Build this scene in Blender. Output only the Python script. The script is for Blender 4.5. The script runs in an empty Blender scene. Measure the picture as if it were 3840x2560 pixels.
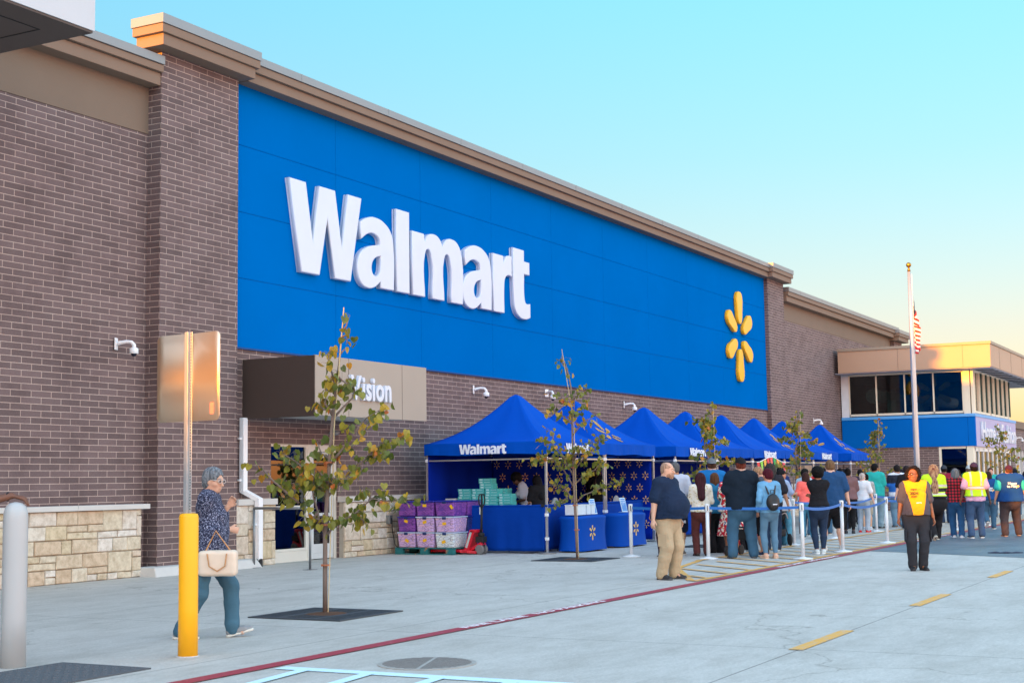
import bpy, bmesh, math, random
import numpy as np
from mathutils import Vector, Matrix
R = math.radians
PI = math.pi
SC = bpy.context.scene
COL = SC.collection

# ---------------------------------------------------------------- camera
def make_camera():
    yaw, pit, rol = R(28.215), R(5.633), R(-.8385)
    fw = Vector((math.cos(yaw)*math.cos(pit), math.sin(yaw)*math.cos(pit), math.sin(pit)))
    rt = Vector((math.sin(yaw), -math.cos(yaw), 0)); up = rt.cross(fw)
    c, s = math.cos(rol), math.sin(rol)
    rt, up = c*rt+s*up, -s*rt+c*up
    cd = bpy.data.cameras.new('camera'); cam = bpy.data.objects.new('camera', cd); COL.objects.link(cam)
    cd.lens = 50; cd.sensor_width = 36; cd.clip_end = 3000; cd.clip_start = .1
    M = Matrix((rt, up, -fw)).transposed().to_4x4(); M.translation = (0, 0, 1.45)
    cam.matrix_world = M
    cd.dof.use_dof = True; cd.dof.focus_distance = 22; cd.dof.aperture_fstop = 5.6
    SC.camera = cam
make_camera()

# ---------------------------------------------------------------- sky, sun, exposure
SUN_EL, SUN_AZ = 3.7, 5.35          # low sun, behind the camera and a little behind the shop front
def make_light():
    w = bpy.data.worlds.new('World'); SC.world = w; w.use_nodes = True
    nt = w.node_tree; nt.nodes.clear()
    out = nt.nodes.new('ShaderNodeOutputWorld'); bg = nt.nodes.new('ShaderNodeBackground')
    sky = nt.nodes.new('ShaderNodeTexSky'); sky.sky_type = 'NISHITA'; sky.sun_disc = False
    S = Vector((-math.cos(R(SUN_AZ)), math.sin(R(SUN_AZ)), math.tan(R(SUN_EL)))).normalized()
    sky.sun_elevation = R(SUN_EL); sky.sun_rotation = math.atan2(S.x, S.y)
    sky.altitude = 100; sky.air_density = 1.0; sky.dust_density = .6; sky.ozone_density = 1.6
    N, L = nt.nodes, nt.links
    def vm(op, a, b):
        n = N.new('ShaderNodeVectorMath'); n.operation = op
        for i, v in enumerate((a, b)):
            if isinstance(v, (tuple, float)): n.inputs[i].default_value = v if isinstance(v, tuple) else (v, v, v)
            else: L.new(v, n.inputs[i])
        return n.outputs[0]
    def fm(op, a, b, c=None, cl=False):
        n = N.new('ShaderNodeMath'); n.operation = op; n.use_clamp = cl
        for i, v in enumerate((a, b, c)):
            if v is None: continue
            if isinstance(v, (int, float)): n.inputs[i].default_value = v
            else: L.new(v, n.inputs[i])
        return n.outputs[0]
    # grade the low-sun sky: softer contrast, clear cyan above, cream at the horizon, gain added outside the view to brighten the scene, less low in the west
    g = N.new('ShaderNodeGamma'); g.inputs[1].default_value = .7; L.new(vm('MULTIPLY', sky.outputs[0], SKY), g.inputs[0])
    tc = N.new('ShaderNodeTexCoord'); sp = N.new('ShaderNodeSeparateXYZ'); L.new(tc.outputs['Generated'], sp.inputs[0])
    r = N.new('ShaderNodeValToRGB'); e = r.color_ramp.elements
    for i, (p, c) in enumerate(((.0, (1.9, 1.55, 1.5)), (.1, (1.82, 1.6, 1.68)), (.22, (1.40, 1.95, 2.05)), (.36, (1.18, 2.4, 2.75)), (1., (1.25, 2.0, 2.4)))):
        k = e[i] if i < 2 else e.new(p); k.position = p; k.color = tuple(v/3 for v in c)+(1,)
    L.new(sp.outputs[2], r.inputs[0])
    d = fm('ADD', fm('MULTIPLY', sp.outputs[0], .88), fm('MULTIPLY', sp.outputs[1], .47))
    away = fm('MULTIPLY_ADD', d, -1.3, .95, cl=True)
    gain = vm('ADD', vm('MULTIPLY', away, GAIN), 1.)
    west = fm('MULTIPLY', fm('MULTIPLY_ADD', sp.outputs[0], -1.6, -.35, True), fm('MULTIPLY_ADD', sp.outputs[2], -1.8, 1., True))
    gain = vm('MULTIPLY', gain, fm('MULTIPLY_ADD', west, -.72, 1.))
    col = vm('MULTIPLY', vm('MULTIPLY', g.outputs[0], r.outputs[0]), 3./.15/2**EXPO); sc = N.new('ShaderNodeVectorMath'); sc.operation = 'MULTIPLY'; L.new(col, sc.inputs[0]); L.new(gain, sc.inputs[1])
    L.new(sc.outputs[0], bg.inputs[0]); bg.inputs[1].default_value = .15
    nt.links.new(bg.outputs[0], out.inputs[0])
    l = bpy.data.lights.new('sun', 'SUN'); l.energy = SUNE; l.angle = R(.6); l.color = (1, .35, .0)
    o = bpy.data.objects.new('sun', l); COL.objects.link(o)
    o.rotation_euler = (-S).to_track_quat('-Z', 'Y').to_euler(); o.location = (-10, 0, 20)
    v = SC.view_settings; v.view_transform = 'Standard'; v.look = 'None'; v.gamma = 1; v.exposure = EXPO
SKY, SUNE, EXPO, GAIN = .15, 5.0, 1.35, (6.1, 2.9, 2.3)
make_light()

# ---------------------------------------------------------------- helpers: colour, material
def lin(c):
    if isinstance(c, str):
        c = tuple(int(c[i:i+2], 16)/255 for i in (0, 2, 4))
    return tuple(v/12.92 if v <= .04045 else ((v+.055)/1.055)**2.4 for v in c)+(1,)
MATS = {}
def mat(name, col='888888', rough=.7, var=.08, vs=3., bump=0., bs=60., metal=0., spec=.5, coat=0, vcol2=None, vmix=None):
    if name in MATS: return MATS[name]
    m = bpy.data.materials.new(name); m.use_nodes = True; nt = m.node_tree; N = nt.nodes; L = nt.links
    b = N['Principled BSDF']; c = lin(col)
    b.inputs['Roughness'].default_value = rough; b.inputs['Metallic'].default_value = metal
    b.inputs['Specular IOR Level'].default_value = spec; b.inputs['Coat Weight'].default_value = coat
    tc = N.new('ShaderNodeTexCoord')
    n = N.new('ShaderNodeTexNoise'); n.inputs['Scale'].default_value = vs; n.inputs['Detail'].default_value = 6
    L.new(tc.outputs['Object'], n.inputs['Vector'])
    mx = N.new('ShaderNodeMix'); mx.data_type = 'RGBA'
    c2 = lin(vcol2) if vcol2 else tuple(v*(1-2.2*var) for v in c[:3])+(1,)
    mx.inputs[6].default_value = c2
    mx.inputs[7].default_value = c if vcol2 else tuple(min(1, v*(1+2.2*var)) for v in c[:3])+(1,)
    L.new(n.outputs[0], mx.inputs[0]); L.new(mx.outputs[2], b.inputs['Base Color'])
    if bump:
        n2 = N.new('ShaderNodeTexNoise'); n2.inputs['Scale'].default_value = bs; n2.inputs['Detail'].default_value = 4
        L.new(tc.outputs['Object'], n2.inputs['Vector'])
        bp = N.new('ShaderNodeBump'); bp.inputs['Strength'].default_value = bump; bp.inputs['Distance'].default_value = .01
        L.new(n2.outputs[0], bp.inputs['Height']); L.new(bp.outputs[0], b.inputs['Normal'])
    MATS[name] = m; return m
def mnodes(name, rough=.8):
    m = bpy.data.materials.new(name); m.use_nodes = True
    b = m.node_tree.nodes['Principled BSDF']; b.inputs['Roughness'].default_value = rough
    MATS[name] = m; return m, m.node_tree.nodes, m.node_tree.links, b
def ramp(N, stops, interp='LINEAR'):
    r = N.new('ShaderNodeValToRGB'); r.color_ramp.interpolation = interp; e = r.color_ramp.elements
    while len(e) > 1: e.remove(e[0])
    e[0].position = stops[0][0]; e[0].color = lin(stops[0][1])
    for p, c in stops[1:]: k = e.new(p); k.color = lin(c)
    return r

# ---------------------------------------------------------------- helpers: meshes and objects
def tag(o, label=None, cat=None, group=None, kind=None):
    for k, v in (('label', label), ('category', cat), ('group', group), ('kind', kind)):
        if v: o[k] = v
    return o
def empty(name, loc, rz=0, label=None, cat=None, group=None):
    o = bpy.data.objects.new(name, None); COL.objects.link(o); o.location = loc; o.rotation_euler = (0, 0, rz)
    o.empty_display_size = .1
    return tag(o, label, cat, group)
def link(name, me, m, parent=None, smooth=False, loc=None):
    o = bpy.data.objects.new(name, me); COL.objects.link(o)
    for x in (m if isinstance(m, (list, tuple)) else [m]): me.materials.append(x)
    if parent: o.parent = parent
    if loc: o.location = loc
    if smooth: me.polygons.foreach_set('use_smooth', [True]*len(me.polygons)); me.update()
    return o
def boxuv(me):
    """metric uv by dominant normal, so brick courses line up round corners"""
    uv = me.uv_layers.new(name='UVMap'); vs = me.vertices
    for p in me.polygons:
        n = p.normal; a = max(range(3), key=lambda i: abs(n[i]))
        for li in p.loop_indices:
            v = vs[me.loops[li].vertex_index].co
            uv.data[li].uv = (v.y, v.z) if a == 0 else ((v.x, v.z) if a == 1 else (v.x, v.y))
class MB:
    def __init__(s): s.v, s.f, s.mi = [], [], []; s.cm = 0
    def add(s, vs, fs):
        n = len(s.v); s.v += [tuple(v) for v in vs]
        for f in fs: s.f.append(tuple(i+n for i in f)); s.mi.append(s.cm)
        return s
    def box(s, x0, x1, y0, y1, z0, z1):
        return s.add([(x, y, z) for x in (x0, x1) for y in (y0, y1) for z in (z0, z1)],
            [(0, 1, 3, 2), (4, 6, 7, 5), (0, 4, 5, 1), (2, 3, 7, 6), (0, 2, 6, 4), (1, 5, 7, 3)])
    def obox(s, c, ax, ay, az, M=None):
        """box from centre and three half-axis vectors"""
        c = Vector(c); ax, ay, az = Vector(ax), Vector(ay), Vector(az)
        return s.add([c+i*ax+j*ay+k*az for i in (-1, 1) for j in (-1, 1) for k in (-1, 1)],
            [(0, 1, 3, 2), (4, 6, 7, 5), (0, 4, 5, 1), (2, 3, 7, 6), (0, 2, 6, 4), (1, 5, 7, 3)])
    def tube(s, pts, rs, n=8, cap=True):
        pts = [Vector(p) for p in pts]
        if not isinstance(rs, (list, tuple)): rs = [rs]*len(pts)
        rings = []; prev = None
        for i, p in enumerate(pts):
            d = (pts[min(i+1, len(pts)-1)]-pts[max(i-1, 0)]).normalized()
            if prev is None:
                a = Vector((0, 0, 1)) if abs(d.z) < .9 else Vector((1, 0, 0)); u = d.cross(a).normalized()
            else:
                u = (prev-d*prev.dot(d)).normalized()
            prev = u; w = d.cross(u)
            rings.append([p+rs[i]*(math.cos(2*PI*k/n)*u+math.sin(2*PI*k/n)*w) for k in range(n)])
        vs = [q for r in rings for q in r]; fs = []
        for i in range(len(pts)-1):
            for k in range(n): fs.append((i*n+k, i*n+(k+1) % n, (i+1)*n+(k+1) % n, (i+1)*n+k))
        if cap: fs += [tuple(range(n))[::-1], tuple((len(pts)-1)*n+k for k in range(n))]
        return s.add(vs, fs)
    def lathe(s, prof, c=(0, 0, 0), n=20):
        """profile of (r, z) turned about the vertical through c"""
        vs = [(c[0]+r*math.cos(2*PI*k/n), c[1]+r*math.sin(2*PI*k/n), c[2]+z) for r, z in prof for k in range(n)]
        fs = [(i*n+k, i*n+(k+1) % n, (i+1)*n+(k+1) % n, (i+1)*n+k) for i in range(len(prof)-1) for k in range(n)]
        fs += [tuple(range(n))[::-1], tuple((len(prof)-1)*n+k for k in range(n))]
        return s.add(vs, fs)
    def ball(s, c, r, n=12, m=8):
        r = r if isinstance(r, (list, tuple)) else (r, r, r)
        vs = []; fs = []
        for i in range(m+1):
            a = PI*i/m-PI/2
            for k in range(n): vs.append((c[0]+r[0]*math.cos(a)*math.cos(2*PI*k/n), c[1]+r[1]*math.cos(a)*math.sin(2*PI*k/n), c[2]+r[2]*math.sin(a)))
        for i in range(m):
            for k in range(n): fs.append((i*n+k, i*n+(k+1) % n, (i+1)*n+(k+1) % n, (i+1)*n+k))
        return s.add(vs, fs)
    def grid(s, f, nu, nv):
        vs = [f(i/nu, j/nv) for i in range(nu+1) for j in range(nv+1)]
        return s.add(vs, [(i*(nv+1)+j, (i+1)*(nv+1)+j, (i+1)*(nv+1)+j+1, i*(nv+1)+j+1) for i in range(nu) for j in range(nv)])
    def mesh(s, name, uv=False):
        me = bpy.data.meshes.new(name); me.from_pydata(s.v, [], s.f); me.update()
        if any(s.mi): me.polygons.foreach_set('material_index', s.mi)
        if uv: boxuv(me)
        return me
    def build(s, name, m, parent=None, smooth=False, uv=False, loc=None, bevel=0, solid=0):
        o = link(name, s.mesh(name, uv), m, parent, smooth, loc)
        if solid: k = o.modifiers.new('solid', 'SOLIDIFY'); k.thickness = solid; k.offset = 0
        if bevel:
            k = o.modifiers.new('bevel', 'BEVEL'); k.width = bevel; k.segments = 2; k.limit_method = 'ANGLE'; k.angle_limit = R(40)
        return o
def copy_tree(o, parent=None):
    c = o.copy(); COL.objects.link(c); c.parent = parent
    for ch in list(o.children): copy_tree(ch, c)
    return c
def curve_mesh(splines, ext, bev=0., name='letter'):
    """filled flat outline; a point (x, z) is a corner, (x, z, 1) is smooth.  Result lies in XZ, facing -Y"""
    cu = bpy.data.curves.new(name, 'CURVE'); cu.dimensions = '2D'; cu.fill_mode = 'BOTH'; cu.extrude = ext; cu.bevel_depth = bev; cu.offset = -bev
    cu.bevel_resolution = 1; cu.resolution_u = 5
    for pts in splines:
        sp = cu.splines.new('BEZIER'); sp.bezier_points.add(len(pts)-1); sp.use_cyclic_u = True
        for bp, p in zip(sp.bezier_points, pts):
            bp.co = (p[0], p[1], 0); t = 'AUTO' if len(p) > 2 else 'VECTOR'; bp.handle_left_type = bp.handle_right_type = t
    o = bpy.data.objects.new(name, cu); COL.objects.link(o); bpy.context.view_layer.update()
    me = bpy.data.meshes.new_from_object(o.evaluated_get(bpy.context.evaluated_depsgraph_get()))
    bpy.data.objects.remove(o); me.transform(Matrix.Rotation(PI/2, 4, 'X')); me.name = name
    me.materials.clear()
    return me
def text_mesh(txt, size, ext=.001, off=0., name='lettering', shear=0, sx=1, space=1, align='CENTER', line=1):
    cu = bpy.data.curves.new(name, 'FONT'); cu.body = txt; cu.size = size; cu.extrude = ext; cu.offset = off; cu.shear = shear
    cu.align_x = align; cu.align_y = 'CENTER'; cu.space_character = space; cu.resolution_u = 3; cu.space_line = line
    o = bpy.data.objects.new(name, cu); COL.objects.link(o); bpy.context.view_layer.update()
    me = bpy.data.meshes.new_from_object(o.evaluated_get(bpy.context.evaluated_depsgraph_get()))
    bpy.data.objects.remove(o); me.transform(Matrix.Diagonal((sx, 1, 1, 1))); me.transform(Matrix.Rotation(PI/2, 4, 'X'))
    me.materials.clear(); me.name = name
    return me
def join_meshes(mes, mats4, name):
    v, f, mi = [], [], []
    for me, M in zip(mes, mats4):
        n = len(v); v += [tuple(M @ x.co) for x in me.vertices]
        for p in me.polygons: f.append(tuple(i+n for i in p.vertices)); mi.append(p.material_index)
    r = bpy.data.meshes.new(name); r.from_pydata(v, [], f); r.update()
    if any(mi): r.polygons.foreach_set('material_index', mi)
    return r
# ---------------------------------------------------------------- surface materials
def brick_mat():
    m, N, L, b = mnodes('brick', .85)
    uv = N.new('ShaderNodeUVMap'); br = N.new('ShaderNodeTexBrick')
    br.offset = .5; br.inputs['Scale'].default_value = 1; br.inputs['Brick Width'].default_value = .4064
    br.inputs['Row Height'].default_value = .1016; br.inputs['Mortar Size'].default_value = .0062
    br.inputs['Mortar Smooth'].default_value = .15; br.inputs['Bias'].default_value = 0
    br.inputs['Color1'].default_value = lin('806d6c'); br.inputs['Color2'].default_value = lin('6f5e5d'); br.inputs['Mortar'].default_value = lin('cdb8ac')
    L.new(uv.outputs[0], br.inputs['Vector'])
    n = N.new('ShaderNodeTexNoise'); n.inputs['Scale'].default_value = 1.3; n.inputs['Detail'].default_value = 8; n.inputs['Roughness'].default_value = .65
    L.new(uv.outputs[0], n.inputs['Vector'])
    n2 = N.new('ShaderNodeTexNoise'); n2.inputs['Scale'].default_value = 45; n2.inputs['Detail'].default_value = 3; L.new(uv.outputs[0], n2.inputs['Vector'])
    r = ramp(N, [(.3, 'd4cece'), (.5, 'f2eeee'), (.72, 'ffffff')]); L.new(n.outputs[0], r.inputs[0])
    r2 = ramp(N, [(.25, 'dcdcdc'), (.75, 'ffffff')]); L.new(n2.outputs[0], r2.inputs[0])
    m1 = N.new('ShaderNodeMix'); m1.data_type = 'RGBA'; m1.blend_type = 'MULTIPLY'; m1.inputs[0].default_value = 1
    L.new(br.outputs[0], m1.inputs[6]); L.new(r.outputs[0], m1.inputs[7])
    m2 = N.new('ShaderNodeMix'); m2.data_type = 'RGBA'; m2.blend_type = 'MULTIPLY'; m2.inputs[0].default_value = 1
    L.new(m1.outputs[2], m2.inputs[6]); L.new(r2.outputs[0], m2.inputs[7]); L.new(m2.outputs[2], b.inputs['Base Color'])
    bp = N.new('ShaderNodeBump'); bp.inputs['Strength'].default_value = .6; bp.inputs['Distance'].default_value = .008; bp.invert = True
    L.new(br.outputs['Fac'], bp.inputs['Height']); L.new(bp.outputs[0], b.inputs['Normal'])
    return m
def concrete_mat():
    m, N, L, b = mnodes('concrete', .75)
    tc = N.new('ShaderNodeTexCoord')
    ns = []
    for sc, st in ((.22, [(.3, 'c6c0b8'), (.7, 'd6d0c8')]), (1.1, [(.33, 'eeedeb'), (.56, 'ffffff')]), (5, [(.3, 'f2f2f0'), (.6, 'ffffff')]), (38, [(.25, 'e0e0e0'), (.6, 'ffffff')]), (170, [(.3, 'e0e0e0'), (.55, 'ffffff')])):
        mp = N.new('ShaderNodeMapping'); mp.inputs['Scale'].default_value = (1, 2.2, 1) if sc < 10 else (1, 1, 1)
        n = N.new('ShaderNodeTexNoise'); n.inputs['Scale'].default_value = sc; n.inputs['Detail'].default_value = 9; n.inputs['Roughness'].default_value = .62
        L.new(tc.outputs['Object'], mp.inputs[0]); L.new(mp.outputs[0], n.inputs['Vector']); r = ramp(N, st); L.new(n.outputs[0], r.inputs[0]); ns.append(r)
    cur = ns[0].outputs[0]
    for r in ns[1:]:
        mx = N.new('ShaderNodeMix'); mx.data_type = 'RGBA'; mx.blend_type = 'MULTIPLY'; mx.inputs[0].default_value = 1
        L.new(cur, mx.inputs[6]); L.new(r.outputs[0], mx.inputs[7]); cur = mx.outputs[2]
    # saw-cut joints
    br = N.new('ShaderNodeTexBrick'); br.offset = 0; br.inputs['Scale'].default_value = 1
    mp = N.new('ShaderNodeMapping'); mp.inputs['Location'].default_value = (.9, .57+.02, 0); L.new(tc.outputs['Object'], mp.inputs[0]); L.new(mp.outputs[0], br.inputs['Vector'])
    br.inputs['Brick Width'].default_value = 4.3; br.inputs['Row Height'].default_value = 4.28; br.inputs['Mortar Size'].default_value = .007
    br.inputs['Color1'].default_value = br.inputs['Color2'].default_value = (1, 1, 1, 1); br.inputs['Mortar'].default_value = (.35, .34, .33, 1)
    mx = N.new('ShaderNodeMix'); mx.data_type = 'RGBA'; mx.blend_type = 'MULTIPLY'; mx.inputs[0].default_value = 1
    L.new(cur, mx.inputs[6]); L.new(br.outputs[0], mx.inputs[7]); cur = mx.outputs[2]
    # hairline cracks
    cv = N.new('ShaderNodeTexVoronoi'); cv.feature = 'DISTANCE_TO_EDGE'; cv.inputs['Scale'].default_value = .16
    wn = N.new('ShaderNodeTexNoise'); wn.inputs['Scale'].default_value = 1.3; wn.inputs['Detail'].default_value = 8; L.new(tc.outputs['Object'], wn.inputs['Vector'])
    wm = N.new('ShaderNodeMix'); wm.data_type = 'RGBA'; wm.blend_type = 'LINEAR_LIGHT'; wm.inputs[0].default_value = .8; L.new(tc.outputs['Object'], wm.inputs[6]); L.new(wn.outputs[1], wm.inputs[7]); L.new(wm.outputs[2], cv.inputs['Vector'])
    cr = ramp(N, [(0, 'd4d2ce'), (.0018, 'ffffff')]); L.new(cv.outputs[0], cr.inputs[0])
    mx = N.new('ShaderNodeMix'); mx.data_type = 'RGBA'; mx.blend_type = 'MULTIPLY'; mx.inputs[0].default_value = 1; L.new(cur, mx.inputs[6]); L.new(cr.outputs[0], mx.inputs[7]); cur = mx.outputs[2]
    # long faint tyre streaks along the drive
    st = N.new('ShaderNodeTexNoise'); st.inputs['Scale'].default_value = 1; st.inputs['Detail'].default_value = 5; sm = N.new('ShaderNodeMapping'); sm.inputs['Scale'].default_value = (.09, 2.6, 1); L.new(tc.outputs['Object'], sm.inputs[0]); L.new(sm.outputs[0], st.inputs['Vector'])
    sr = ramp(N, [(.36, 'd9d8d6'), (.52, 'ffffff')]); L.new(st.outputs[0], sr.inputs[0])
    mx = N.new('ShaderNodeMix'); mx.data_type = 'RGBA'; mx.blend_type = 'MULTIPLY'; mx.inputs[0].default_value = .12; L.new(cur, mx.inputs[6]); L.new(sr.outputs[0], mx.inputs[7]); cur = mx.outputs[2]
    # small dark spots
    v = N.new('ShaderNodeTexVoronoi'); v.inputs['Scale'].default_value = .9; L.new(tc.outputs['Object'], v.inputs['Vector'])
    r = ramp(N, [(.012, '8f8d8a'), (.03, 'ffffff')]); L.new(v.outputs['Distance'], r.inputs[0])
    mx = N.new('ShaderNodeMix'); mx.data_type = 'RGBA'; mx.blend_type = 'MULTIPLY'; mx.inputs[0].default_value = 1
    L.new(cur, mx.inputs[6]); L.new(r.outputs[0], mx.inputs[7]); L.new(mx.outputs[2], b.inputs['Base Color'])
    n = N.new('ShaderNodeTexNoise'); n.inputs['Scale'].default_value = 60; L.new(tc.outputs['Object'], n.inputs['Vector'])
    bp = N.new('ShaderNodeBump'); bp.inputs['Strength'].default_value = .25; bp.inputs['Distance'].default_value = .01; L.new(n.outputs[0], bp.inputs['Height']); L.new(bp.outputs[0], b.inputs['Normal'])
    return m
def paver_mat():
    m, N, L, b = mnodes('pavers', .5)
    tc = N.new('ShaderNodeTexCoord'); mp = N.new('ShaderNodeMapping'); mp.inputs['Rotation'].default_value = (0, 0, R(45)); L.new(tc.outputs['Object'], mp.inputs[0])
    br = N.new('ShaderNodeTexBrick'); br.inputs['Scale'].default_value = 1; br.inputs['Brick Width'].default_value = .24; br.inputs['Row Height'].default_value = .12
    br.inputs['Mortar Size'].default_value = .004; br.inputs['Color1'].default_value = lin('7d858c'); br.inputs['Color2'].default_value = lin('6b747d'); br.inputs['Mortar'].default_value = lin('50565c')
    L.new(mp.outputs[0], br.inputs['Vector'])
    n = N.new('ShaderNodeTexNoise'); n.inputs['Scale'].default_value = .8; n.inputs['Detail'].default_value = 7; L.new(tc.outputs['Object'], n.inputs['Vector'])
    r = ramp(N, [(.3, 'c4c8cc'), (.7, 'ffffff')]); L.new(n.outputs[0], r.inputs[0])
    mx = N.new('ShaderNodeMix'); mx.data_type = 'RGBA'; mx.blend_type = 'MULTIPLY'; mx.inputs[0].default_value = 1
    L.new(br.outputs[0], mx.inputs[6]); L.new(r.outputs[0], mx.inputs[7]); L.new(mx.outputs[2], b.inputs['Base Color'])
    bp = N.new('ShaderNodeBump'); bp.inputs['Strength'].default_value = .5; bp.invert = True; bp.inputs['Distance'].default_value = .006
    L.new(br.outputs['Fac'], bp.inputs['Height']); L.new(bp.outputs[0], b.inputs['Normal'])
    return m
def paint_mat(name, col, wear=.42):
    """road paint, worn through to the concrete in patches"""
    m, N, L, b = mnodes(name, .6)
    tc = N.new('ShaderNodeTexCoord'); n = N.new('ShaderNodeTexNoise'); n.inputs['Scale'].default_value = 9; n.inputs['Detail'].default_value = 9; n.inputs['Roughness'].default_value = .75
    L.new(tc.outputs['Object'], n.inputs['Vector']); r = N.new('ShaderNodeValToRGB'); r.color_ramp.elements[0].position = wear-.06; r.color_ramp.elements[1].position = wear+.06
    L.new(n.outputs[0], r.inputs[0])
    mx = N.new('ShaderNodeMix'); mx.data_type = 'RGBA'; mx.inputs[6].default_value = lin('b3b0ab'); mx.inputs[7].default_value = lin(col)
    mth = N.new('ShaderNodeMath'); mth.operation = 'MULTIPLY_ADD'; mth.inputs[1].default_value = .55; mth.inputs[2].default_value = .45
    L.new(r.outputs[0], mth.inputs[0]); L.new(mth.outputs[0], mx.inputs[0]); L.new(mx.outputs[2], b.inputs['Base Color'])
    return m
def glass_mat(name, tint='0b1a26', rough=.03):
    m = mat(name, tint, rough, .05, spec=.9); return m
def pattern_mat(name, kind, cols, rough=.9):
    """printed cloth: floral, plaid, stripes by height"""
    m, N, L, b = mnodes(name, rough)
    tc = N.new('ShaderNodeTexCoord')
    if kind == 'stripes':
        sp = N.new('ShaderNodeSeparateXYZ'); L.new(tc.outputs['Object'], sp.inputs[0])
        d = N.new('ShaderNodeMath'); d.operation = 'DIVIDE'; d.inputs[1].default_value = 2.; L.new(sp.outputs[2], d.inputs[0])
        r = ramp(N, [(z/2., c) for z, c in cols], 'CONSTANT'); L.new(d.outputs[0], r.inputs[0]); L.new(r.outputs[0], b.inputs['Base Color'])
    elif kind == 'panel':   # dark sides, bright middle panel (by local x), yellow sleeve ends
        sp = N.new('ShaderNodeSeparateXYZ'); L.new(tc.outputs['Object'], sp.inputs[0])
        a = N.new('ShaderNodeMath'); a.operation = 'ABSOLUTE'; L.new(sp.outputs[0], a.inputs[0])
        # middle panel narrows from the shoulders to the waist
        k = N.new('ShaderNodeMath'); k.operation = 'SUBTRACT'; L.new(sp.outputs[2], k.inputs[0]); k.inputs[1].default_value = 1.0
        w = N.new('ShaderNodeMath'); w.operation = 'MULTIPLY_ADD'; L.new(k.outputs[0], w.inputs[0]); w.inputs[1].default_value = .2; w.inputs[2].default_value = .105
        g = N.new('ShaderNodeMath'); g.operation = 'GREATER_THAN'; L.new(a.outputs[0], g.inputs[0]); L.new(w.outputs[0], g.inputs[1])
        mx = N.new('ShaderNodeMix'); mx.data_type = 'RGBA'; L.new(g.outputs[0], mx.inputs[0]); mx.inputs[6].default_value = lin(cols[0]); mx.inputs[7].default_value = lin(cols[1])
        L.new(mx.outputs[2], b.inputs['Base Color'])
    elif kind == 'vest':    # lime vest: two upright bands and one level band, each edged orange
        sp = N.new('ShaderNodeSeparateXYZ'); L.new(tc.outputs['Object'], sp.inputs[0]); a = N.new('ShaderNodeMath'); a.operation = 'ABSOLUTE'; L.new(sp.outputs[0], a.inputs[0])
        r1 = ramp(N, [(0, cols[0]), (.095, 'c8c4b4'), (.14, cols[0]), (1, cols[0])], 'CONSTANT'); L.new(a.outputs[0], r1.inputs[0])
        d = N.new('ShaderNodeMath'); d.operation = 'DIVIDE'; d.inputs[1].default_value = 2.; L.new(sp.outputs[2], d.inputs[0])
        z = cols[1]; r2 = ramp(N, [(0, 'ff8a1e'), ((z-.30)/2, '000000'), ((z-.018)/2, 'ff8a1e'), (z/2, 'd2cdbd'), ((z+.05)/2, 'ff8a1e'), ((z+.068)/2, '000000')], 'CONSTANT'); L.new(d.outputs[0], r2.inputs[0])
        q = N.new('ShaderNodeMath'); q.operation = 'GREATER_THAN'; q.inputs[1].default_value = .01; L.new(r2.outputs[0], q.inputs[0])
        mx = N.new('ShaderNodeMix'); mx.data_type = 'RGBA'; L.new(q.outputs[0], mx.inputs[0]); L.new(r1.outputs[0], mx.inputs[6]); L.new(r2.outputs[0], mx.inputs[7]); L.new(mx.outputs[2], b.inputs['Base Color'])
    elif kind == 'plaid':
        sp = N.new('ShaderNodeSeparateXYZ'); L.new(tc.outputs['Object'], sp.inputs[0])
        gs = []
        for ax in (0, 2):
            s = N.new('ShaderNodeMath'); s.operation = 'PINGPONG'; s.inputs[1].default_value = .035; L.new(sp.outputs[ax], s.inputs[0])
            g = N.new('ShaderNodeMath'); g.operation = 'GREATER_THAN'; g.inputs[1].default_value = .0175; L.new(s.outputs[0], g.inputs[0]); gs.append(g)
        ad = N.new('ShaderNodeMath'); ad.operation = 'ADD'; L.new(gs[0].outputs[0], ad.inputs[0]); L.new(gs[1].outputs[0], ad.inputs[1])
        hf = N.new('ShaderNodeMath'); hf.operation = 'MULTIPLY'; hf.inputs[1].default_value = .5; L.new(ad.outputs[0], hf.inputs[0])
        r = ramp(N, [(0, cols[0]), (.3, cols[1]), (.8, cols[2])], 'CONSTANT'); L.new(hf.outputs[0], r.inputs[0]); L.new(r.outputs[0], b.inputs['Base Color'])
    else:                   # floral / speckle / camouflage
        sc, stops = cols
        n = N.new('ShaderNodeTexNoise'); n.inputs['Scale'].default_value = sc*.5; L.new(tc.outputs['Object'], n.inputs['Vector'])
        v = N.new('ShaderNodeTexVoronoi'); v.inputs['Scale'].default_value = sc; v.inputs['Randomness'].default_value = 1
        ad = N.new('ShaderNodeMix'); ad.data_type = 'RGBA'; ad.blend_type = 'ADD'; ad.inputs[0].default_value = .12
        L.new(tc.outputs['Object'], ad.inputs[6]); L.new(n.outputs[1], ad.inputs[7]); L.new(ad.outputs[2], v.inputs['Vector'])
        if kind == 'speckle':
            r = ramp(N, stops); L.new(v.outputs['Distance'], r.inputs[0])
        else:
            bw = N.new('ShaderNodeSeparateColor'); L.new(v.outputs['Color'], bw.inputs[0])
            r = ramp(N, stops, 'CONSTANT'); L.new(bw.outputs[0], r.inputs[0])
        L.new(r.outputs[0], b.inputs['Base Color'])
    return m
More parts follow.
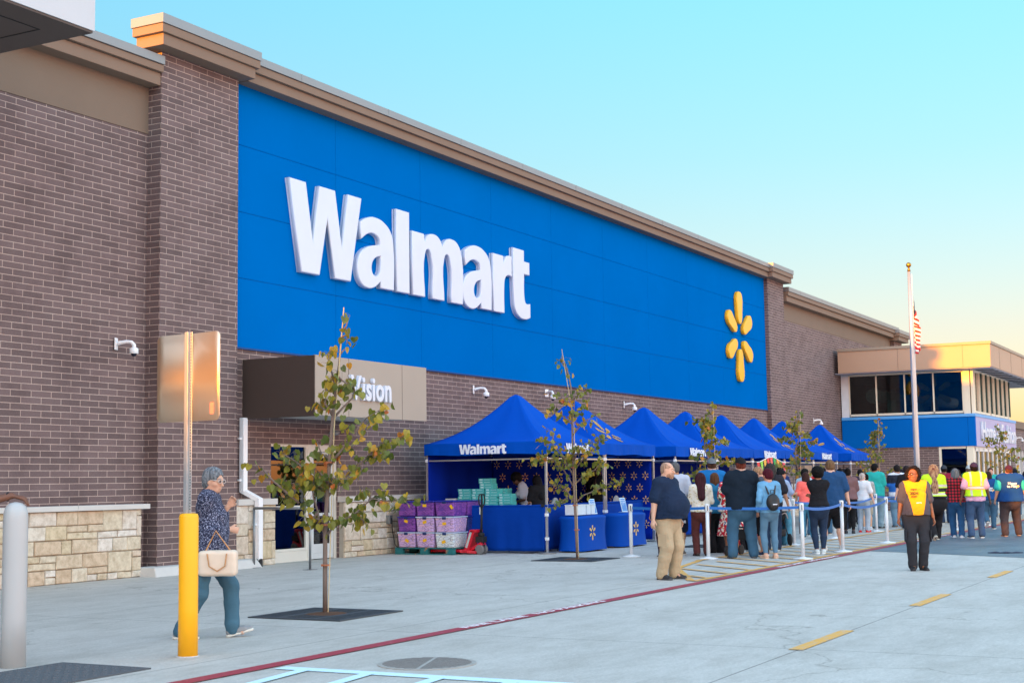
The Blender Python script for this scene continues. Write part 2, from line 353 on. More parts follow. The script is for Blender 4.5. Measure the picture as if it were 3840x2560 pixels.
def leaf_mat(name, stops):
    m, N, L, b = mnodes(name, .45)
    g = N.new('ShaderNodeNewGeometry'); r = ramp(N, stops); L.new(g.outputs['Random Per Island'], r.inputs[0])
    n = N.new('ShaderNodeTexNoise'); n.inputs['Scale'].default_value = 14; tc = N.new('ShaderNodeTexCoord'); L.new(tc.outputs['Object'], n.inputs['Vector'])
    hv = N.new('ShaderNodeHueSaturation'); L.new(r.outputs[0], hv.inputs['Color'])
    q = N.new('ShaderNodeMath'); q.operation = 'MULTIPLY_ADD'; q.inputs[1].default_value = 1.1; q.inputs[2].default_value = .45; L.new(n.outputs[0], q.inputs[0]); L.new(q.outputs[0], hv.inputs['Value'])
    L.new(hv.outputs[0], b.inputs['Base Color'])
    tr = N.new('ShaderNodeBsdfTranslucent'); L.new(hv.outputs[0], tr.inputs[0]); ms = N.new('ShaderNodeMixShader'); ms.inputs[0].default_value = .3
    L.new(b.outputs[0], ms.inputs[1]); L.new(tr.outputs[0], ms.inputs[2]); L.new(ms.outputs[0], N['Material Output'].inputs[0])
    return m
BRICK, CONC, PAVER = brick_mat(), concrete_mat(), paver_mat()
STUC = mat('stucco', '7c6a5b', .9, .05, .9, .35, 90)
STUCD = mat('stucco_trim', '846f5f', .9, .04, 1.2, .25, 90)
COPING = mat('coping_metal', '868b8e', .4, .04, .7, metal=.25)
BLUEP = mat('blue_panel', '0066b4', .8, .04, .5, .1, 70, spec=.0)
JOINT = mat('joint_dark', '0a4580', .8)
CAPST = mat('cast_stone', 'c9c6c0', .8, .05, 3)
WHITE = mat('white_plastic', 'eef0f2', .35, .02)
WHITEL = mat('white_letter', 'd0d8e6', .35, .02)
YEL = mat('spark_yellow', 'fdb813', .35, .03)
ALU = mat('aluminium', 'b8bcc0', .35, .06, 4, metal=.8)
ALUW = mat('window_frame', 'd8d5ca', .45, .04, 2)
STEEL = mat('galvanised', '868b8e', .45, .12, 8, metal=.6)
GLASS = glass_mat('dark_glass')
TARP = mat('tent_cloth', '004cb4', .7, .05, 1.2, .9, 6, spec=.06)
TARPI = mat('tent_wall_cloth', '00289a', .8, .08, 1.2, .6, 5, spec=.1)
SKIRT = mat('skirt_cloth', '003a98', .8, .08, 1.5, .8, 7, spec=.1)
STRETCH = mat('stretch_cover', '004aac', .7, .04, 1.5, spec=.15)
PRINTY = mat('print_yellow', 'ecc070', .6, .04)
PRINTW = mat('print_white', 'dfe6f2', .6, .02)
RUBBER = mat('black_rubber', '1a1b1d', .7, .1)
DGREY = mat('dark_iron', '3c4146', .6, .12, 12)
# ---------------------------------------------------------------- ground
def flat(name, pts, z, m, thick=0, parent=None):
    b = MB(); b.add([(x, y, z) for x, y in pts], [tuple(range(len(pts)))])
    return b.build(name, m, parent)
def ground():
    o = flat('ground', [(-260, -300), (420, -300), (420, 260), (-260, 260)], 0, CONC); o['kind'] = 'structure'
    o = flat('crosswalk', [(28.09, 7.17), (23.2, -1.6), (57, -1.6), (57, 7.17)], .004, PAVER); o['kind'] = 'structure'
    RED = paint_mat('red_paint', 'a3303f', .36); YP = paint_mat('yellow_paint', 'e8a840', .46); CY = paint_mat('blue_white_paint', 'd3eef8', .3)
    WP = paint_mat('white_paint', 'f0e6ea', .42)
    b = MB(); b.add([(-20, 7.19, .008), (90, 7.19, .008), (90, 7.36, .008), (-20, 7.36, .008)], [(0, 1, 2, 3)])
    o = b.build('fire_lane_stripe', RED); tag(o, kind='structure')
    t = MB()
    def words(txt, x, size=.135, sx=2.2):
        me = text_mesh(txt, size, 0.0005, .004, 'stripe_lettering', sx=sx)
        me.transform(Matrix.Rotation(-PI/2, 4, 'X')); me.transform(Matrix.Translation((x, 7.275, .0125)))
        return me
    ms = [words('FIRE LANE', 13.1), words('NO PARKING', 14.9), words('FIRE LANE', 23.3), words('NO PARKING', 25.2), words('FIRE LANE', 33.3), words('NO PARKING', 35.2)]
    o = link('stripe_lettering', join_meshes(ms, [Matrix()]*6, 'stripe_lettering'), WP); tag(o, kind='structure')
    # yellow hatched standing area
    b = MB(); z = .0085
    def seg(p, q, w=.1, z=z):
        p, q = Vector((*p, z)), Vector((*q, z)); d = (q-p).normalized(); n = Vector((-d.y, d.x, 0))*w/2
        b.add([p-n, q-n, q+n, p+n], [(0, 1, 2, 3)])
    seg((19.3, 7.47), (56, 7.47), .11); seg((19.36, 7.53), (22.05, 8.83), .11, z+.003); seg((22.0, 8.8), (24.2, 9.24), .11, z); seg((24.1, 9.26), (56, 9.3), .1, z+.003)
    x = 19.95
    while x < 54:
        u = x+1.4
        top = (x+1.42, 9.22)
        if x < 23.4:     # the slanting end of the outline cuts these short
            t_ = (8.83 if x+1.25 > 22 else 7.53+(x+1.1-19.4)*.48); k = max(.15, min(1, (t_-7.5)/1.72)); top = (x+1.42*k, 7.5+1.72*k)
        seg((x, 7.52), top, .095, z+.006); x += .97
    o = b.build('yellow_hatching', YP); tag(o, kind='structure')
    b = MB()
    for x0, x1 in ((11.9, 13.56), (16.36, 18.1), (21.2, 22.7), (25.5, 27.2), (7.4, 9.1)):
        b.add([(x0, 3.64, .006), (x1, 3.64, .006), (x1, 3.77, .006), (x0, 3.77, .006)], [(0, 1, 2, 3)])
    tag(b.build('lane_dashes', YP), kind='structure')
    b = MB()
    b.add([(9.27, 7.12, .006), (9.2, 7.12, .006), (9.26, -3, .006), (9.46, -3, .006), (9.36, 7.12, .006)], [(0, 1, 2, 3, 4)])
    b.add([(9.22, 7.2, .0065), (9.22, 2, .0065), (9.36, 2, .0065), (9.36, 7.2, .0065)][::-1], [(0, 1, 2, 3)]) if False else None
    for y in (6.85, 6.25, 5.62, 5.0, 4.4): b.add([(9.25, y-.055, .0095), (9.25, y+.055, .0095), (6.2, y-.35, .0095), (6.2, y-.46, .0095)], [(0, 1, 2, 3)])
    tag(b.build('pale_bay_markings', CY), kind='structure')
    # road edge kerb far to the right and distant lot
    m = mat('dark_mat', '55585c', .8, .1, 30, .4, 120)
    b = MB(); b.box(4.4, 8.84, 8.07, 9.04, .001, .012)
    for i in range(40):
        for j in range(9): b.lathe([(.028, 0), (.02, .006)], (8.72-i*.105, 8.15+j*.1, .012), 6)
    tag(b.build('tactile_paving', m), kind='structure')
ground()

# ---------------------------------------------------------------- store front
W, YP_, YL = 16.62, 16.45, 16.75
def thin_glass(name, tint, spec=.14):
    m = bpy.data.materials.new(name); m.use_nodes = True; N = m.node_tree.nodes; L = m.node_tree.links; N.clear()
    o = N.new('ShaderNodeOutputMaterial'); t = N.new('ShaderNodeBsdfTransparent'); t.inputs[0].default_value = lin(tint)
    g = N.new('ShaderNodeBsdfGlossy'); g.inputs['Roughness'].default_value = .02; lw = N.new('ShaderNodeFresnel'); lw.inputs[0].default_value = 1.55
    ad = N.new('ShaderNodeMath'); ad.inputs[1].default_value = spec; L.new(lw.outputs[0], ad.inputs[0]); mx = N.new('ShaderNodeMixShader')
    L.new(ad.outputs[0], mx.inputs[0]); L.new(t.outputs[0], mx.inputs[1]); L.new(g.outputs[0], mx.inputs[2]); L.new(mx.outputs[0], o.inputs[0])
    return m
TGLASS = thin_glass('window_glass', 'a4b4b8', .02); TGLASSD = thin_glass('dark_door_glass', '40525c', .05)
def stones(name, parent, x0, x1, y, z0, z1, seed=1, cell=.108):
    rnd = random.Random(seed); nx, nz = int((x1-x0)/cell), int(round((z1-z0)/cell)); cx, cz = (x1-x0)/nx, (z1-z0)/nz
    used = [[0]*nz for _ in range(nx)]; b = MB()
    for i in range(nx):
        for j in range(nz):
            if used[i][j]: continue
            w, h = rnd.choice([(2, 1), (3, 1), (3, 2), (4, 2), (2, 2), (4, 3), (3, 3), (5, 2), (2, 3), (4, 1), (5, 3), (3, 2)])
            while w > 1 and (i+w > nx or any(used[i+a][j] for a in range(w))): w -= 1
            while h > 1 and (j+h > nz or any(used[i+a][j+c] for a in range(w) for c in range(h))): h -= 1
            for a in range(w):
                for c in range(h): used[i+a][j+c] = 1
            g = .006; d = y+rnd.uniform(-.012, .008); xa, xb = x0+i*cx+g, x0+(i+w)*cx-g; za, zb = z0+j*cz+g, z0+(j+h)*cz-g; e = .012
            jt = lambda: rnd.uniform(-.006, .006)
            V = [(xa, y+.05, za), (xb, y+.05, za), (xb, y+.05, zb), (xa, y+.05, zb)]
            V += [(xa+jt(), d+e, za+jt()), (xb+jt(), d+e, za+jt()), (xb+jt(), d+e, zb+jt()), (xa+jt(), d+e, zb+jt())]
            V += [(xa+e, d, za+e), (xb-e, d, za+e), (xb-e, d, zb-e), (xa+e, d, zb-e)]
            b.add(V, [(0, 1, 5, 4), (1, 2, 6, 5), (2, 3, 7, 6), (3, 0, 4, 7), (4, 5, 9, 8), (5, 6, 10, 9), (6, 7, 11, 10), (7, 4, 8, 11), (8, 9, 10, 11)])
    o = b.build(name, STONE, parent); return o
def stone_mat():
    m, N, L, b = mnodes('limestone', .85)
    g = N.new('ShaderNodeNewGeometry'); r = ramp(N, [(0, 'dcd2bf'), (.25, 'd4c3a2'), (.45, 'e0d9ce'), (.65, 'd8cbb2'), (.85, 'cfb89c'), (1, 'e4ddd2')]); L.new(g.outputs['Random Per Island'], r.inputs[0])
    tc = N.new('ShaderNodeTexCoord'); n = N.new('ShaderNodeTexNoise'); n.inputs['Scale'].default_value = 9; n.inputs['Detail'].default_value = 9; n.inputs['Roughness'].default_value = .7
    L.new(tc.outputs['Object'], n.inputs['Vector']); r2 = ramp(N, [(.3, 'cdc5ba'), (.6, 'ffffff')]); L.new(n.outputs[0], r2.inputs[0])
    mx = N.new('ShaderNodeMix'); mx.data_type = 'RGBA'; mx.blend_type = 'MULTIPLY'; mx.inputs[0].default_value = 1; L.new(r.outputs[0], mx.inputs[6]); L.new(r2.outputs[0], mx.inputs[7]); L.new(mx.outputs[2], b.inputs['Base Color'])
    bp = N.new('ShaderNodeBump'); bp.inputs['Strength'].default_value = .7; bp.inputs['Distance'].default_value = .012; L.new(n.outputs[0], bp.inputs['Height']); L.new(bp.outputs[0], b.inputs['Normal'])
    return m
STONE = stone_mat(); MORTAR = mat('mortar', 'b4ac9e', .9, .08, 6)
def cornice(parent, x0, x1, y, z, ends=0, back=.5):
    """two stucco steps and a metal coping; z = (bottom, step, underside of coping, top)"""
    e = ends
    b = MB(); b.box(x0-.28*(e&1), x1+.28*(e>>1), y-.28, y+back, z[0], z[1]-.004); b.box(x0-.35*(e&1), x1+.35*(e>>1), y-.35, y+back, z[1], z[2]-.004)
    b.build('cornice', STUCD, parent, bevel=.008)
    b = MB(); b.box(x0-.38*(e&1), x1+.38*(e>>1), y-.38, y+back, z[2], z[3]); k = x0+1.5
    b.build('coping', COPING, parent, bevel=.006)
    b = MB()
    while k < x1-.5: b.box(k-.02, k+.02, y-.384, y-.38, z[2], z[3]); k += 3.05
    if b.v: b.build('coping_seam', STEEL, parent)
def store():
    T = empty('store_building', (20, 17, 0), 0, 'long brick store front with a huge blue panel, stone base and stepped cornice', 'store')
    T.location = (0, 0, 0)
    b = MB(); b.box(-62, 72, 17.3, 75, 0, 8.6); b.build('building_mass', STUC, T)
    # --- left wing
    b = MB(); b.box(-62, 18.13, YL, 17.25, 0, 7.46); b.build('brick_wall', BRICK, T, uv=True)
    b = MB(); b.box(-62, 18.13, YL-.012, 17.25, 7.463, 8.27); b.build('stucco_band', STUC, T)
    cornice(T, -62, 18.13, YL, (8.27, 8.49, 8.62, 8.77))
    b = MB(); b.box(-62, 17.78, YL-.22, YL, 0, 1.10); b.build('stone_backing', MORTAR, T)
    stones('stone_facing', T, 9.0, 17.8, YL-.265, 0, 1.10, 3)
    b = MB()
    for i in range(5): b.box(17.93-1.6*(i+1)+.004, 17.93-1.6*i, YL-.33, YL-.003, 1.10, 1.18)
    b.build('stone_cap', CAPST, T, bevel=.006)
    # --- tall pillars
    for x0, x1, cz in ((18.13, 20.17, 8.87), (50.89, 52.8, 8.87)):
        b = MB(); b.box(x0, x1, YP_, 17.28, .1, cz); b.build('brick_pillar', BRICK, T, uv=True)
        z = (cz, 9.07, 9.22, 9.38); b = MB(); b.box(x0-.3, x1+.12, YP_-.3, YP_+.30, cz, 9.066); b.box(x0-.37, x1+.2, YP_-.35, YP_+.33, 9.07, 9.216); b.build('pillar_cornice', STUCD, T, bevel=.008)
        b = MB(); b.box(x0-.39, x1+.22, YP_-.37, YP_+.35, 9.22, 9.385); b.build('pillar_coping', COPING, T, bevel=.006)
    # concrete kerb at pillar foot
    b = MB(); b.add([(17.76, 16.12, 0), (20.5, 16.12, 0), (20.5, 16.5, 0), (17.76, 16.5, 0), (17.8, 16.2, .15), (20.44, 16.2, .15), (20.44, 16.6, .15), (17.8, 16.6, .15)],
        [(0, 1, 5, 4), (1, 2, 6, 5), (2, 3, 7, 6), (3, 0, 4, 7), (4, 5, 6, 7)]); b.build('pillar_kerb', mat('kerb_concrete', 'c8c6c1', .8, .05, 4, .2), T, bevel=.02)
    # --- middle wall under the blue panel, with door opening
    b = MB(); b.box(20.17, 21.37, W, 17.2, 0, 3.955); b.box(21.37, 23.52, W, 17.2, 2.235, 3.955); b.box(23.52, 50.89, W, 17.2, 0, 3.955)
    b.build('brick_wall', BRICK, T, uv=True)
    b = MB(); b.box(20.17, 21.25, 16.5, W, 0, 1.10); b.box(23.56, 50.89, 16.5, W, 0, 1.10); b.build('stone_backing', MORTAR, T)
    stones('stone_facing', T, 20.17, 21.3, 16.45, 0, 1.10, 5); stones('stone_facing', T, 23.53, 50.8, 16.45, 0, 1.10, 6)
    b = MB(); b.box(20.17, 21.3, 16.4, W-.003, 1.10, 1.21)
    for i in range(18): b.box(23.5+1.52*i, 23.5+1.52*(i+1)-.004, 16.4, W-.003, 1.10, 1.21)
    b.build('stone_cap', CAPST, T, bevel=.006)
    # --- blue panel with joints
    b = MB(); xs = [20.17+3.253*i for i in range(10)]; xs = xs[:-1]+[xs[-1]]; xs[-1] = min(xs[-1], 50.87)
    xs = [x for x in xs if x < 50]+[50.87]; zs = [3.965, 5.24, 6.47, 7.72, 8.95]
    for i in range(len(xs)-1):
        for j in range(4): b.box(xs[i]+.0035, xs[i+1]-.0035, W-.03, W+.05, zs[j]+.0035, zs[j+1]-.0035)
    b.build('blue_panel', BLUEP, T, bevel=.003)
    b = MB(); b.box(20.17, 50.89, W-.012, 17.2, 3.96, 8.96); b.build('panel_backing', JOINT, T)
    b = MB(); b.box(20.17, 50.88, W-.045, W-.02, 3.935, 3.967); b.build('panel_flashing', JOINT, T)
    cornice(T, 20.3, 50.6, W-.02, (8.86, 9.05, 9.2, 9.35))
    # --- right wing
    b = MB(); b.box(52.8, 72, YL-.1, 17.25, 0, 7.54); b.build('brick_wall', BRICK, T, uv=True)
    b = MB(); b.box(52.8, 72, YL-.112, 17.25, 7.543, 8.22); b.build('stucco_band', STUC, T)
    cornice(T, 52.95, 71, YL-.1, (8.22, 8.44, 8.6, 8.77))
    b = MB(); b.box(52.8, 61.0, 16.5, YL-.1, 0, 1.10); b.build('stone_backing', MORTAR, T); stones('stone_facing', T, 52.8, 61.0, 16.45, 0, 1.10, 8)
    b = MB(); b.box(52.8, 61.0, 16.4, YL-.103, 1.10, 1.21); b.build('stone_cap', CAPST, T)
    b = MB(); b.box(70.6, 72.2, YP_, 17.3, 0, 8.1); b.build('brick_pillar', BRICK, T, uv=True)
    b = MB(); b.box(70.35, 72.4, YP_-.3, 17.3, 8.1, 8.3); b.box(70.28, 72.5, YP_-.36, 17.3, 8.304, 8.45); b.build('pillar_cornice', STUCD, T)
    b = MB(); b.box(70.25, 72.53, YP_-.38, 17.3, 8.454, 8.62); b.build('pillar_coping', COPING, T)
    # --- porch roof high at the left
    b = MB(); b.box(-20, 13.59, 13.5, 16.74, 7.47, 8.45); b.build('porch_fascia', mat('pale_panel', 'c3c6ca', .5, .03, 1), T)
    b = MB(); b.box(-20, 13.57, 13.52, 16.73, 7.44, 7.468); b.build('porch_soffit', mat('dark_soffit', '5e534e', .8, .04), T)
    b = MB(); b.box(-20, 13.1, 13.98, 14.0, 7.434, 7.44); b.box(13.08, 13.1, 14.0, 16.7, 7.434, 7.44); b.build('soffit_groove', RUBBER, T)
    # --- canopy over the side door
    b = MB(); b.box(20.525, 20.555, 15.0, W, 2.66, 3.745); b.box(20.555, 20.6, 15.03, W, 2.70, 3.70); b.build('canopy_end', mat('dark_brown_panel', '41352f', .7, .03), T)
    b = MB(); b.box(20.53, 24.27, 14.985, 15.03, 2.68, 3.75); b.build('canopy_face', mat('taupe_panel', 'a5988b', .6, .03, 1), T, bevel=.003)
    for x in (21.56, 23.37): b = MB(); b.box(x-.004, x+.004, 14.981, 14.985, 2.68, 3.75); b.build('canopy_joint', mat('joint_brown', '6c6058', .8), T)
    b = MB(); b.box(20.6, 24.24, 15.03, W, 2.72, 2.75); b.box(20.6, 24.24, 15.03, W, 3.6, 3.72); b.box(24.2, 24.24, 15.03, W, 2.75, 3.6); b.build('canopy_soffit', mat('pale_soffit', 'c4c5c4', .6, .03), T)
    # --- door and side light
    D = MB(); fr = .055
    def rect(b, x0, x1, z0, z1, y0, y1, w): b.box(x0, x0+w, y0, y1, z0, z1); b.box(x1-w, x1, y0, y1, z0, z1); b.box(x0+w, x1-w, y0, y1, z0, z0+w); b.box(x0+w, x1-w, y0, y1, z1-w, z1)
    rect(D, 21.37, 22.56, .2, 2.23, 16.66, 16.74, .05); D.box(21.42, 22.51, 16.665, 16.735, 1.0, 1.06); D.box(22.56, 22.66, 16.655, 16.745, 0, 2.232); D.box(23.44, 23.52, 16.655, 16.745, 0, 2.232); D.box(22.66, 23.44, 16.655, 16.745, 2.1, 2.232)
    D.box(21.37, 22.56, 16.665, 16.9, 0, .198)
    w = D.build('window', ALUW, T, bevel=.003)
    b = MB(); b.box(21.42, 22.51, 16.695, 16.7, .25, 1.0); b.box(21.42, 22.51, 16.695, 16.7, 1.06, 2.18); b.build('pane', TGLASSD, w)
    D = MB(); rect(D, 22.67, 23.43, .015, 2.09, 16.67, 16.73, .11); D.box(22.78, 23.32, 16.67, 16.73, .84, .9); D.box(22.78, 23.32, 16.67, 16.73, .126, .3)
    d = D.build('door', mat('door_aluminium', 'cdd0d0', .4, .03), T, bevel=.003)
    b = MB(); b.box(22.78, 23.32, 16.69, 16.7, .3, .84); b.box(22.78, 23.32, 16.69, 16.7, .9, 1.98); b.build('pane', TGLASSD, d)
    b = MB(); b.tube([(22.76, 16.67, .98), (22.76, 16.6, 1.0), (22.76, 16.6, 1.22), (22.76, 16.67, 1.24)], .012); b.build('handle', STEEL, d, smooth=True)
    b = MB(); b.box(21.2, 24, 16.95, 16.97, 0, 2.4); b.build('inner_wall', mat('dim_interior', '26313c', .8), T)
    b = MB(); b.tube([(23.22, 16.61, 2.47), (23.22, 16.5, 2.47)], .02); b.lathe([(.02, -.05), (.075, -.04), (.085, .02), (.03, .05)], (23.22, 16.46, 2.47), 12); b.build('wall_lamp', STEEL, T, smooth=True)
    # downspout with its bend
    b = MB()
    def pipe(pts, w=.06):
        for p, q in zip(pts, pts[1:]):
            p, q = Vector(p), Vector(q); c = (p+q)/2; d = (q-p)/2; d = d+d.normalized()*.02
            b.obox(c, (w, 0, 0), d.normalized().cross(Vector((1, 0, 0)))*.05, d)
    pipe([(20.48, 16.55, 2.66), (20.48, 16.55, 1.36), (20.66, 16.34, 1.2), (20.66, 16.34, .13)])
    for z in (2.3, 1.55): b.box(20.37, 20.59, 16.545, 16.6, z-.02, z+.02)
    for z in (.75,): b.box(20.55, 20.77, 16.33, 16.4, z-.02, z+.02)
    b.build('downspout', WHITE, T, bevel=.006)
    b = MB(); b.lathe([(.075, 0), (.075, .13), (.05, .14)], (20.66, 16.34, 0), 12); b.build('drain_boot', RUBBER, T)
    b = MB(); b.box(25.0, 25.12, 16.36, 16.45, .62, .80); b.build('outlet_box', STEEL, T, bevel=.008)
    b = MB(); b.box(54.3, 55.35, 16.3, 16.5, 1.3, 2.15); b.build('utility_cabinet', mat('tan_cabinet', '9a7f6a', .6), T, bevel=.01)
    return T
STORE = store()

# ---------------------------------------------------------------- lettering and emblem traced from the panel
LET = {
 'W': [[(.24, 1.81), (.77, 1.81), (1.0, .66), (1.22, 1.81), (1.75, 1.81), (1.985, .66), (2.2, 1.81), (2.69, 1.81), (2.29, .02), (1.73, .02), (1.49, 1.2), (1.22, .02), (.62, .02)]],
 'a': [[(2.66, .95), (2.65, 1.32), (2.9, 1.44, 1), (3.2, 1.49, 1), (3.58, 1.41, 1), (3.82, 1.22, 1), (3.9, .93, 1), (3.905, .01), (3.385, .01), (3.385, .14), (3.16, 0, 1), (2.9, -.04, 1), (2.64, .06, 1), (2.53, .3, 1), (2.6, .6, 1), (2.85, .8, 1), (3.37, .93), (3.34, 1.05, 1), (3.2, 1.12, 1), (2.98, 1.12, 1)],
       [(3.39, .69), (3.16, .6, 1), (3.06, .44, 1), (3.1, .29, 1), (3.22, .25, 1), (3.35, .33, 1), (3.39, .47, 1)]],
 'l': [[(4.01, 1.81), (4.53, 1.81), (4.53, .01), (4.01, .01)]],
 'm': [[(4.65, 1.43), (5.14, 1.43), (5.17, 1.27), (5.3, 1.41, 1), (5.53, 1.48, 1), (5.79, 1.42, 1), (5.94, 1.26), (6.1, 1.42, 1), (6.35, 1.48, 1), (6.66, 1.37, 1), (6.82, 1.05, 1), (6.83, .01), (6.3, .01), (6.26, .97, 1), (6.13, 1.09, 1), (6.01, .97, 1), (6.0, .01), (5.47, .01), (5.44, .97, 1), (5.3, 1.1, 1), (5.18, .97, 1), (5.17, .01), (4.65, .01)]],
 'r': [[(8.3, 1.43), (8.82, 1.43), (8.83, 1.26), (8.95, 1.41, 1), (9.13, 1.47, 1), (9.25, 1.46), (9.25, .95), (9.08, .97, 1), (8.91, .88, 1), (8.86, .7, 1), (8.85, .01), (8.3, .01)]],
 't': [[(9.33, 1.71), (9.91, 1.71), (9.91, 1.43), (10.2, 1.43), (10.2, 1.1), (9.91, 1.1), (9.91, .52, 1), (9.96, .39, 1), (10.08, .36, 1), (10.22, .38), (10.22, .02), (9.98, -.04, 1), (9.62, .0, 1), (9.41, .18, 1), (9.35, .5, 1), (9.33, .9)]]}
LET['a2'] = [[(p[0]+4.3,)+p[1:] for p in s] for s in LET['a']]
ORDER = ['W', 'a', 'l', 'm', 'a2', 'r', 't']
SPARK = [[(-.28, 1.5, 1), (0, 1.6, 1), (.28, 1.5, 1), (.3, .9, 1), (.19, .52, 1), (0, .44, 1), (-.19, .52, 1), (-.3, .9, 1)]]
def spark_mesh(size, ext, name='petal', bev=0., slim=.74):
    out = []
    for k in range(6):
        M = Matrix.Rotation(k*PI/3, 4, 'Y')
        pts = []
        for p in SPARK[0]:
            v = M @ Vector((p[0]*slim*(.88 if k % 3 else 1), 0, p[1]*(.9 if k % 3 else 1))); pts.append((v.x*size, v.z*size, 1))
        out.append(curve_mesh([pts], ext, bev, name))
    return out
def word_mesh(width, ext=.002):
    """the whole word as one print, centred, given width"""
    k = width/9.98; sp = []
    for n in ORDER: sp += [[((p[0]-5.23)*k, (p[1]-.9)*k)+p[2:] for p in s] for s in LET[n]]
    return curve_mesh(sp, ext, 0, 'word_print')
def signs():
    T = empty('wall_sign', (21.5, W, 5.54), 0, 'huge white raised letters reading Walmart on the blue panel', 'wall sign')
    for n in ORDER:
        me = curve_mesh(LET[n], .03, .02, 'letter')
        me.transform(Matrix.Translation((0, -.10, 0))); link('letter', me, WHITEL, T)
        me = curve_mesh(LET[n], .028, 0, 'letter_back'); me.transform(Matrix.Translation((0, -.052, 0))); c = link('letter_return', me, WHITEL, T)
    T = empty('wall_emblem', (47.72, W, 6.42), 0, 'yellow six petal sunburst emblem at the right end of the blue panel', 'wall sign')
    for me in spark_mesh(1.0, .04, 'petal', .03, .82): me.transform(Matrix.Translation((0, -.10, 0))); link('petal', me, YEL, T)
    T = empty('canopy_sign', (22.41, 14.985, 3.2), 0, 'white raised letters reading Vision on the taupe door canopy', 'sign')
    x = -.87
    for ch, w_ in (('V', .50), ('i', .17), ('s', .33), ('i', .17), ('o', .37), ('n', .36)):
        me = text_mesh(ch, .62, .03, .016, 'letter', sx=.82, align='LEFT'); bb = [v.co.x for v in me.vertices]; zb = [v.co.z for v in me.vertices]
        wd = max(bb)-min(bb); me.transform(Matrix.Translation((x-min(bb), -.035, 0)) ); me['w'] = wd
        x += wd+.035; link('letter', me, WHITEL, T)
signs()
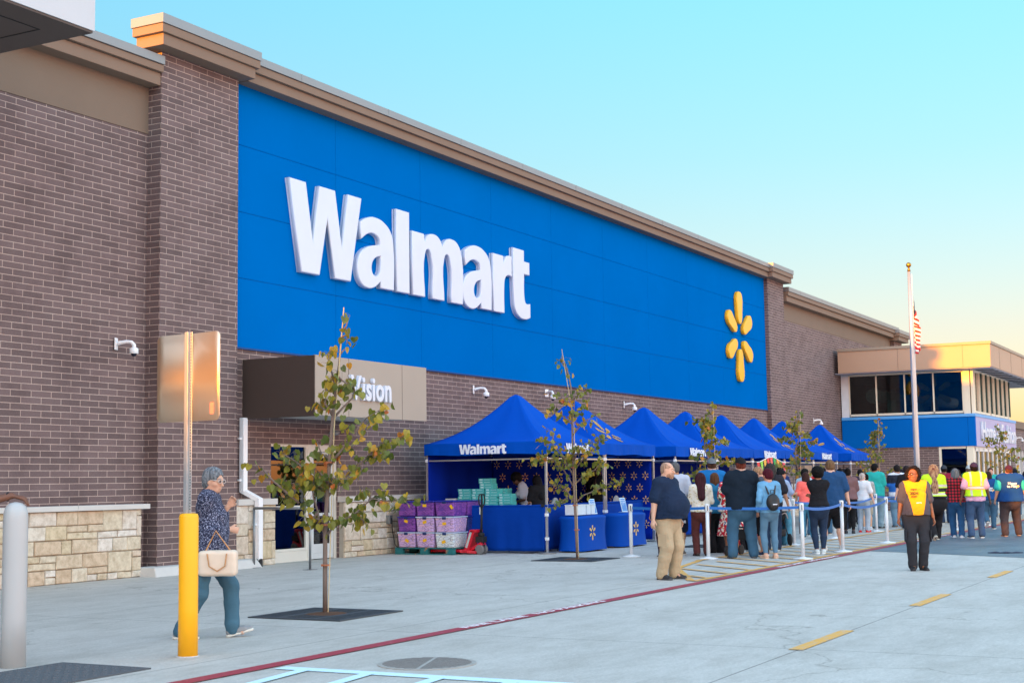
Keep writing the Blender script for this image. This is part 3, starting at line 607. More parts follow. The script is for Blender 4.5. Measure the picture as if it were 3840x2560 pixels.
# ---------------------------------------------------------------- glazed entrance building and what lies past it
def tower():
    T = empty('entrance_building', (0, 0, 0), 0, 'two storey glazed entrance block with tan roof band, blue belt and lilac sign band', 'entrance block')
    X, Y = 61.1, 11.06
    TAN = mat('tan_fascia', 'b09078', .55, .04, .8); CREAM = mat('cream_frame', 'e0d8c4', .5, .03); BL = mat('blue_belt', '0062b8', .7, .04, 1, spec=.05); LIL = mat('lilac_band', 'a59fc6', .5, .03)
    b = MB(); b.box(60.17, 76, 10.15, 16.45, 5.86, 6.78); b.build('roof_band', TAN, T, bevel=.01)
    b = MB(); b.box(60.13, 76.04, 10.11, 16.46, 6.784, 6.9); b.build('roof_edge', mat('roof_edge', '958676', .5, .04), T)
    b = MB()
    for y in (11.25, 13.9): b.box(60.163, 60.17, y-.006, y+.006, 5.87, 6.78)
    for x in (62.3, 65.2, 68.2, 71.2): b.box(x-.006, x+.006, 10.143, 10.15, 5.87, 6.78)
    b.build('band_joint', mat('joint_tan', '73665a', .8), T)
    b = MB(); b.box(60.2, 76, 10.18, 16.6, 5.83, 5.857); b.build('soffit', mat('soffit_grey', '9a98a6', .5, .05), T)
    for i in range(12): b = MB(); b.box(61.5+i*1.17, 61.9+i*1.17, 10.3, 11.0, 5.815, 5.829); b.build('soffit_vent', RUBBER, T)
    # corner posts and frames, west face
    b = MB(); b.box(61.1, 61.4, 16.27, 16.6, 3.99, 5.83); b.build('corner_post', mat('pale_post', 'd4dbe2', .5), T)
    b = MB(); b.box(61.08, 61.4, 11.2, 11.46, 4.0, 5.83); b.build('corner_post', CREAM, T); b = MB(); b.box(61.08, 61.4, 11.16, 11.42, 0, 2.66); b.build('corner_post', CREAM, T)
    b = MB(); F = .05
    ys = [16.25, 15.08, 13.88, 12.68, 11.48]
    for y in ys: b.box(61.1, 61.18, y-F/2-.005, y+F/2+.005, 4.05, 5.8)
    b.box(61.1, 61.18, 11.48, 16.25, 4.04, 4.13); b.box(61.1, 61.18, 11.48, 16.25, 5.76, 5.83); fr = b.build('window_frame', CREAM, T)
    b = MB()
    for y0, y1 in zip(ys, ys[1:]): b.box(61.13, 61.14, y1+.03, y0-.03, 4.13, 5.76)
    b.build('pane', TGLASS, fr)
    # south face strip of narrow lights
    b = MB(); xs = [61.42+1.17*i for i in range(8)]
    for x in xs: b.box(x-.03, x+.03, Y-.02, Y+.1, 4.05, 5.8)
    b.box(61.4, 69.64, Y, Y+.1, 4.03, 4.12); b.box(61.4, 69.64, Y, Y+.1, 5.75, 5.83); b.box(65.1, 65.28, Y-.03, Y+.1, 4.05, 5.8); b.box(69.6, 69.75, Y-.03, Y+.1, 4.0, 5.8)
    b.box(61.15, 61.4, Y, Y+.1, 4.0, 5.83)
    fr = b.build('window_frame', CREAM, T)
    b = MB()
    for x0, x1 in zip(xs, xs[1:]): b.box(x0+.03, x1-.03, Y+.05, Y+.06, 4.12, 5.75)
    b.build('pane', mat('sky_tint_glass', 'c8b8a8', .12, .02, metal=.75), fr)  # peach base colour paints in the sky these panes reflect
    for x in xs[1:]: b = MB(); b.box(x+.03, x+.055, Y-.1, Y+.02, 4.12, 5.75); b.build('window_fin', mat('green_fin', '22403c', .5), T)
    # belts
    b = MB(); b.box(61.0, 71.3, 11.0, 16.6, 3.88, 4.0); b.build('belt_cap', mat('belt_cap_blue', '4f9fe0', .4), T)
    b = MB(); b.box(61.03, 61.2, 11.33, 16.6, 2.66, 3.876); b.box(61.03, 61.2, 11.03, 11.32, 2.66, 3.876); b.box(61.2, 71.28, 11.3, 16.5, 2.6, 3.87); b.build('blue_belt', BL, T)
    b = MB(); b.box(61.2, 71.3, 11.03, 11.2, 2.65, 3.876); b.build('lilac_band', LIL, T)
    # ground floor
    b = MB(); b.box(61.1, 61.5, 12.56, 16.6, 0, 2.655); b.build('brick_wall', BRICK, T, uv=True); b = MB(); b.box(70.3, 71.3, 11.1, 11.6, 0, 2.645); b.build('brick_pier', BRICK, T, uv=True)
    b = MB(); b.box(61.1, 61.2, 12.46, 12.56, 0, 2.655); b.box(61.1, 61.2, 11.46, 12.46, 2.56, 2.655); b.box(61.1, 61.2, 11.46, 12.46, 0, .15); fr = b.build('window_frame', CREAM, T)
    b = MB(); b.box(61.14, 61.15, 11.46, 12.46, .15, 2.56); b.build('pane', TGLASSD, fr)
    WF = mat('white_frame', 'dedcd8', .45)
    b = MB()
    for x in (61.5, 62.3, 63.4, 64.5, 65.6, 66.7, 67.8, 68.9, 70.2): b.box(x-.06, x+.06, 11.15, 11.25, 0, 2.6)
    b.box(61.45, 70.3, 11.15, 11.25, 2.45, 2.645); b.box(61.45, 70.3, 11.15, 11.25, 0, .2); fr = b.build('shop_front', WF, T)
    b = MB(); b.box(61.5, 70.2, 11.2, 11.21, .2, 2.45); b.build('pane', TGLASS, fr)
    b = MB(); rnd = random.Random(5)
    for i in range(14): x = rnd.uniform(61.6, 66); z = rnd.uniform(.3, 1.5); b.box(x, x+.4, 12, 12.2, z, z+.5)
    b.build('window_display', mat('orange_display', 'f08030', .6, .2, 2), T)
    # interior seen through the upper glass
    b = MB(); b.box(72, 72.1, 11.4, 16.6, 2.7, 5.8); b.box(61.3, 72, 11.4, 16.6, 4.0, 4.02); b.box(61.3, 72, 16.5, 16.6, 4.02, 5.8); b.box(61.3, 72, 11.3, 16.6, 5.79, 5.825)
    for x in (63, 65, 67): b.box(x, x+.15, 11.3, 16.5, 5.5, 5.79)
    b.build('interior', mat('interior_grey', '5c6c70', .8, .1, 2), T)
    b = MB(); b.tube([(62.2, 15.5, 4.95), (62.9, 15.5, 4.95)], .33, 20); b.tube([(62.9, 15.45, 4.95), (70, 13.6, 4.9)], .26, 16); b.box(62.4, 63.6, 14.9, 15.35, 4.8, 5.15); b.box(62.6, 63.8, 14.6, 15.0, 4.2, 4.75); b.box(62.9, 63.9, 13.5, 13.9, 4.15, 4.6)
    b.build('air_duct', mat('duct', 'e4eedc', .6, .03), T, smooth=False)
    ms = spark_mesh(.55, .05, 'hung_petal')
    for me in ms: me.transform(Matrix.Translation((0, 0, 5.0))); me.transform(Matrix.Rotation(-PI/2, 4, 'Z')); me.transform(Matrix.Translation((62.3, 12.9, 0))); link('hung_petal', me, YEL, T)
    # sign on the lilac band
    S = empty('band_sign', (66.4, 11.03, 3.25), 0, 'white raised letters reading Home & Fashion on the lilac band', 'sign')
    me = text_mesh('Home & Fashion', 1.14, .04, .022, 'letters', sx=1.12); me.transform(Matrix.Translation((0, -.05, 0))); link('letters', me, WHITEL, S)
    # lower building past the entrance block
    B = empty('far_wing', (0, 0, 0), 0, 'low brick wing with tall white framed windows past the entrance block', 'building')
    b = MB(); b.box(71.3, 130, 11.4, 40, 2.65, 3.7); b.box(72.3, 130, 11.45, 12, 0, .3); b.box(71.3, 72.3, 11.4, 12, 0, 2.65); b.build('brick_wall', BRICK, B, uv=True)
    b = MB(); b.box(71.3, 130, 11.25, 40, 3.7, 4.05); b.build('stucco_band', STUC, B)
    b = MB(); b.box(72.3, 130, 11.7, 12, .3, 2.65); b.build('pane', TGLASSD, B)
    b = MB()
    for i in range(26): b.box(72.3+i*1.1, 72.45+i*1.1, 11.42, 11.6, 0, 2.65)
    b.build('window_frame', WF, B)
    for i in (3, 8, 13): b = MB(); b.box(72.5+i*1.1, 73.3+i*1.1, 11.36, 11.4, .7, 2.2); b.build('window_banner', mat('violet_banner', '5a50c8', .6), B)
tower()
# unseen tan building added behind the camera to keep the low sun off the paving
def across():
    T = empty('sun_block_building', (-78, 30, 0), 0, 'unseen low tan building added behind the camera to block the low sun', 'building')
    b = MB(); b.box(-6, 6, -130, 60, 0, 6.7); b.box(4.2, 5.9, -13.72, 59.9, 6.7, 8.8); b.build('wall', mat('tan_wall', 'b08a66', .8, .1, .5), T)  # thin raised strip on top added to shade the bald man and the queue
    b = MB(); b.box(-6.3, 6.3, -130.3, -13.75, 6.7, 7.2); b.box(-6.3, 4.1, -13.7, 60.3, 6.7, 7.2); b.build('roof', mat('brown_roof', '6a4c3a', .8), T)
    b = MB()
    for i in range(38): b.box(6.0, 6.05, -127+i*5, -124+i*5, .9, 2.6)
    b.build('window', GLASS, T)
across()
# ---------------------------------------------------------------- tents
TENTS = [(25.77, 28.65, 'w', 'first blue canopy tent by the pallet of bins, word on two sides'),
         (28.65, 31.47, 's', 'second blue canopy tent from the left, behind the second sapling, yellow emblem on its roof'),
         (32.79, 35.76, 'w', 'blue canopy tent third in the row, after the gap, word on its valance'),
         (35.76, 38.66, 's', 'fourth blue canopy tent, emblem on its roof above the grey cap man'),
         (38.66, 41.59, 'w', 'fifth blue canopy tent with the row of coloured pennants under it'),
         (41.59, 44.60, 's', 'sixth blue canopy tent, emblem on its roof right of the pennant tent'),
         (44.60, 47.40, 'w', 'seventh blue canopy tent, word on its valance, right of the brick corner'),
         (49.09, 51.65, 's2', 'last blue canopy tent, standing alone nearest the flagpole')]
TY0, TY1, ZE, ZV, ZA = 13.08, 15.96, 2.02, 2.26, 3.38
def roof_z(t): return ZV+(ZA-ZV)*(.42*t+.58*t**2.1)-(.05*max(0, (t-.93)/.07)**2)
def tent(x0, x1, kind, label, k):
    cx, cy = (x0+x1)/2, (TY0+TY1)/2; hx, hy = (x1-x0)/2-.012, (TY1-TY0)/2
    T = empty('canopy_tent', (cx, cy, 0), 0, label, 'tent', 'blue canopy tents along the store wall')
    rnd = random.Random(k)
    b = MB()
    def surf(side, u, t, off=0.):
        # u -1..1 along the edge, t 0 at eave .. 1 at apex
        s = 1-t; wr = .012*math.sin(7*u+side*2+k)*math.sin(PI*t)*1.5; sag = -.07*math.sin(PI*min(1, t*1.15))*(1-abs(u)**2)*(1-t)
        z = roof_z(t)+sag+wr*.6+off
        r = s+.012
        if side == 0: return (u*hx*r, -hy*r, z)
        if side == 1: return (hx*r, u*hy*r, z)
        if side == 2: return (-u*hx*r, hy*r, z)
        return (-hx*r, -u*hy*r, z)
    for sd in range(4): b.grid(lambda a, c, sd=sd: surf(sd, a*2-1, c), 14, 18)
    top = b.build('canopy', TARP, T, smooth=True, solid=.006)
    # valance, slightly rippled at its lower edge
    b = MB(); path = []
    def val(a, c):
        a4 = a*4; sd = int(min(3, a4)); u = (a4-sd)*2-1; w = .012*math.sin(u*9+k+sd)*(1-c)+.01*math.sin(u*23+sd*3)*(1-c); z = ZE+(ZV-ZE)*c+(.012*math.sin(u*5+k))*(1-c)
        p = surf(sd, u, 0); n = [(0, -1), (1, 0), (0, 1), (-1, 0)][sd]
        return (p[0]+n[0]*w, p[1]+n[1]*w, z)
    b.grid(val, 96, 4); b.build('valance', TARP, T, smooth=False, solid=.004)
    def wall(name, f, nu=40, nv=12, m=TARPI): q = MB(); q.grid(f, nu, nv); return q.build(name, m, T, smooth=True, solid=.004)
    # legs: square tube, brackets, disc feet
    for sx in (-1, 1):
        for sy in (-1, 1):
            if k == 1 and sx == -1: pass
            px, py = sx*(hx-.03), sy*(hy-.03); b = MB(); b.box(px-.022, px+.022, py-.022, py+.022, .02, 2.2); b.box(px-.016, px+.016, py-.016, py+.016, .02, 2.24)
            lg = b.build('leg', ALU, T, bevel=.003)
            b = MB()
            for z in (.30, .78, 1.92): b.box(px-.03, px+.03, py-.03, py+.03, z-.03, z+.03)
            b.build('leg_bracket', WHITE, lg)
            if sy < 0:
                b = MB(); b.lathe([(.19, 0), (.19, .025), (.17, .03)], (px, py, .001), 20); b.build('foot_disc', STEEL, lg)
    b = MB()
    for sx in (-1, 1): b.box(sx*(hx-.03)-.012, sx*(hx-.03)+.012, -hy+.05, hy-.05, 1.9, 1.93)
    for sy in (-1, 1): b.box(-hx+.05, hx-.05, sy*(hy-.03)-.012, sy*(hy-.03)+.012, 1.9, 1.93)
    b.build('frame_rail', ALU, T)
    if k < 6:    # cloth walls
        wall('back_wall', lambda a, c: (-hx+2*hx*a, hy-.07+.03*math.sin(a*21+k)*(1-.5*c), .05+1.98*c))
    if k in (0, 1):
        L = 2.0 if k == 0 else 2.75
        wall('patterned_wall', lambda a, c: (hx-.05+.02*math.sin(a*17)*(1-c), hy-.06-L*a, .05+1.95*c))
        ms, Ms = [], []
        base = [join_meshes(spark_mesh(.062, .0012, slim=.55), [Matrix()]*6, 'print')]
        for i in range(10):
            for j in range(7):
                y = hy-.2-i*.29-(.145 if j % 2 else 0); z = 1.84-j*.285
                if y > hy-L-.02 and z > .2:
                    ms.append(base[0]); Ms.append(Matrix.Translation((hx-.085, y, z)) @ Matrix.Rotation(-PI/2, 4, 'Z'))
        link('wall_print', join_meshes(ms, Ms, 'wall_print'), PRINTY, T)
    if k == 0:   # half wall towards the camera
        wall('half_wall', lambda a, c: (-hx-.01+.018*math.sin(a*26)*(1-c)+.008*math.sin(a*61)*(1-c), -hy+.08+(2*hy-.2)*a, .05+.90*c), 80, 12, SKIRT)
        b = MB(); b.tube([(-hx, -hy, .96), (-hx, hy-.05, .96)], .022); b.build('half_wall_rail', SKIRT, T)
        b = MB(); b.box(-hx-.03, -hx+.03, -hy+.05, -hy+.13, .94, .99); b.build('rail_clamp', RUBBER, T)
    if k < 3:
        wall('front_half_wall', lambda a, c: (-hx+.03+(2*hx-.06)*a, -hy+.3+.018*math.sin(a*24+k)*(1-c)+.01*math.sin(a*57)*(1-c), .05+.90*c), 80, 12, SKIRT)
        b = MB(); b.tube([(-hx, -hy+.3, .96), (hx, -hy+.3, .96)], .022); b.build('half_wall_rail', SKIRT, T)
    # prints
    def word(side):
        me = word_mesh(1.12)
        me.transform(Matrix.Translation((-.02, 0, ZE+.115)))
        if side == 0: me.transform(Matrix.Translation((-.02, -hy-.045, 0)))
        else: me.transform(Matrix.Rotation(-PI/2, 4, 'Z')); me.transform(Matrix.Translation((-hx-.045, 0, 0)))
        link('word_print', me, PRINTW, T)
    if kind == 'w': word(0)
    if k == 0: word(3)
    def emblem(side):
        ms = []
        for me in spark_mesh(.26, .0015):
            bm = bmesh.new(); bm.from_mesh(me); bmesh.ops.triangulate(bm, faces=bm.faces); bmesh.ops.subdivide_edges(bm, edges=bm.edges, cuts=1); bm.to_mesh(me); bm.free()
            for v in me.vertices:
                x, y, z = v.co; t = .40+z*.62; h = hx if side == 0 else hy
                p = surf(side, (x/h)/(1-t), t, .012+(0 if abs(y) < 0 else .004)); v.co = p
            ms.append(me)
        link('roof_emblem', join_meshes(ms, [Matrix()]*6, 'roof_emblem'), PRINTY, T)
    if kind[0] == 's': emblem(0)
    if kind == 's2': emblem(3)
    if k == 1:
        me = word_mesh(1.3); me.transform(Matrix.Translation((-.1, hy-.13, 1.22))); link('word_print', me, PRINTW, T)
    return T
for k, a in enumerate(TENTS): tent(*a, k)
# pennants under the fifth tent
def pennants():
    T = empty('pennant_string', (40.1, 13.02, 2.0), 0, 'string of nine small coloured pennants under the fifth tent', 'bunting')
    cs = ['e03a36', '8fcf4a', 'f0b040', 'e0404a', 'ee6a5a', '2fa84c', 'f2a63a', '1f7a3c', 'e8455a']
    n = 9; P = lambda i: Vector((-1.32+2.64*i/n, 0, .02+(.08*math.cos(abs(i-4.5)/4.5*PI))-.04))
    b = MB(); b.tube([P(i) for i in range(n+1)], .012, 6); b.build('string', WHITE, T)
    for i in range(n):
        p, q = P(i+.08), P(i+.92); m = (p+q)/2+Vector((0, -.04, -.42)); b = MB(); b.add([p, q, m, p+Vector((0, .006, 0)), q+Vector((0, .006, 0)), m+Vector((0, .006, 0))], [(0, 1, 2), (5, 4, 3), (0, 3, 4, 1), (1, 4, 5, 2), (2, 5, 3, 0)])
        b.build('pennant', mat('pennant_'+cs[i], cs[i], .7, .12, 14), T)
pennants()

# ---------------------------------------------------------------- stretch-covered tables with their things
def cover_table(x0, x1, y0, y1, z, label, sx):
    T = empty('covered_table', ((x0+x1)/2, (y0+y1)/2, 0), 0, label, 'table', 'tables in fitted blue covers')
    hx, hy = (x1-x0)/2, (y1-y0)/2; b = MB(); rings = []
    pts = [(-1, -1), (0, -1), (1, -1), (1, 0), (1, 1), (0, 1), (-1, 1), (-1, 0)]
    nz = 12
    for i in range(nz+1):
        f = i/nz; zz = z*f; waist = .075*math.sin(PI*f)
        r = []
        for px, py in pts:
            c = 1 if px and py else 0
            ix = hx-(waist if not c else waist*.25)*(1 if px else 0); iy = hy-(waist if not c else waist*.25)*(1 if py else 0)
            lift = (0 if c else .035*(1-f)**3)
            r.append((px*ix if px else 0, py*iy if py else 0, .012+zz+lift*(1-f)))
        rings.append(r)
    vs = [p for r in rings for p in r]; n = 8
    fs = [(i*n+k, i*n+(k+1) % n, (i+1)*n+(k+1) % n, (i+1)*n+k) for i in range(nz) for k in range(n)]+[tuple(nz*n+k for k in range(n))]
    b.add(vs, fs); o = b.build('fitted_cover', STRETCH, T, smooth=True, bevel=.0)
    e = o.modifiers.new('sub', 'SUBSURF'); e.levels = e.render_levels = 1
    me = join_meshes(spark_mesh(.105, .0015), [Matrix()]*6, 'emblem'); me.transform(Matrix.Translation((sx, -hy+.045, .40))); link('emblem', me, PRINTY, T)
    return T
cover_table(26.27, 27.72, 12.55, 13.2, .74, 'blue covered table behind the second sapling with white trays on top', -.12)
cover_table(28.35, 29.86, 12.55, 13.2, .74, 'blue covered table between the second tent leg and the lone white post', .03)
def counter_sign(x, y, label):
    T = empty('counter_sign', (x, y, .757), R(-6), label, 'sign', 'framed notices on the blue tables')
    tilt = Matrix.Rotation(R(-14), 4, 'X')
    b = MB(); b.box(-.115, .115, -.006, .006, 0, .32); me = b.mesh('frame'); me.transform(tilt); link('frame', me, mat('sign_frame', 'd6ecf8', .3), T)
    b = MB(); b.box(-.10, .10, -.008, -.0062, .015, .305); me = b.mesh('card'); me.transform(tilt); link('card', me, mat('sign_card', '4a8cd0', .5), T)
    me = text_mesh('One sample\nper person', .042, .0004, .0012, 'lettering'); me.transform(Matrix.Translation((0, -.0085, .245))); me.transform(tilt); link('lettering', me, WHITEL, T)
    b = MB()
    for i, (w_, z_) in enumerate(((.14, .19), (.11, .175), (.06, .145))): b.box(-.08, -.08+w_, -.0092, -.0082, z_, z_+.005)
    me = b.mesh('small_print'); me.transform(tilt); link('small_print', me, WHITEL, T)
    b = MB(); b.box(-.12, .08, -.03, .09, -.002, .004); b.build('stand', mat('sign_frame'), T)
counter_sign(27.42, 12.8, 'framed notice on the table behind the second sapling'); counter_sign(29.02, 12.8, 'framed notice on the table with the yellow emblem')
def tray(x, y, w, label):
    T = empty('tray', (x, y, .757), 0, label, 'tray', 'white trays on the first covered table'); b = MB(); d, h = .3, .2
    b.box(-w/2, w/2, -d/2, -d/2+.008, 0, h); b.box(-w/2, w/2, d/2-.008, d/2, 0, h); b.box(-w/2, -w/2+.008, -d/2+.008, d/2-.008, 0, h); b.box(w/2-.008, w/2, -d/2+.008, d/2-.008, 0, h); b.box(-w/2+.008, w/2-.008, -d/2+.008, d/2-.008, 0, .008)
    b.build('bin', mat('tray_white', 'dfe5ea', .5), T, bevel=.003)
    b = MB(); b.tube([(-w/2-.004, -d/2-.004, h), (w/2+.004, -d/2-.004, h), (w/2+.004, d/2+.004, h), (-w/2-.004, d/2+.004, h), (-w/2-.004, -d/2-.004, h)], .007, 6); b.build('rim', mat('tray_white'), T)
for x, w, l in ((26.55, .36, 'leftmost white tray on the first covered table'), (26.87, .2, 'white tray in the middle of the first covered table'), (27.09, .18, 'white tray beside the sapling trunk on the first covered table')): tray(x, 12.82, w, l)
def chair(x, y, rz, label):
    T = empty('folding_chair', (x, y, 0), rz, label, 'chair', 'grey folding chairs inside the tents'); m = mat('chair_plastic', 'aeb4ba', .5, .05)
    b = MB(); b.box(-.21, .21, -.2, .2, .43, .46); b.build('seat', m, T, bevel=.015)
    b = MB()
    def bk(u, v):
        x_ = (u*2-1)*.23; top = .74+.36*math.sqrt(max(0, 1-(x_/.235)**2)); z = .72+(top-.72)*v; return (x_, .22+.12*(z-.7)+.03*(x_/.23)**2, z)
    b.grid(bk, 18, 8); b.build('backrest', m, T, solid=.02)
    for s in (-1, 1):
        b = MB(); b.tube([(s*.22, -.2, 0), (s*.22, .2, .85)], .013); b.build('leg', m, T); b = MB(); b.tube([(s*.2, .28, 0), (s*.2, -.1, .44)], .013); b.build('leg', m, T)
chair(27.75, 14.15, PI, 'grey folding chair in the first tent, seen behind its front leg'); chair(30.75, 14.05, PI, 'grey folding chair behind the second framed notice'); chair(32.35, 14.3, PI, 'grey folding chair just left of the dark figure in the shade')
# ---------------------------------------------------------------- stock table with flat teal boxes
def stock():
    T = empty('stock_table', (26.75, 14.85, 0), 0, 'long table inside the first tent stacked with teal boxes', 'table')
    b = MB(); b.box(-.42, .42, -.65, .75, .80, .83); b.build('table_top', mat('table_grey', 'b8babb', .5), T, bevel=.006)
    for sx in (-1, 1):
        for sy in (-.55, .65): b = MB(); b.tube([(sx*.36, sy, 0), (sx*.36, sy, .8)], .014); b.build('leg', STEEL, T)
    rnd = random.Random(4); first = None
    def box(x, y, z, rz, w=1):
        nonlocal first
        if first is None:
            first = empty('product_box', (0, 0, 0), 0, 'flat teal carton piled on the long table in the first tent', 'box', 'flat teal cartons piled in the first tent')
            b = MB(); b.box(-.11, .11, -.155, .155, 0, .052); b.build('carton', mat('teal_box', '4fc6c4', .45, .12, 9), first, bevel=.002)
            b = MB(); b.box(-.1115, -.1103, .06, .13, .012, .042); b.box(-.1115, -.1103, -.12, .02, .022, .03); b.build('label_patch', mat('box_patch', 'c5eef0', .5), first)
            o = first
        else: o = copy_tree(first)
        o.location = (x, y, z); o.rotation_euler = (0, 0, rz)
    cols = [(26.47, 15.35, 9), (26.47, 15.02, 9), (26.47, 14.69, 9), (26.47, 14.36, 7), (26.72, 15.3, 8), (26.72, 14.95, 10), (26.72, 14.6, 9), (26.97, 15.1, 7), (26.97, 14.75, 7)]
    for x, y, n in cols:
        for j in range(n): box(x+rnd.uniform(-.012, .012), y+rnd.uniform(-.012, .012), .831+j*.054, rnd.uniform(-.05, .05)+(PI/2 if rnd.random() < .0 else 0))
    for j in range(2): box(26.47, 14.82, .831+(9+j)*.054, .03)
    for j in range(2, 4): box(26.5, 14.86, .831+(9+j)*.054, .02)
    P = empty('white_box_pile', (26.45, 15.68, .831), 0, 'pile of white flat cartons at the left end of the teal boxes', 'box pile')
    for j in range(6): b = MB(); b.box(-.12+rnd.uniform(-.01, .01), .12, -.13, .13+rnd.uniform(-.01, .01), j*.048, j*.048+.044); b.build('carton', mat('white_carton', 'd8dcdc', .6), P)
    P = empty('paper_bags', (26.45, 14.15, .831), 0, 'flat white bags lying at the near end of the stock table', 'bags')
    for j in range(5): b = MB(); b.box(-.12, .14, -.12+rnd.uniform(-.04, .04), .16, j*.018, j*.018+.014); b.build('bag', mat('bag_white', 'e4e0e0', .7), P)
stock()
# ---------------------------------------------------------------- pallet, clear bins and pallet jack
def pallet():
    T = empty('pallet', (25.55, 15.5, 0), 0, 'worn teal wooden pallet under the purple bins', 'pallet')
    m = mat('teal_wood', '1f6f72', .8, .18, 9, .5, 60, vcol2='a87a4c'); m.node_tree.nodes['Noise Texture'].inputs['Scale'].default_value = 7
    for n in m.node_tree.nodes:
        if n.type == 'MIX':
            r = m.node_tree.nodes.new('ShaderNodeValToRGB'); r.color_ramp.elements[0].position = .36; r.color_ramp.elements[1].position = .42
            m.node_tree.links.new(m.node_tree.nodes['Noise Texture'].outputs[0], r.inputs[0]); m.node_tree.links.new(r.outputs[0], n.inputs[0])
    b = MB()
    for i in range(7): b.box(-.6+i*.175, -.6+i*.175+.13, -.7, .7, .118, .138)
    b.build('deck_board', m, T, bevel=.003)
    for x in (-.6, -.05, .5):
        for y in (-.7, -.09, .52): b = MB(); b.box(x, x+.1, y, y+.18, .022, .116); b.build('block', m, T, bevel=.003)
    b = MB()
    for x in (-.6, -.05, .5): b.box(x, x+.1, -.7, .7, 0, .02)
    b.build('bottom_board', m, T, bevel=.003)
    def fill(name, c1, c2, c3):
        mm, N, L, bb = mnodes(name, .5); tc = N.new('ShaderNodeTexCoord'); v = N.new('ShaderNodeTexVoronoi'); v.inputs['Scale'].default_value = 15
        mp = N.new('ShaderNodeMapping'); mp.inputs['Scale'].default_value = (1, .6, 1.7); mp.inputs['Rotation'].default_value = (.5, .3, .4); L.new(tc.outputs['Object'], mp.inputs[0]); L.new(mp.outputs[0], v.inputs['Vector'])
        sc = N.new('ShaderNodeSeparateColor'); L.new(v.outputs['Color'], sc.inputs[0]); r = ramp(N, [(0, c1), (.5, c2), (1, c3)]); L.new(sc.outputs[0], r.inputs[0])
        v2 = N.new('ShaderNodeTexVoronoi'); v2.feature = 'DISTANCE_TO_EDGE'; v2.inputs['Scale'].default_value = 15; L.new(mp.outputs[0], v2.inputs['Vector']); r2 = ramp(N, [(.0, '6a5a70'), (.06, 'ffffff')]); L.new(v2.outputs[0], r2.inputs[0])
        mx = N.new('ShaderNodeMix'); mx.data_type = 'RGBA'; mx.blend_type = 'MULTIPLY'; mx.inputs[0].default_value = 1; L.new(r.outputs[0], mx.inputs[6]); L.new(r2.outputs[0], mx.inputs[7]); L.new(mx.outputs[2], bb.inputs['Base Color']); return mm
    FP = fill('purple_packets', '8f4fae', '7a3f9e', '5d3a9a'); FL = fill('lilac_packets', 'd8b4dc', 'c3a6dc', 'e8bcd0'); FW = fill('white_packets', 'e2e8e4', 'cfdbe6', 'f0efe8'); FD = fill('dark_packets', '2c3c86', '25306a', '4040a0')
    LB = mat('blue_lid', '2a2c9c', .35, .04); LC = mat('clear_lid', 'c4d4ea', .3, .03); LATCH = mat('navy_latch', '14306a', .4); STK = mat('sticker_yellow', 'fbbd14', .6)
    protos = {}
    def bin_(x, y, z, w, fm, lm, label, stick):
        T = empty('storage_bin', (x, y, z), 0, label, 'storage bin', 'clear storage bins stacked on the pallet'); h, d = .315, .58
        b = MB(); a, c = w/2, d/2
        lo, hi = .88, 1.0
        b.add([(-c*lo, -a*lo, 0), (c*lo, -a*lo, 0), (c*lo, a*lo, 0), (-c*lo, a*lo, 0), (-c*hi+.01, -a*hi+.01, h-.03), (c*hi-.01, -a*hi+.01, h-.03), (c*hi-.01, a*hi-.01, h-.03), (-c*hi+.01, a*hi-.01, h-.03)],
              [(3, 2, 1, 0), (0, 1, 5, 4), (1, 2, 6, 5), (2, 3, 7, 6), (3, 0, 4, 7), (4, 5, 6, 7)]); b.build('tub', fm, T, bevel=.02)
        b = MB(); b.box(-c, c, -a, a, h-.028, h-.003); b.build('lid', lm, T, bevel=.01)
        b = MB(); b.box(-c-.012, -c+.005, -.045, .045, h-.06, h-.008); b.build('latch', LATCH, T, bevel=.008)
        if stick is not None:
            b = MB(); b.obox((-c*.955-.006, stick[0], .17+stick[1]), (.002, 0, 0), (0, .045*math.cos(stick[2]), .045*math.sin(stick[2])), (0, -.028*math.sin(stick[2]), .028*math.cos(stick[2]))); b.build('sticker', STK, T)
    y1, y2, y3 = 15.95, 15.5, 15.03; z0 = .14; H = .317
    x = 25.27
    bin_(x, y1, z0, .44, FL, LC, 'clear bin of lilac packets at the bottom left of the pallet', (-.02, -.03, .5)); bin_(x, y2, z0, .44, FL, LC, 'clear bin of lilac packets, bottom middle of the pallet', (0, -.02, -.35)); bin_(x, y3, z0, .46, FW, LC, 'clear bin of white packets, bottom right of the pallet', (0.02, -.05, -.3))
    bin_(x, y1, z0+H, .44, FP, LB, 'purple bin of dark packets, middle left with a blue lid', (0, .05, .3)); bin_(x, y2, z0+H, .44, FL, LC, 'clear bin of pink packets in the centre of the stack', (0, .03, -.3)); bin_(x, y3, z0+H, .46, FL, LC, 'wide clear bin of lilac packets, middle right', (0, .0, -.05))
    bin_(x, y1, z0+2*H, .44, FP, LB, 'purple bin behind the yellow leaves, top left', None); bin_(x, y2, z0+2*H, .44, FP, LB, 'purple bin with shredded filling, top middle', (0, .05, 0)); bin_(x, y3, z0+2*H, .46, FP, LB, 'purple bin of magenta packets, top right by the jack handle', (-.17, .02, .9))
    for i, yy in enumerate((y1, y2, y3)):
        for j in range(3): bin_(x+.6, yy, z0+H*j, .44, FD if (i+j) % 2 else FP, LB, f"blue lidded bin in the rear row, {('left','middle','right')[i]} column, {('bottom','middle','top')[j]} layer", None)
    # jack
    J = empty('pallet_jack', (25.36, 14.5, 0), R(-90), 'red pallet jack with black steering handle beside the pallet', 'pallet jack'); RED = mat('jack_red', 'c8182e', .35, .05)
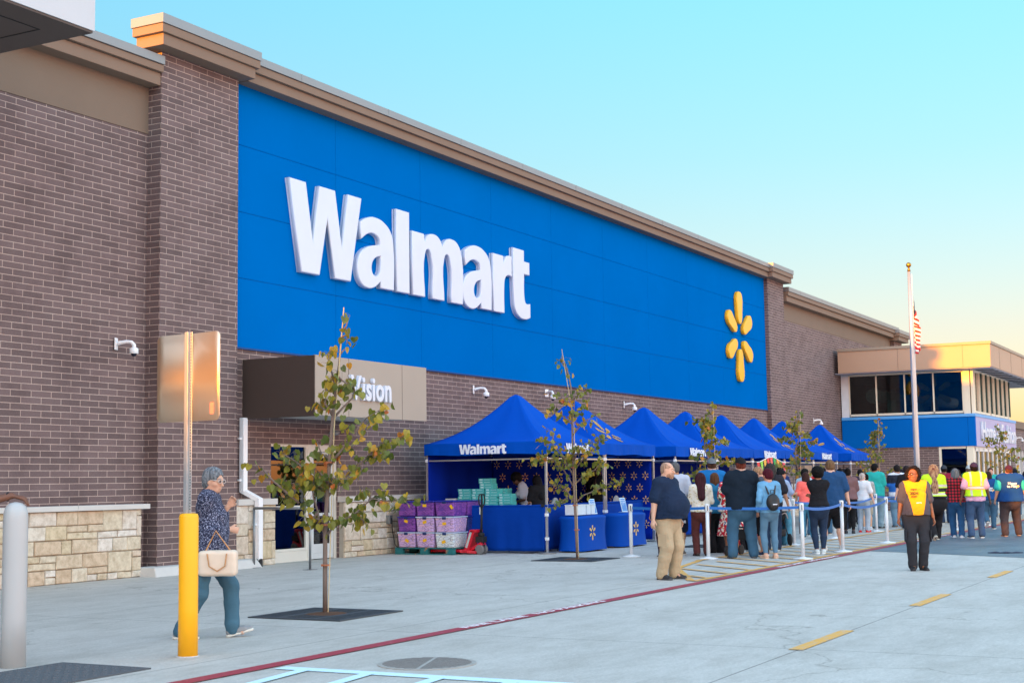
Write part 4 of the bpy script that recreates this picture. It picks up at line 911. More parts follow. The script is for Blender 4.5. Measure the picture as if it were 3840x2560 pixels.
    # local +x points towards the tongue
    b = MB(); b.box(-.95, -.1, -.24, -.11, .05, .1); b.box(-.95, -.1, .11, .24, .05, .1)
    b.add([(-.24, -.26, .04), (-.24, .26, .04), (.06, .14, .02), (.06, -.14, .02), (-.24, -.26, .1), (-.24, .26, .1), (.06, .14, .07), (.06, -.14, .07)], [(0, 1, 2, 3), (7, 6, 5, 4), (0, 4, 5, 1), (1, 5, 6, 2), (2, 6, 7, 3), (3, 7, 4, 0)])
    b.build('fork', RED, J, bevel=.008)
    b = MB()
    for s in (-.12, .12): b.obox((-.09, s, .28), (.07, 0, .2), (0, .02, 0), (.055, 0, -.02))
    b.box(-.06, .08, -.14, .14, .44, .5); b.obox((.02, 0, .15), (.15, 0, .07), (0, .1, 0), (-.015, 0, .03)); b.build('frame', RED, J, bevel=.01)
    b = MB(); b.obox((-.1, -.142, .29), (.055, 0, .155), (0, .003, 0), (.022, 0, -.008)); b.build('label_strip', mat('jack_label', 'b8c4c0', .5), J)
    b = MB(); b.lathe([(.06, .16), (.08, .18), (.06, .2), (.055, .36), (.07, .38), (.07, .42), (.03, .44)], (.12, 0, 0), 14); b.box(.03, .2, -.09, .09, .24, .36); b.build('pump', RUBBER, J, bevel=.006)
    for s in (-.075, .075):
        b = MB(); me = MB(); me.lathe([(.06, -.028), (.092, -.028), (.1, -.02), (.1, .02), (.092, .028), (.06, .028)], (0, 0, 0), 22); m_ = me.mesh('wheel'); m_.transform(Matrix.Rotation(PI/2, 4, 'X')); m_.transform(Matrix.Translation((.12, s, .1))); wl = link('wheel', m_, mat('tyre_grey', '6f6f70', .6), J, True)
        me = MB(); me.lathe([(.062, -.02), (.062, .02)], (0, 0, 0), 18); m_ = me.mesh('hub'); m_.transform(Matrix.Rotation(PI/2, 4, 'X')); m_.transform(Matrix.Translation((.12, s, .1))); link('hub', m_, RUBBER, wl)
    b = MB(); b.tube([(.12, 0, .42), (.14, 0, .95)], [.026, .022]); hp = [(.14, 0, .93), (.14, .11, 1.02), (.14, .125, 1.12), (.14, .1, 1.2), (.14, 0, 1.21), (.14, -.1, 1.2), (.14, -.125, 1.12), (.14, -.11, 1.02), (.14, 0, .93)]; b.tube(hp, .014); b.tube([(.14, 0, .93), (.14, 0, 1.2)], .02); b.build('handle', RUBBER, J, smooth=True)
    b = MB(); b.box(.1, .113, -.03, .03, .8, .95); b.build('tag', mat('tag_white', 'd8e4e4', .5), J)
pallet()
# ---------------------------------------------------------------- cameras on the wall
def cctv(x, y, z, rz, label, first=[None]):
    if first[0] is None:
        T = empty('security_camera', (0, 0, 0), 0, label, 'camera', 'white dome cameras on the store walls'); first[0] = T
        b = MB(); b.box(-.07, .07, -.03, 0, -.12, .12); b.build('back_plate', WHITE, T, bevel=.006)
        b = MB(); b.tube([(0, -.03, 0), (0, -.1, .02), (0, -.22, .04), (0, -.33, .03), (0, -.38, -.03), (0, -.38, -.1)], [.045, .04, .035, .036, .04, .045], 10); b.build('arm', WHITE, T, smooth=True)
        b = MB(); b.lathe([(.05, .0), (.085, -.02), (.09, -.12), (.08, -.125)], (0, -.38, -.08), 16); b.build('housing', WHITE, T, smooth=True)
        b = MB(); b.ball((0, -.38, -.2), .062); b.build('lens_dome', mat('lens', '141a30', .1), T, smooth=True)
    else: T = copy_tree(first[0]); T['label'] = label
    T.location = (x, y, z); T.rotation_euler = (0, 0, rz); T.scale = (.82, .82, .82)
cctv(17.42, YL-.003, 3.8, R(25), 'white dome camera on the brick of the left wing')
cctv(29.0, W-.003, 3.62, R(20), 'white dome camera above the first tent')
cctv(32.8, W-.003, 3.72, R(-30), 'white dome camera above the second sapling, between two others')
cctv(37.75, W-.003, 3.62, R(20), 'white dome camera above the gap between third and fourth tent')
cctv(56.9, YL-.103, 3.75, R(20), 'white dome camera beside the peak of the last tent')
cctv(72.2, 11.38, 5.3, R(50), 'dome camera sticking out past the glazed corner') if False else None
cctv(72.6, 11.24, 3.2, R(30), 'white dome camera low on the far brick wing')

# ---------------------------------------------------------------- queue posts and belts
QM = mat('post_white', 'd9dde0', .35, .03, spec=.6); BELT = mat('belt_blue', '1268b8', .5, .03)
POSTS = [(25.15, 10.98, 'white queue post standing alone in front of the tents'), (24.78, 9.29, 'white queue post just right of the cream top woman'),
 (25.04, 7.6, 'white queue post on the red line in front of the afro woman'), (27.68, 7.6, 'white queue post at the red line beside the black shorts man'),
 (31.5, 7.66, 'white queue post at the red line left of the yellow shirt woman'), (30.12, 9.33, 'white queue post next to the stroller'),
 (38.11, 9.54, 'white queue post in front of the teal shirt man'), (35.33, 7.65, 'white queue post half hidden behind the yellow shirt woman'),
 (39.4, 7.7, 'white queue post left of the yellow vest man'), (49.1, 9.44, 'farther white queue post behind the one beside the yellow vest'), (33.6, 9.4, 'white queue post behind the black shorts man'),
 (53.1, 9.5, 'farthest white queue post right of the yellow vest man'), (42.92, 7.6, 'white queue post behind the walking vest woman')]
def posts():
    first = None
    for x, y, l in POSTS:
        if first is None:
            first = empty('queue_post', (x, y, 0), 0, l, 'queue post', 'white belt posts of the queue'); T = first
            b = MB(); b.lathe([(.178, 0), (.18, .01), (.17, .02), (.06, .034), (.05, .045)], (0, 0, .001), 28); b.build('base', QM, T, smooth=True)
            b = MB(); b.lathe([(.034, .04), (.034, .86)], (0, 0, 0), 16); b.build('pole', QM, T, smooth=True)
            b = MB(); b.lathe([(.04, .86), (.042, .87), (.042, .985), (.036, .998), (.01, 1.0)], (0, 0, 0), 16); h = b.build('belt_head', QM, T, smooth=True)
            b = MB(); 
            for a in range(4): b.box(.041*math.cos(a*PI/2+.5)-.006, .041*math.cos(a*PI/2+.5)+.006, .041*math.sin(a*PI/2+.5)-.006, .041*math.sin(a*PI/2+.5)+.006, .875, .97)
            b.build('slot', RUBBER, h)
        else:
            T = copy_tree(first); T['label'] = l; T.location = (x, y, 0)
    def belt(p, q, sag, label):
        p, q = Vector((*p[:2], .925)), Vector((*q[:2], .925)); b = MB(); n = 24
        for off in (0,):
            f = lambda a, c: p.lerp(q, a)+Vector((0, 0, -sag*4*a*(1-a)+(c-.5)*.05))
            b.grid(f, n, 1)
        o = b.build('queue_belt', BELT, solid=.003); tag(o, label, 'belt', 'blue belts between the queue posts')
    P = POSTS
    belt(P[0], (25.0, 9.4), .03, 'blue belt from the lone post past the bald man') if False else None
    belt(P[0], P[1], .02, 'blue belt stretched past the back of the bald man'); belt(P[1], P[2], .02, 'blue belt across the navy shirt man and the backpack')
    belt(P[2], P[3], .06, 'blue belt behind the dark jeans of the afro woman'); belt(P[3], P[4], .10, 'blue belt sagging past the boy in the hoodie')
    belt(P[4], P[7], .04, 'blue belt behind the yellow shirt woman'); belt(P[5], P[10], .05, 'blue belt behind the coral shirt woman'); belt(P[10], P[6], .12, 'blue belt in front of the brown shirt woman')
    belt(P[6], (43.5, 9.5), .06, 'blue belt right of the teal shirt man'); belt(P[8], P[7], .05, 'blue belt behind the plaid sleeve'); belt(P[8], (49.1, 9.44), .1, 'blue belt leaving the post left of the yellow vest')
    belt(P[12], P[8], .06, 'blue belt behind the yellow vest man')
posts()
# ---------------------------------------------------------------- flagpole
def flagpole():
    T = empty('flagpole', (41.0, 9.05, 0), 0, 'tall metal flagpole with a gold ball in front of the glazed block', 'flagpole')
    b = MB(); b.tube([(0, 0, 0), (0, 0, 2), (0, 0, 5), (0, 0, 7.3)], [.085, .08, .062, .045], 20); b.build('pole', mat('pole_metal', 'b0b4b6', .35, .04, 3, metal=.5), T, smooth=True)
    b = MB(); b.ball((0, 0, 7.47), .075); b.tube([(0, 0, 7.28), (0, 0, 7.42)], [.05, .02], 10); b.build('ball', mat('gold_ball', 'a07a30', .25, .05, metal=.8), T, smooth=True)
    b = MB(); b.tube([(.07, -.06, .9), (.05, -.06, 7.2)], .008, 5); b.build('halyard', WHITE, T)
    # furled flag: hangs in folds below the hoist
    F = empty('flag', (41.0, 8.95, 0), 0, 'red, white and navy striped flag hanging limp in folds on the pole', 'flag')
    m, N, L, bb = mnodes('flag_cloth', .8); uv = N.new('ShaderNodeUVMap'); sp = N.new('ShaderNodeSeparateXYZ'); L.new(uv.outputs[0], sp.inputs[0])
    fr = N.new('ShaderNodeMath'); fr.operation = 'MULTIPLY'; fr.inputs[1].default_value = 6.5; L.new(sp.outputs[1], fr.inputs[0]); f2 = N.new('ShaderNodeMath'); f2.operation = 'FRACT'; L.new(fr.outputs[0], f2.inputs[0])
    r = ramp(N, [(0, 'c8202c'), (.5, 'f0e8e0')], 'CONSTANT'); L.new(f2.outputs[0], r.inputs[0])
    a = N.new('ShaderNodeMath'); a.operation = 'LESS_THAN'; a.inputs[1].default_value = .4; L.new(sp.outputs[0], a.inputs[0]); c = N.new('ShaderNodeMath'); c.operation = 'GREATER_THAN'; c.inputs[1].default_value = .46; L.new(sp.outputs[1], c.inputs[0])
    mu = N.new('ShaderNodeMath'); mu.operation = 'MULTIPLY'; L.new(a.outputs[0], mu.inputs[0]); L.new(c.outputs[0], mu.inputs[1]); mx = N.new('ShaderNodeMix'); mx.data_type = 'RGBA'; L.new(mu.outputs[0], mx.inputs[0]); L.new(r.outputs[0], mx.inputs[6]); mx.inputs[7].default_value = lin('1b2c50'); L.new(mx.outputs[2], bb.inputs['Base Color'])
    nu, nv = 60, 24; b = MB()
    def fl(u, v):
        # hoist edge along the pole; the fly droops and gathers
        drop = .95*u**.8; w = .15*(1-(1-u)**2); x = .1+w*.55*(.6+.4*math.sin(u*16+v*2))*u**.3; y = .10*math.sin(u*22+v*1.5)*u+.02
        z = 6.6-1.0*(1-v)*(1-.25*u)-drop
        return (x-.1*u, y-.55*w*u, z)
    b.grid(fl, nu, nv); me = b.mesh('cloth'); ul = me.uv_layers.new(name='UVMap'); idx = [(i/nu, j/nv) for i in range(nu+1) for j in range(nv+1)]
    for lp in me.loops: ul.data[lp.index].uv = idx[lp.vertex_index]
    link('cloth', me, m, F, True)
flagpole()
# ---------------------------------------------------------------- sign post in its yellow guard, near bollard
def signpost():
    T = empty('sign_post', (9.62, 8.38, 0), 0, 'blank backed road sign on a perforated steel post, glowing in the low sun', 'sign post')
    b = MB()
    b.box(-.012, -.008, -.045, .045, .9, 2.8); b.box(-.038, -.012, -.017, .017, .9, 2.8)
    b.build('channel_post', mat('post_steel', 'b4b8ba', .35, .08, 5, metal=.5), T, bevel=.002)
    b = MB(); z = 1.25
    while z < 2.78:
        for y in (-.031, .031): b.box(-.0128, -.0122, y-.004, y+.004, z, z+.012)
        z += .0254
    b.build('post_holes', RUBBER, T)
    # plate with rounded corners, in the YZ plane facing -x
    def rr(w, h, r, n=5):
        p = []
        for cx, cy, a0 in ((w-r, h-r, 0), (-w+r, h-r, 90), (-w+r, -h+r, 180), (w-r, -h+r, 270)):
            for i in range(n+1): a = R(a0+90*i/n); p.append((cx+r*math.cos(a), cy+r*math.sin(a)))
        return p
    pts = rr(.385, .385, .05); n = len(pts); bend = lambda y: -.062*max(0, .05-y)**2/.2-.02*max(0, .05-y)
    bm = bmesh.new(); vs = [bm.verts.new((.002, y-.02, 2.40+z)) for y, z in pts]; bm.faces.new(vs)
    for k in range(-9, 10): bmesh.ops.bisect_plane(bm, geom=bm.verts[:]+bm.edges[:]+bm.faces[:], plane_co=(0, k*.04, 0), plane_no=(0, 1, 0))
    for v in bm.verts: v.co.x += bend(v.co.y)
    me = bpy.data.meshes.new('plate'); bm.to_mesh(me); bm.free()
    pl = link('plate', me, mat('plate_metal', 'd9c4ab', .33, .04, 2, metal=.85), T, True); q = pl.modifiers.new('solid', 'SOLIDIFY'); q.thickness = .004
    b = MB(); b.box(-.052, -.047, -.36, -.28, 2.07, 2.17); me = b.mesh('sticker'); link('sticker', me, mat('sticker_red', 'd88070', .5), pl)
    Y = empty('yellow_bollard', (9.62, 8.37, 0), 0, 'bright yellow bollard sleeve round the foot of the sign post', 'bollard')
    b = MB(); b.lathe([(.085, 0), (.083, .4), (.083, 1.19), (.075, 1.215), (.05, 1.22)], (0, 0, 0), 28); b.build('sleeve', mat('bollard_yellow', 'ffb300', .45, .03, 2), Y, smooth=True)
    b = MB(); b.lathe([(.1, 0), (.095, .006)], (0, 0, .001), 20); b.build('grout', CAPST, Y)
    G = empty('grey_bollard', (8.5, 9.25, 0), 0, 'pale grey steel bollard at the left edge under a hand', 'bollard')
    b = MB(); b.lathe([(.102, 0), (.1, .4), (.1, 1.2), (.096, 1.26), (.08, 1.31), (.05, 1.335), (.01, 1.345)], (0, 0, 0), 32); b.build('pipe', mat('bollard_grey', 'b3b6b6', .4, .04, 1.5, spec=.6), G, smooth=True)
signpost()
def handrail():
    T = empty('hand_rail', (20.15, 15.5, 0), 0, 'galvanised rail on two posts in front of the side door', 'rail')
    A, B_ = (20.29-20.15, 16.17-15.5), (20.07-20.15, 14.78-15.5)
    A = (.16, .67); B_ = (-.06, -.72)
    for p in (A, B_):
        b = MB(); b.tube([(p[0], p[1], .005), (p[0], p[1], 1.03)], .022, 10); q = b.build('leg', STEEL, T, smooth=True); b = MB(); b.box(p[0]-.09, p[0]+.09, p[1]-.09, p[1]+.09, .0, .008); b.build('foot_plate', STEEL, q)
    b = MB(); b.tube([(A[0], A[1], 1.05), (B_[0], B_[1], 1.05)], .024, 10); b.build('top_rail', STEEL, T, smooth=True)
handrail()
def grates():
    def grate(x, y, rz, label):
        T = empty('tree_grate', (x, y, 0), rz, label, 'tree grate', 'square iron grates round the saplings'); b = MB(); s = .62; r = .2
        b.box(-s, s, -s, -r, .002, .014); b.box(-s, s, r, s, .002, .014); b.box(-s, -s+.08, -r, r, .002, .014); b.box(s-.08, s, -r, r, .002, .014)
        for i in range(9):
            a = -.54+i*.042
            for sg in (-1, 1): b.box(min(sg*a, sg*(a+.02)), max(sg*a, sg*(a+.02)), -r, r, .004, .0135)
        b.build('grate', DGREY, T)
        b = MB()
        for i in range(26):
            xx = -.56+i*.044
            for y0, y1 in ((.28, .56), (-.56, -.28)): b.box(xx, xx+.018, y0, y1, .0141, .0146)
        b.build('slot', RUBBER, T)
        b = MB(); b.lathe([(.3, .003), (.2, .018), (.05, .03)], (0, 0, 0), 14); b.build('mulch', mat('mulch', '5a3a26', .95, .25, 30, .8, 60), T)
    grate(13.25, 9.52, 0, 'iron grate round the foot of the nearest sapling'); grate(24.0, 11.6, 0, 'iron grate round the foot of the second sapling'); grate(29.4, 10.9, 0, 'iron grate round the third sapling, behind the bald man')
    T = empty('manhole_cover', (9.95, 6.16, 0), R(20), 'round slotted iron cover in the drive below the red line', 'drain cover'); b = MB()
    b.lathe([(.40, .001), (.40, .007), (.385, .009)], (0, 0, 0), 36); b.build('cover', mat('cover_iron', 'a29d96', .7, .15, 20), T)
    b = MB()
    for i in range(19):
        x = -.342+i*.038; h = math.sqrt(max(0, .36**2-x*x)); b.box(x-.008, x+.008, -h, -.015, .0091, .0105); b.box(x-.008, x+.008, .015, h, .0091, .0105)
    b.build('slot', mat('slot_dark', '6a6562', .8), T)
    o = MB(); rnd = random.Random(3); o.grid(lambda u, v: ((u-.5)*.62, (v-.5)*.2*(1-abs(u-.45)), .012+.03*math.sin(u*9)*math.sin(v*5)*math.sin(PI*u)*math.sin(PI*v)+.012*math.sin(PI*v)), 20, 8)
    r = o.build('dark_rag', mat('rag', '34384a', .9, .1), loc=(27.75, 4.58, 0)); r.rotation_euler = (0, 0, R(-75)); tag(r, 'dark scrap of cloth lying on the paver crossing', 'rag')
grates()
def cord():
    b = MB(); b.tube([(25.06, 16.34, .62), (25.07, 16.33, .45), (25.1, 16.3, .2), (25.2, 16.2, .04), (25.5, 16.0, .012), (26.0, 16.05, .012), (26.4, 16.1, .012)], .009, 6); b.tube([(25.06, 16.36, .74), (25.06, 16.34, .62)], .02, 6)
    tag(b.build('power_cord', RUBBER, smooth=True), 'black cord running down the stone from the grey outlet box', 'cord')
cord()
# ---------------------------------------------------------------- stroller, rollator, display
def wheel(parent, x, y, r, w, mt, mh, name='wheel'):
    me = MB(); me.lathe([(r*.72, -w), (r, -w*.8), (r, w*.8), (r*.72, w)], (0, 0, 0), 20); m_ = me.mesh(name); m_.transform(Matrix.Rotation(PI/2, 4, 'X')); m_.transform(Matrix.Translation((x, y, r))); o = link(name, m_, mt, parent, True)
    me = MB(); me.lathe([(r*.72, -w*.6), (r*.72, w*.6)], (0, 0, 0), 16); m_ = me.mesh('rim'); m_.transform(Matrix.Rotation(PI/2, 4, 'X')); m_.transform(Matrix.Translation((x, y, r))); link('rim', m_, mh, o)
def stroller():
    T = empty('stroller', (30.05, 9.75, 0), R(35), 'dark baby stroller with grey blanket and yellow wheel hubs', 'stroller'); DK = mat('stroller_black', '1c1d20', .6, .06)
    YH = mat('hub_yellow', 'e8b820', .4)
    for x, y, r in ((-.28, -.26, .13), (-.28, .26, .13), (.38, -.2, .1), (.38, .2, .1)): wheel(T, x, y, r, .022, RUBBER, YH)
    b = MB()
    for s in (-.25, .25): b.tube([(-.28, s, .13), (.1, s, .55), (-.35, s, 1.0)], .013); b.tube([(.38, s*.8, .1), (-.05, s, .62)], .013)
    b.tube([(-.35, -.25, 1.0), (-.42, -.2, 1.04), (-.42, .2, 1.04), (-.35, .25, 1.0)], .018); b.build('frame', DK, T, smooth=True)
    b = MB(); b.grid(lambda u, v: (.32-.62*u, (v-.5)*.46, .42+.38*u**2+.05*math.cos(v*2*PI)), 14, 8); b.build('seat', DK, T, smooth=True, solid=.03)
    b = MB(); b.grid(lambda u, v: (-.22+.42*math.cos(PI*.15+PI*.75*u)*.9, (v-.5)*.5, .62+.42*math.sin(PI*.15+PI*.75*u)), 14, 8); b.build('hood', mat('hood_grey', 'b8b4b6', .8, .08), T, smooth=True, solid=.015)
    b = MB(); b.grid(lambda u, v: (.2-.4*u, (v-.5)*.52, .66+.1*math.sin(u*3)+.02*math.sin(v*14)-.3*max(0, abs(v-.5)-.42)*4), 14, 18); b.build('blanket', mat('blanket', 'cfc4c4', .9, .1, 8), T, smooth=True, solid=.02)
    b = MB(); b.box(-.25, .2, -.2, .2, .2, .36); b.build('basket', DK, T, bevel=.03)
stroller()
def rollator():
    T = empty('rollator', (25.9, 8.95, 0), R(-10), 'red framed walker with black grips between the navy shirt man and the backpack', 'walker'); RD = mat('walker_red', 'c81c30', .35)
    for s in (-.27, .27):
        b = MB(); b.tube([(.28, s, .1), (.1, s, .5), (0, s, .92)], .014); b.tube([(-.25, s, .1), (.02, s, .55)], .014); b.build('frame', RD, T, smooth=True)
        b = MB(); b.tube([(0, s, .92), (-.12, s, .95)], .02); b.build('grip', RUBBER, T, smooth=True)
        for x in (.28, -.25): wheel(T, x, s, .1, .016, RUBBER, mat('hub_grey', '8a8c90'))
    b = MB(); b.box(-.12, .14, -.24, .24, .52, .55); b.build('seat', RUBBER, T, bevel=.01)
    b = MB(); b.box(-.1, .1, -.2, .2, .3, .5); b.build('pouch', RUBBER, T, bevel=.03)
rollator()
def display():
    T = empty('display_rack', (43.1, 12.4, 0), 0, 'rack of colourful snack packs under the sixth tent', 'display rack'); b = MB()
    for z in (.4, .8, 1.2): b.box(-.9, .9, -.25, .25, z-.02, z)
    for x in (-.9, .88):
        for y in (-.25, .23): b.box(x, x+.02, y, y+.02, 0, 1.6)
    b.build('shelf', ALU, T); rnd = random.Random(9); cs = ['d8232a', 'f0b030', '2d8a4a', 'e86a8a', 'c83028', 'f4e0a0', '7a2f8a']
    for z in (.4, .8, 1.2):
        x = -.85
        while x < .78:
            w_ = rnd.uniform(.12, .24); c = rnd.choice(cs); b = MB(); b.box(x, x+w_-.02, -.2, .1, z+.001, z+rnd.uniform(.2, .33)); b.build('snack_pack', mat('pack_'+c, c, .5, .15, 9), T, bevel=.015); x += w_
display()
# ---------------------------------------------------------------- saplings
BARK = mat('bark', '7c6a60', .85, .16, 14, .6, 50); STAKE = mat('stake', 'c9b489', .7, .1, 6); TIE = mat('tie', 'b06a48', .7)
LEAF = leaf_mat('redbud_leaf', [(0, '4f5e26'), (.3, '6b742a'), (.55, '7f7f2c'), (.75, '9c8f2e'), (.9, 'b8952c'), (.97, 'c98a2a'), (1, 'b5562a')])
def leaf(b, p, d, n, s, rnd):
    """heart shaped leaf hanging from p along d, folded along the midrib"""
    d = d.normalized(); n = (n-d*n.dot(d)); n = n.normalized() if n.length > .01 else d.orthogonal().normalized(); w = d.cross(n)
    prof = [(0, 0), (.30, -.13), (.48, .06), (.5, .32), (.36, .62), (0, 1.0)]; cur = rnd.uniform(-.3, .25); fold = rnd.uniform(.05, .4)
    mid = [p+d*s*t+n*s*cur*t*t for t in (0, .32, .62, 1.0)]
    L_, R_ = [], []
    for x, t in prof[1:5]:
        for sg, A in ((1, L_), (-1, R_)): A.append(p+d*s*t+w*s*x*sg+n*(s*cur*max(t, 0)**2+s*x*fold))
    V = mid+L_+R_
    b.add(V, [(0, 4, 5, 1), (1, 5, 6, 2)[:4], (2, 6, 7), (2, 7, 3), (0, 1, 9, 8), (1, 2, 10, 9), (2, 11, 10), (2, 3, 11)])
def sapling(x, y, label, trunk, branches, leaf_s, rnd, stake=True, stems=.9):
    """trunk: list of (u, v); branches: list of [(u, v, w) ...], count;  u to the camera's right, w away, v up"""
    T = empty('sapling', (x, y, 0), R(-61.8), label, 'sapling', 'staked young trees along the store front')
    n = len(trunk); b = MB(); rs = [max(.007, .021*(1-i/(n-1))**.8+.007) for i in range(n)]
    b.tube([(u, w, v) for u, v, w in trunk], rs, 10)
    o = b.build('trunk', BARK, T, smooth=True); b = MB(); lv = MB()
    for pts, cnt in branches:
        P = [Vector((u, w, v)) for u, v, w in pts]; k = len(P)
        b.tube(P, [max(.003, .013*(1-i/(k-1))+.003) for i in range(k)], 6)
        seg = [(P[i+1]-P[i]).length for i in range(k-1)]; tot = sum(seg)
        for _ in range(int(cnt*1.6)):
            t = (rnd.random()**.75)*.93+.12; a = min(t, 1)*tot; i = 0
            while i < k-2 and a > seg[i]: a -= seg[i]; i += 1
            q = P[i].lerp(P[i+1], min(1, a/seg[i])); off = Vector((rnd.gauss(0, .07), rnd.gauss(0, .1), rnd.gauss(0, .05))); r = q+off
            if rnd.random() < stems: b.tube([q, q.lerp(r, .5)+Vector((0, 0, .015)), r], .0018, 3, False)
            d = Vector((rnd.gauss(0, .55), rnd.gauss(0, .55), -1+rnd.gauss(0, .45))); leaf(lv, r, d, Vector((rnd.gauss(0, 1), rnd.gauss(0, 1), rnd.gauss(0, .6))), leaf_s*rnd.uniform(.65, 1.15), rnd)
    b.build('branches', BARK, T, smooth=True); lv.build('crown', LEAF, T, smooth=False)
    if stake:
        b = MB(); tp = trunk[-1]; b.tube([(.035, -.02, 0), (trunk[n//2][0]+.03, -.03, trunk[n//2][1]), (tp[0]+.005, 0, tp[1]+.12)], .006, 6); b.build('stake', STAKE, T)
        for v in (.55, 1.0, 1.7):
            i = min(range(n), key=lambda j: abs(trunk[j][1]-v)); b = MB(); b.tube([(trunk[i][0]-.03, trunk[i][2]-.03, v-.012), (trunk[i][0]-.03, trunk[i][2]-.03, v+.012)], .012, 6); b.lathe([(.05, -.008), (.05, .008)], (trunk[i][0]+.01, trunk[i][2]-.01, v), 10); b.build('tie', TIE, T)
    return T
def near_tree():
    # read off the crop: 464 px per metre, trunk at x 466, ground at y 1658
    f = lambda x, y, w=0.: ((x-466)/464, (1658-y)/464, w)
    tr = [f(466, 1658), f(466, 1450), f(467, 1240), f(474, 1100), f(485, 950), f(492, 820), f(503, 690), f(512, 600), f(520, 520), f(532, 420), f(543, 340), f(556, 200), f(566, 105)]
    br = [([f(466, 1240), f(436, 1190), f(430, 1130), f(405, 1050), f(395, 960), f(330, 985), f(250, 960)], 34),
          ([f(430, 1130), f(380, 1180), f(360, 1150)], 8), ([f(466, 1180), f(415, 1160), f(402, 1190)], 8),
          ([f(475, 1060, .05), f(400, 960, .15), f(300, 860, .2), f(215, 810, .22)], 30), ([f(300, 1060, .05), f(240, 1010, .05), f(235, 990)], 5), ([f(330, 1080), f(200, 960, -.1), f(150, 905, -.1), f(100, 880, -.1)], 14),
          ([f(470, 1260), f(500, 1220, -.05), f(560, 1180, -.1), f(640, 1130, -.15), f(720, 1060, -.15), f(800, 1075, -.2), f(900, 1060, -.2)], 40), ([f(620, 1150, -.1), f(670, 1170, -.1), f(670, 1195)], 8), ([f(700, 1080, -.1), f(720, 1020, -.1), f(660, 1005)], 9),
          ([f(478, 1050), f(540, 980, .1), f(620, 900, .15), f(700, 820, .2), f(790, 760, .2), f(870, 735, .2)], 44), ([f(700, 820, .2), f(760, 800, .2), f(780, 830, .2)], 8),
          ([f(488, 890), f(540, 830, -.1), f(600, 760, -.15), f(650, 690, -.15), f(690, 640, -.1), f(760, 600, -.1)], 34),
          ([f(490, 850), f(440, 820, .1), f(420, 760, .1)], 12), ([f(482, 980), f(450, 930, -.1), f(420, 900, -.1), f(400, 1010)], 18), ([f(482, 1000), f(520, 950, -.2), f(600, 960, -.2)], 16),
          ([f(508, 640), f(560, 580, .05), f(610, 530, .05), f(620, 480, .05), f(590, 430)], 10), ([f(505, 620), f(470, 560, -.05), f(480, 480, -.05), f(520, 430)], 20), ([f(510, 600), f(460, 590), f(430, 560)], 9),
          ([f(525, 480), f(510, 420), f(490, 350), f(485, 300), f(490, 290)], 12), ([f(540, 420), f(560, 440), f(600, 470)], 8), ([f(558, 180), f(580, 150), f(600, 90)], 3), ([f(556, 210), f(590, 190), f(580, 250)], 3), ([f(556, 230), f(585, 215)], 2), ([f(545, 300), f(575, 270)], 2)]
    sapling(13.25, 9.54, 'nearest staked sapling with yellowing heart shaped leaves, in front of the side door', tr, br, .088, random.Random(11))
near_tree()
def second_tree():
    # 1.96 px per source px; 12.9 source px per 0.1 m -> 365 px per metre, trunk x 1345, ground y 1367
    f = lambda x, y, w=0.: ((x-1345)/372, (1372-y)/372, w)
    tr = [f(1350, 1372), f(1345, 1200), f(1338, 1000), f(1335, 850), f(1333, 700), f(1330, 560), f(1330, 420), f(1330, 300), f(1325, 180), f(1310, 90), f(1290, 20), f(1265, -40)]
    br = [([f(1335, 980), f(1280, 890), f(1220, 860), f(1150, 860, .1)], 14), ([f(1335, 960), f(1300, 930), f(1260, 970), f(1200, 1000)], 12), ([f(1338, 990), f(1400, 930, -.1), f(1480, 900, -.1), f(1560, 860, -.1), f(1640, 840, -.1)], 26),
          ([f(1336, 880), f(1270, 760, .1), f(1200, 690, .1), f(1120, 660, .1), f(1040, 680, .1)], 34), ([f(1334, 800), f(1250, 640, -.1), f(1180, 560, -.1), f(1110, 540, -.1)], 34), ([f(1200, 560), f(1190, 500), f(1160, 470)], 5),
          ([f(1336, 860), f(1420, 780), f(1480, 760), f(1530, 700)], 26), ([f(1334, 760), f(1430, 650, .1), f(1500, 590, .1), f(1540, 520, .1)], 34), ([f(1332, 700), f(1370, 620, -.1), f(1420, 590, -.1)], 20),
          ([f(1331, 520), f(1400, 430), f(1460, 400), f(1500, 370)], 12), ([f(1330, 440), f(1260, 380), f(1200, 340), f(1170, 350)], 16), ([f(1330, 400), f(1380, 330), f(1430, 290)], 14),
          ([f(1329, 330), f(1270, 260), f(1240, 230)], 12), ([f(1328, 280), f(1390, 220), f(1430, 190)], 12), ([f(1326, 230), f(1350, 280), f(1340, 400)], 12), ([f(1300, 110), f(1300, 60), f(1270, 20), f(1262, -30)], 10), ([f(1333, 740), f(1300, 690), f(1340, 620)], 18)]
    sapling(24.0, 11.58, 'second staked sapling, standing in front of the first two tents', tr, br, .086, random.Random(5))
second_tree()
def gen_tree(x, y, h, label, seed, spread=.62, n=200):
    rnd = random.Random(seed); tr = [(rnd.gauss(0, .012)*i, h*i/10, 0) for i in range(11)]; br = []
    for i in range(15):
        t = .30+.62*i/15; z = h*t; a = rnd.uniform(0, 2*PI); L_ = spread*(1.15-t)*rnd.uniform(.7, 1.3)+.08; q = tr[min(10, int(t*10))]
        br.append(([(q[0], z, 0), (q[0]+L_*.45*math.cos(a), z+.18*L_+.05, L_*.45*math.sin(a)), (q[0]+L_*math.cos(a), z+.42*L_, L_*math.sin(a)), (q[0]+1.2*L_*math.cos(a), z+.36*L_, 1.2*L_*math.sin(a))], int(n/15*rnd.uniform(.6, 1.4))))
    br.append(([(tr[8][0], h*.80, 0), (tr[9][0], h*.9, 0), (tr[10][0], h*1.02, 0)], 16))
    sapling(x, y, label, tr, br, .1, rnd)
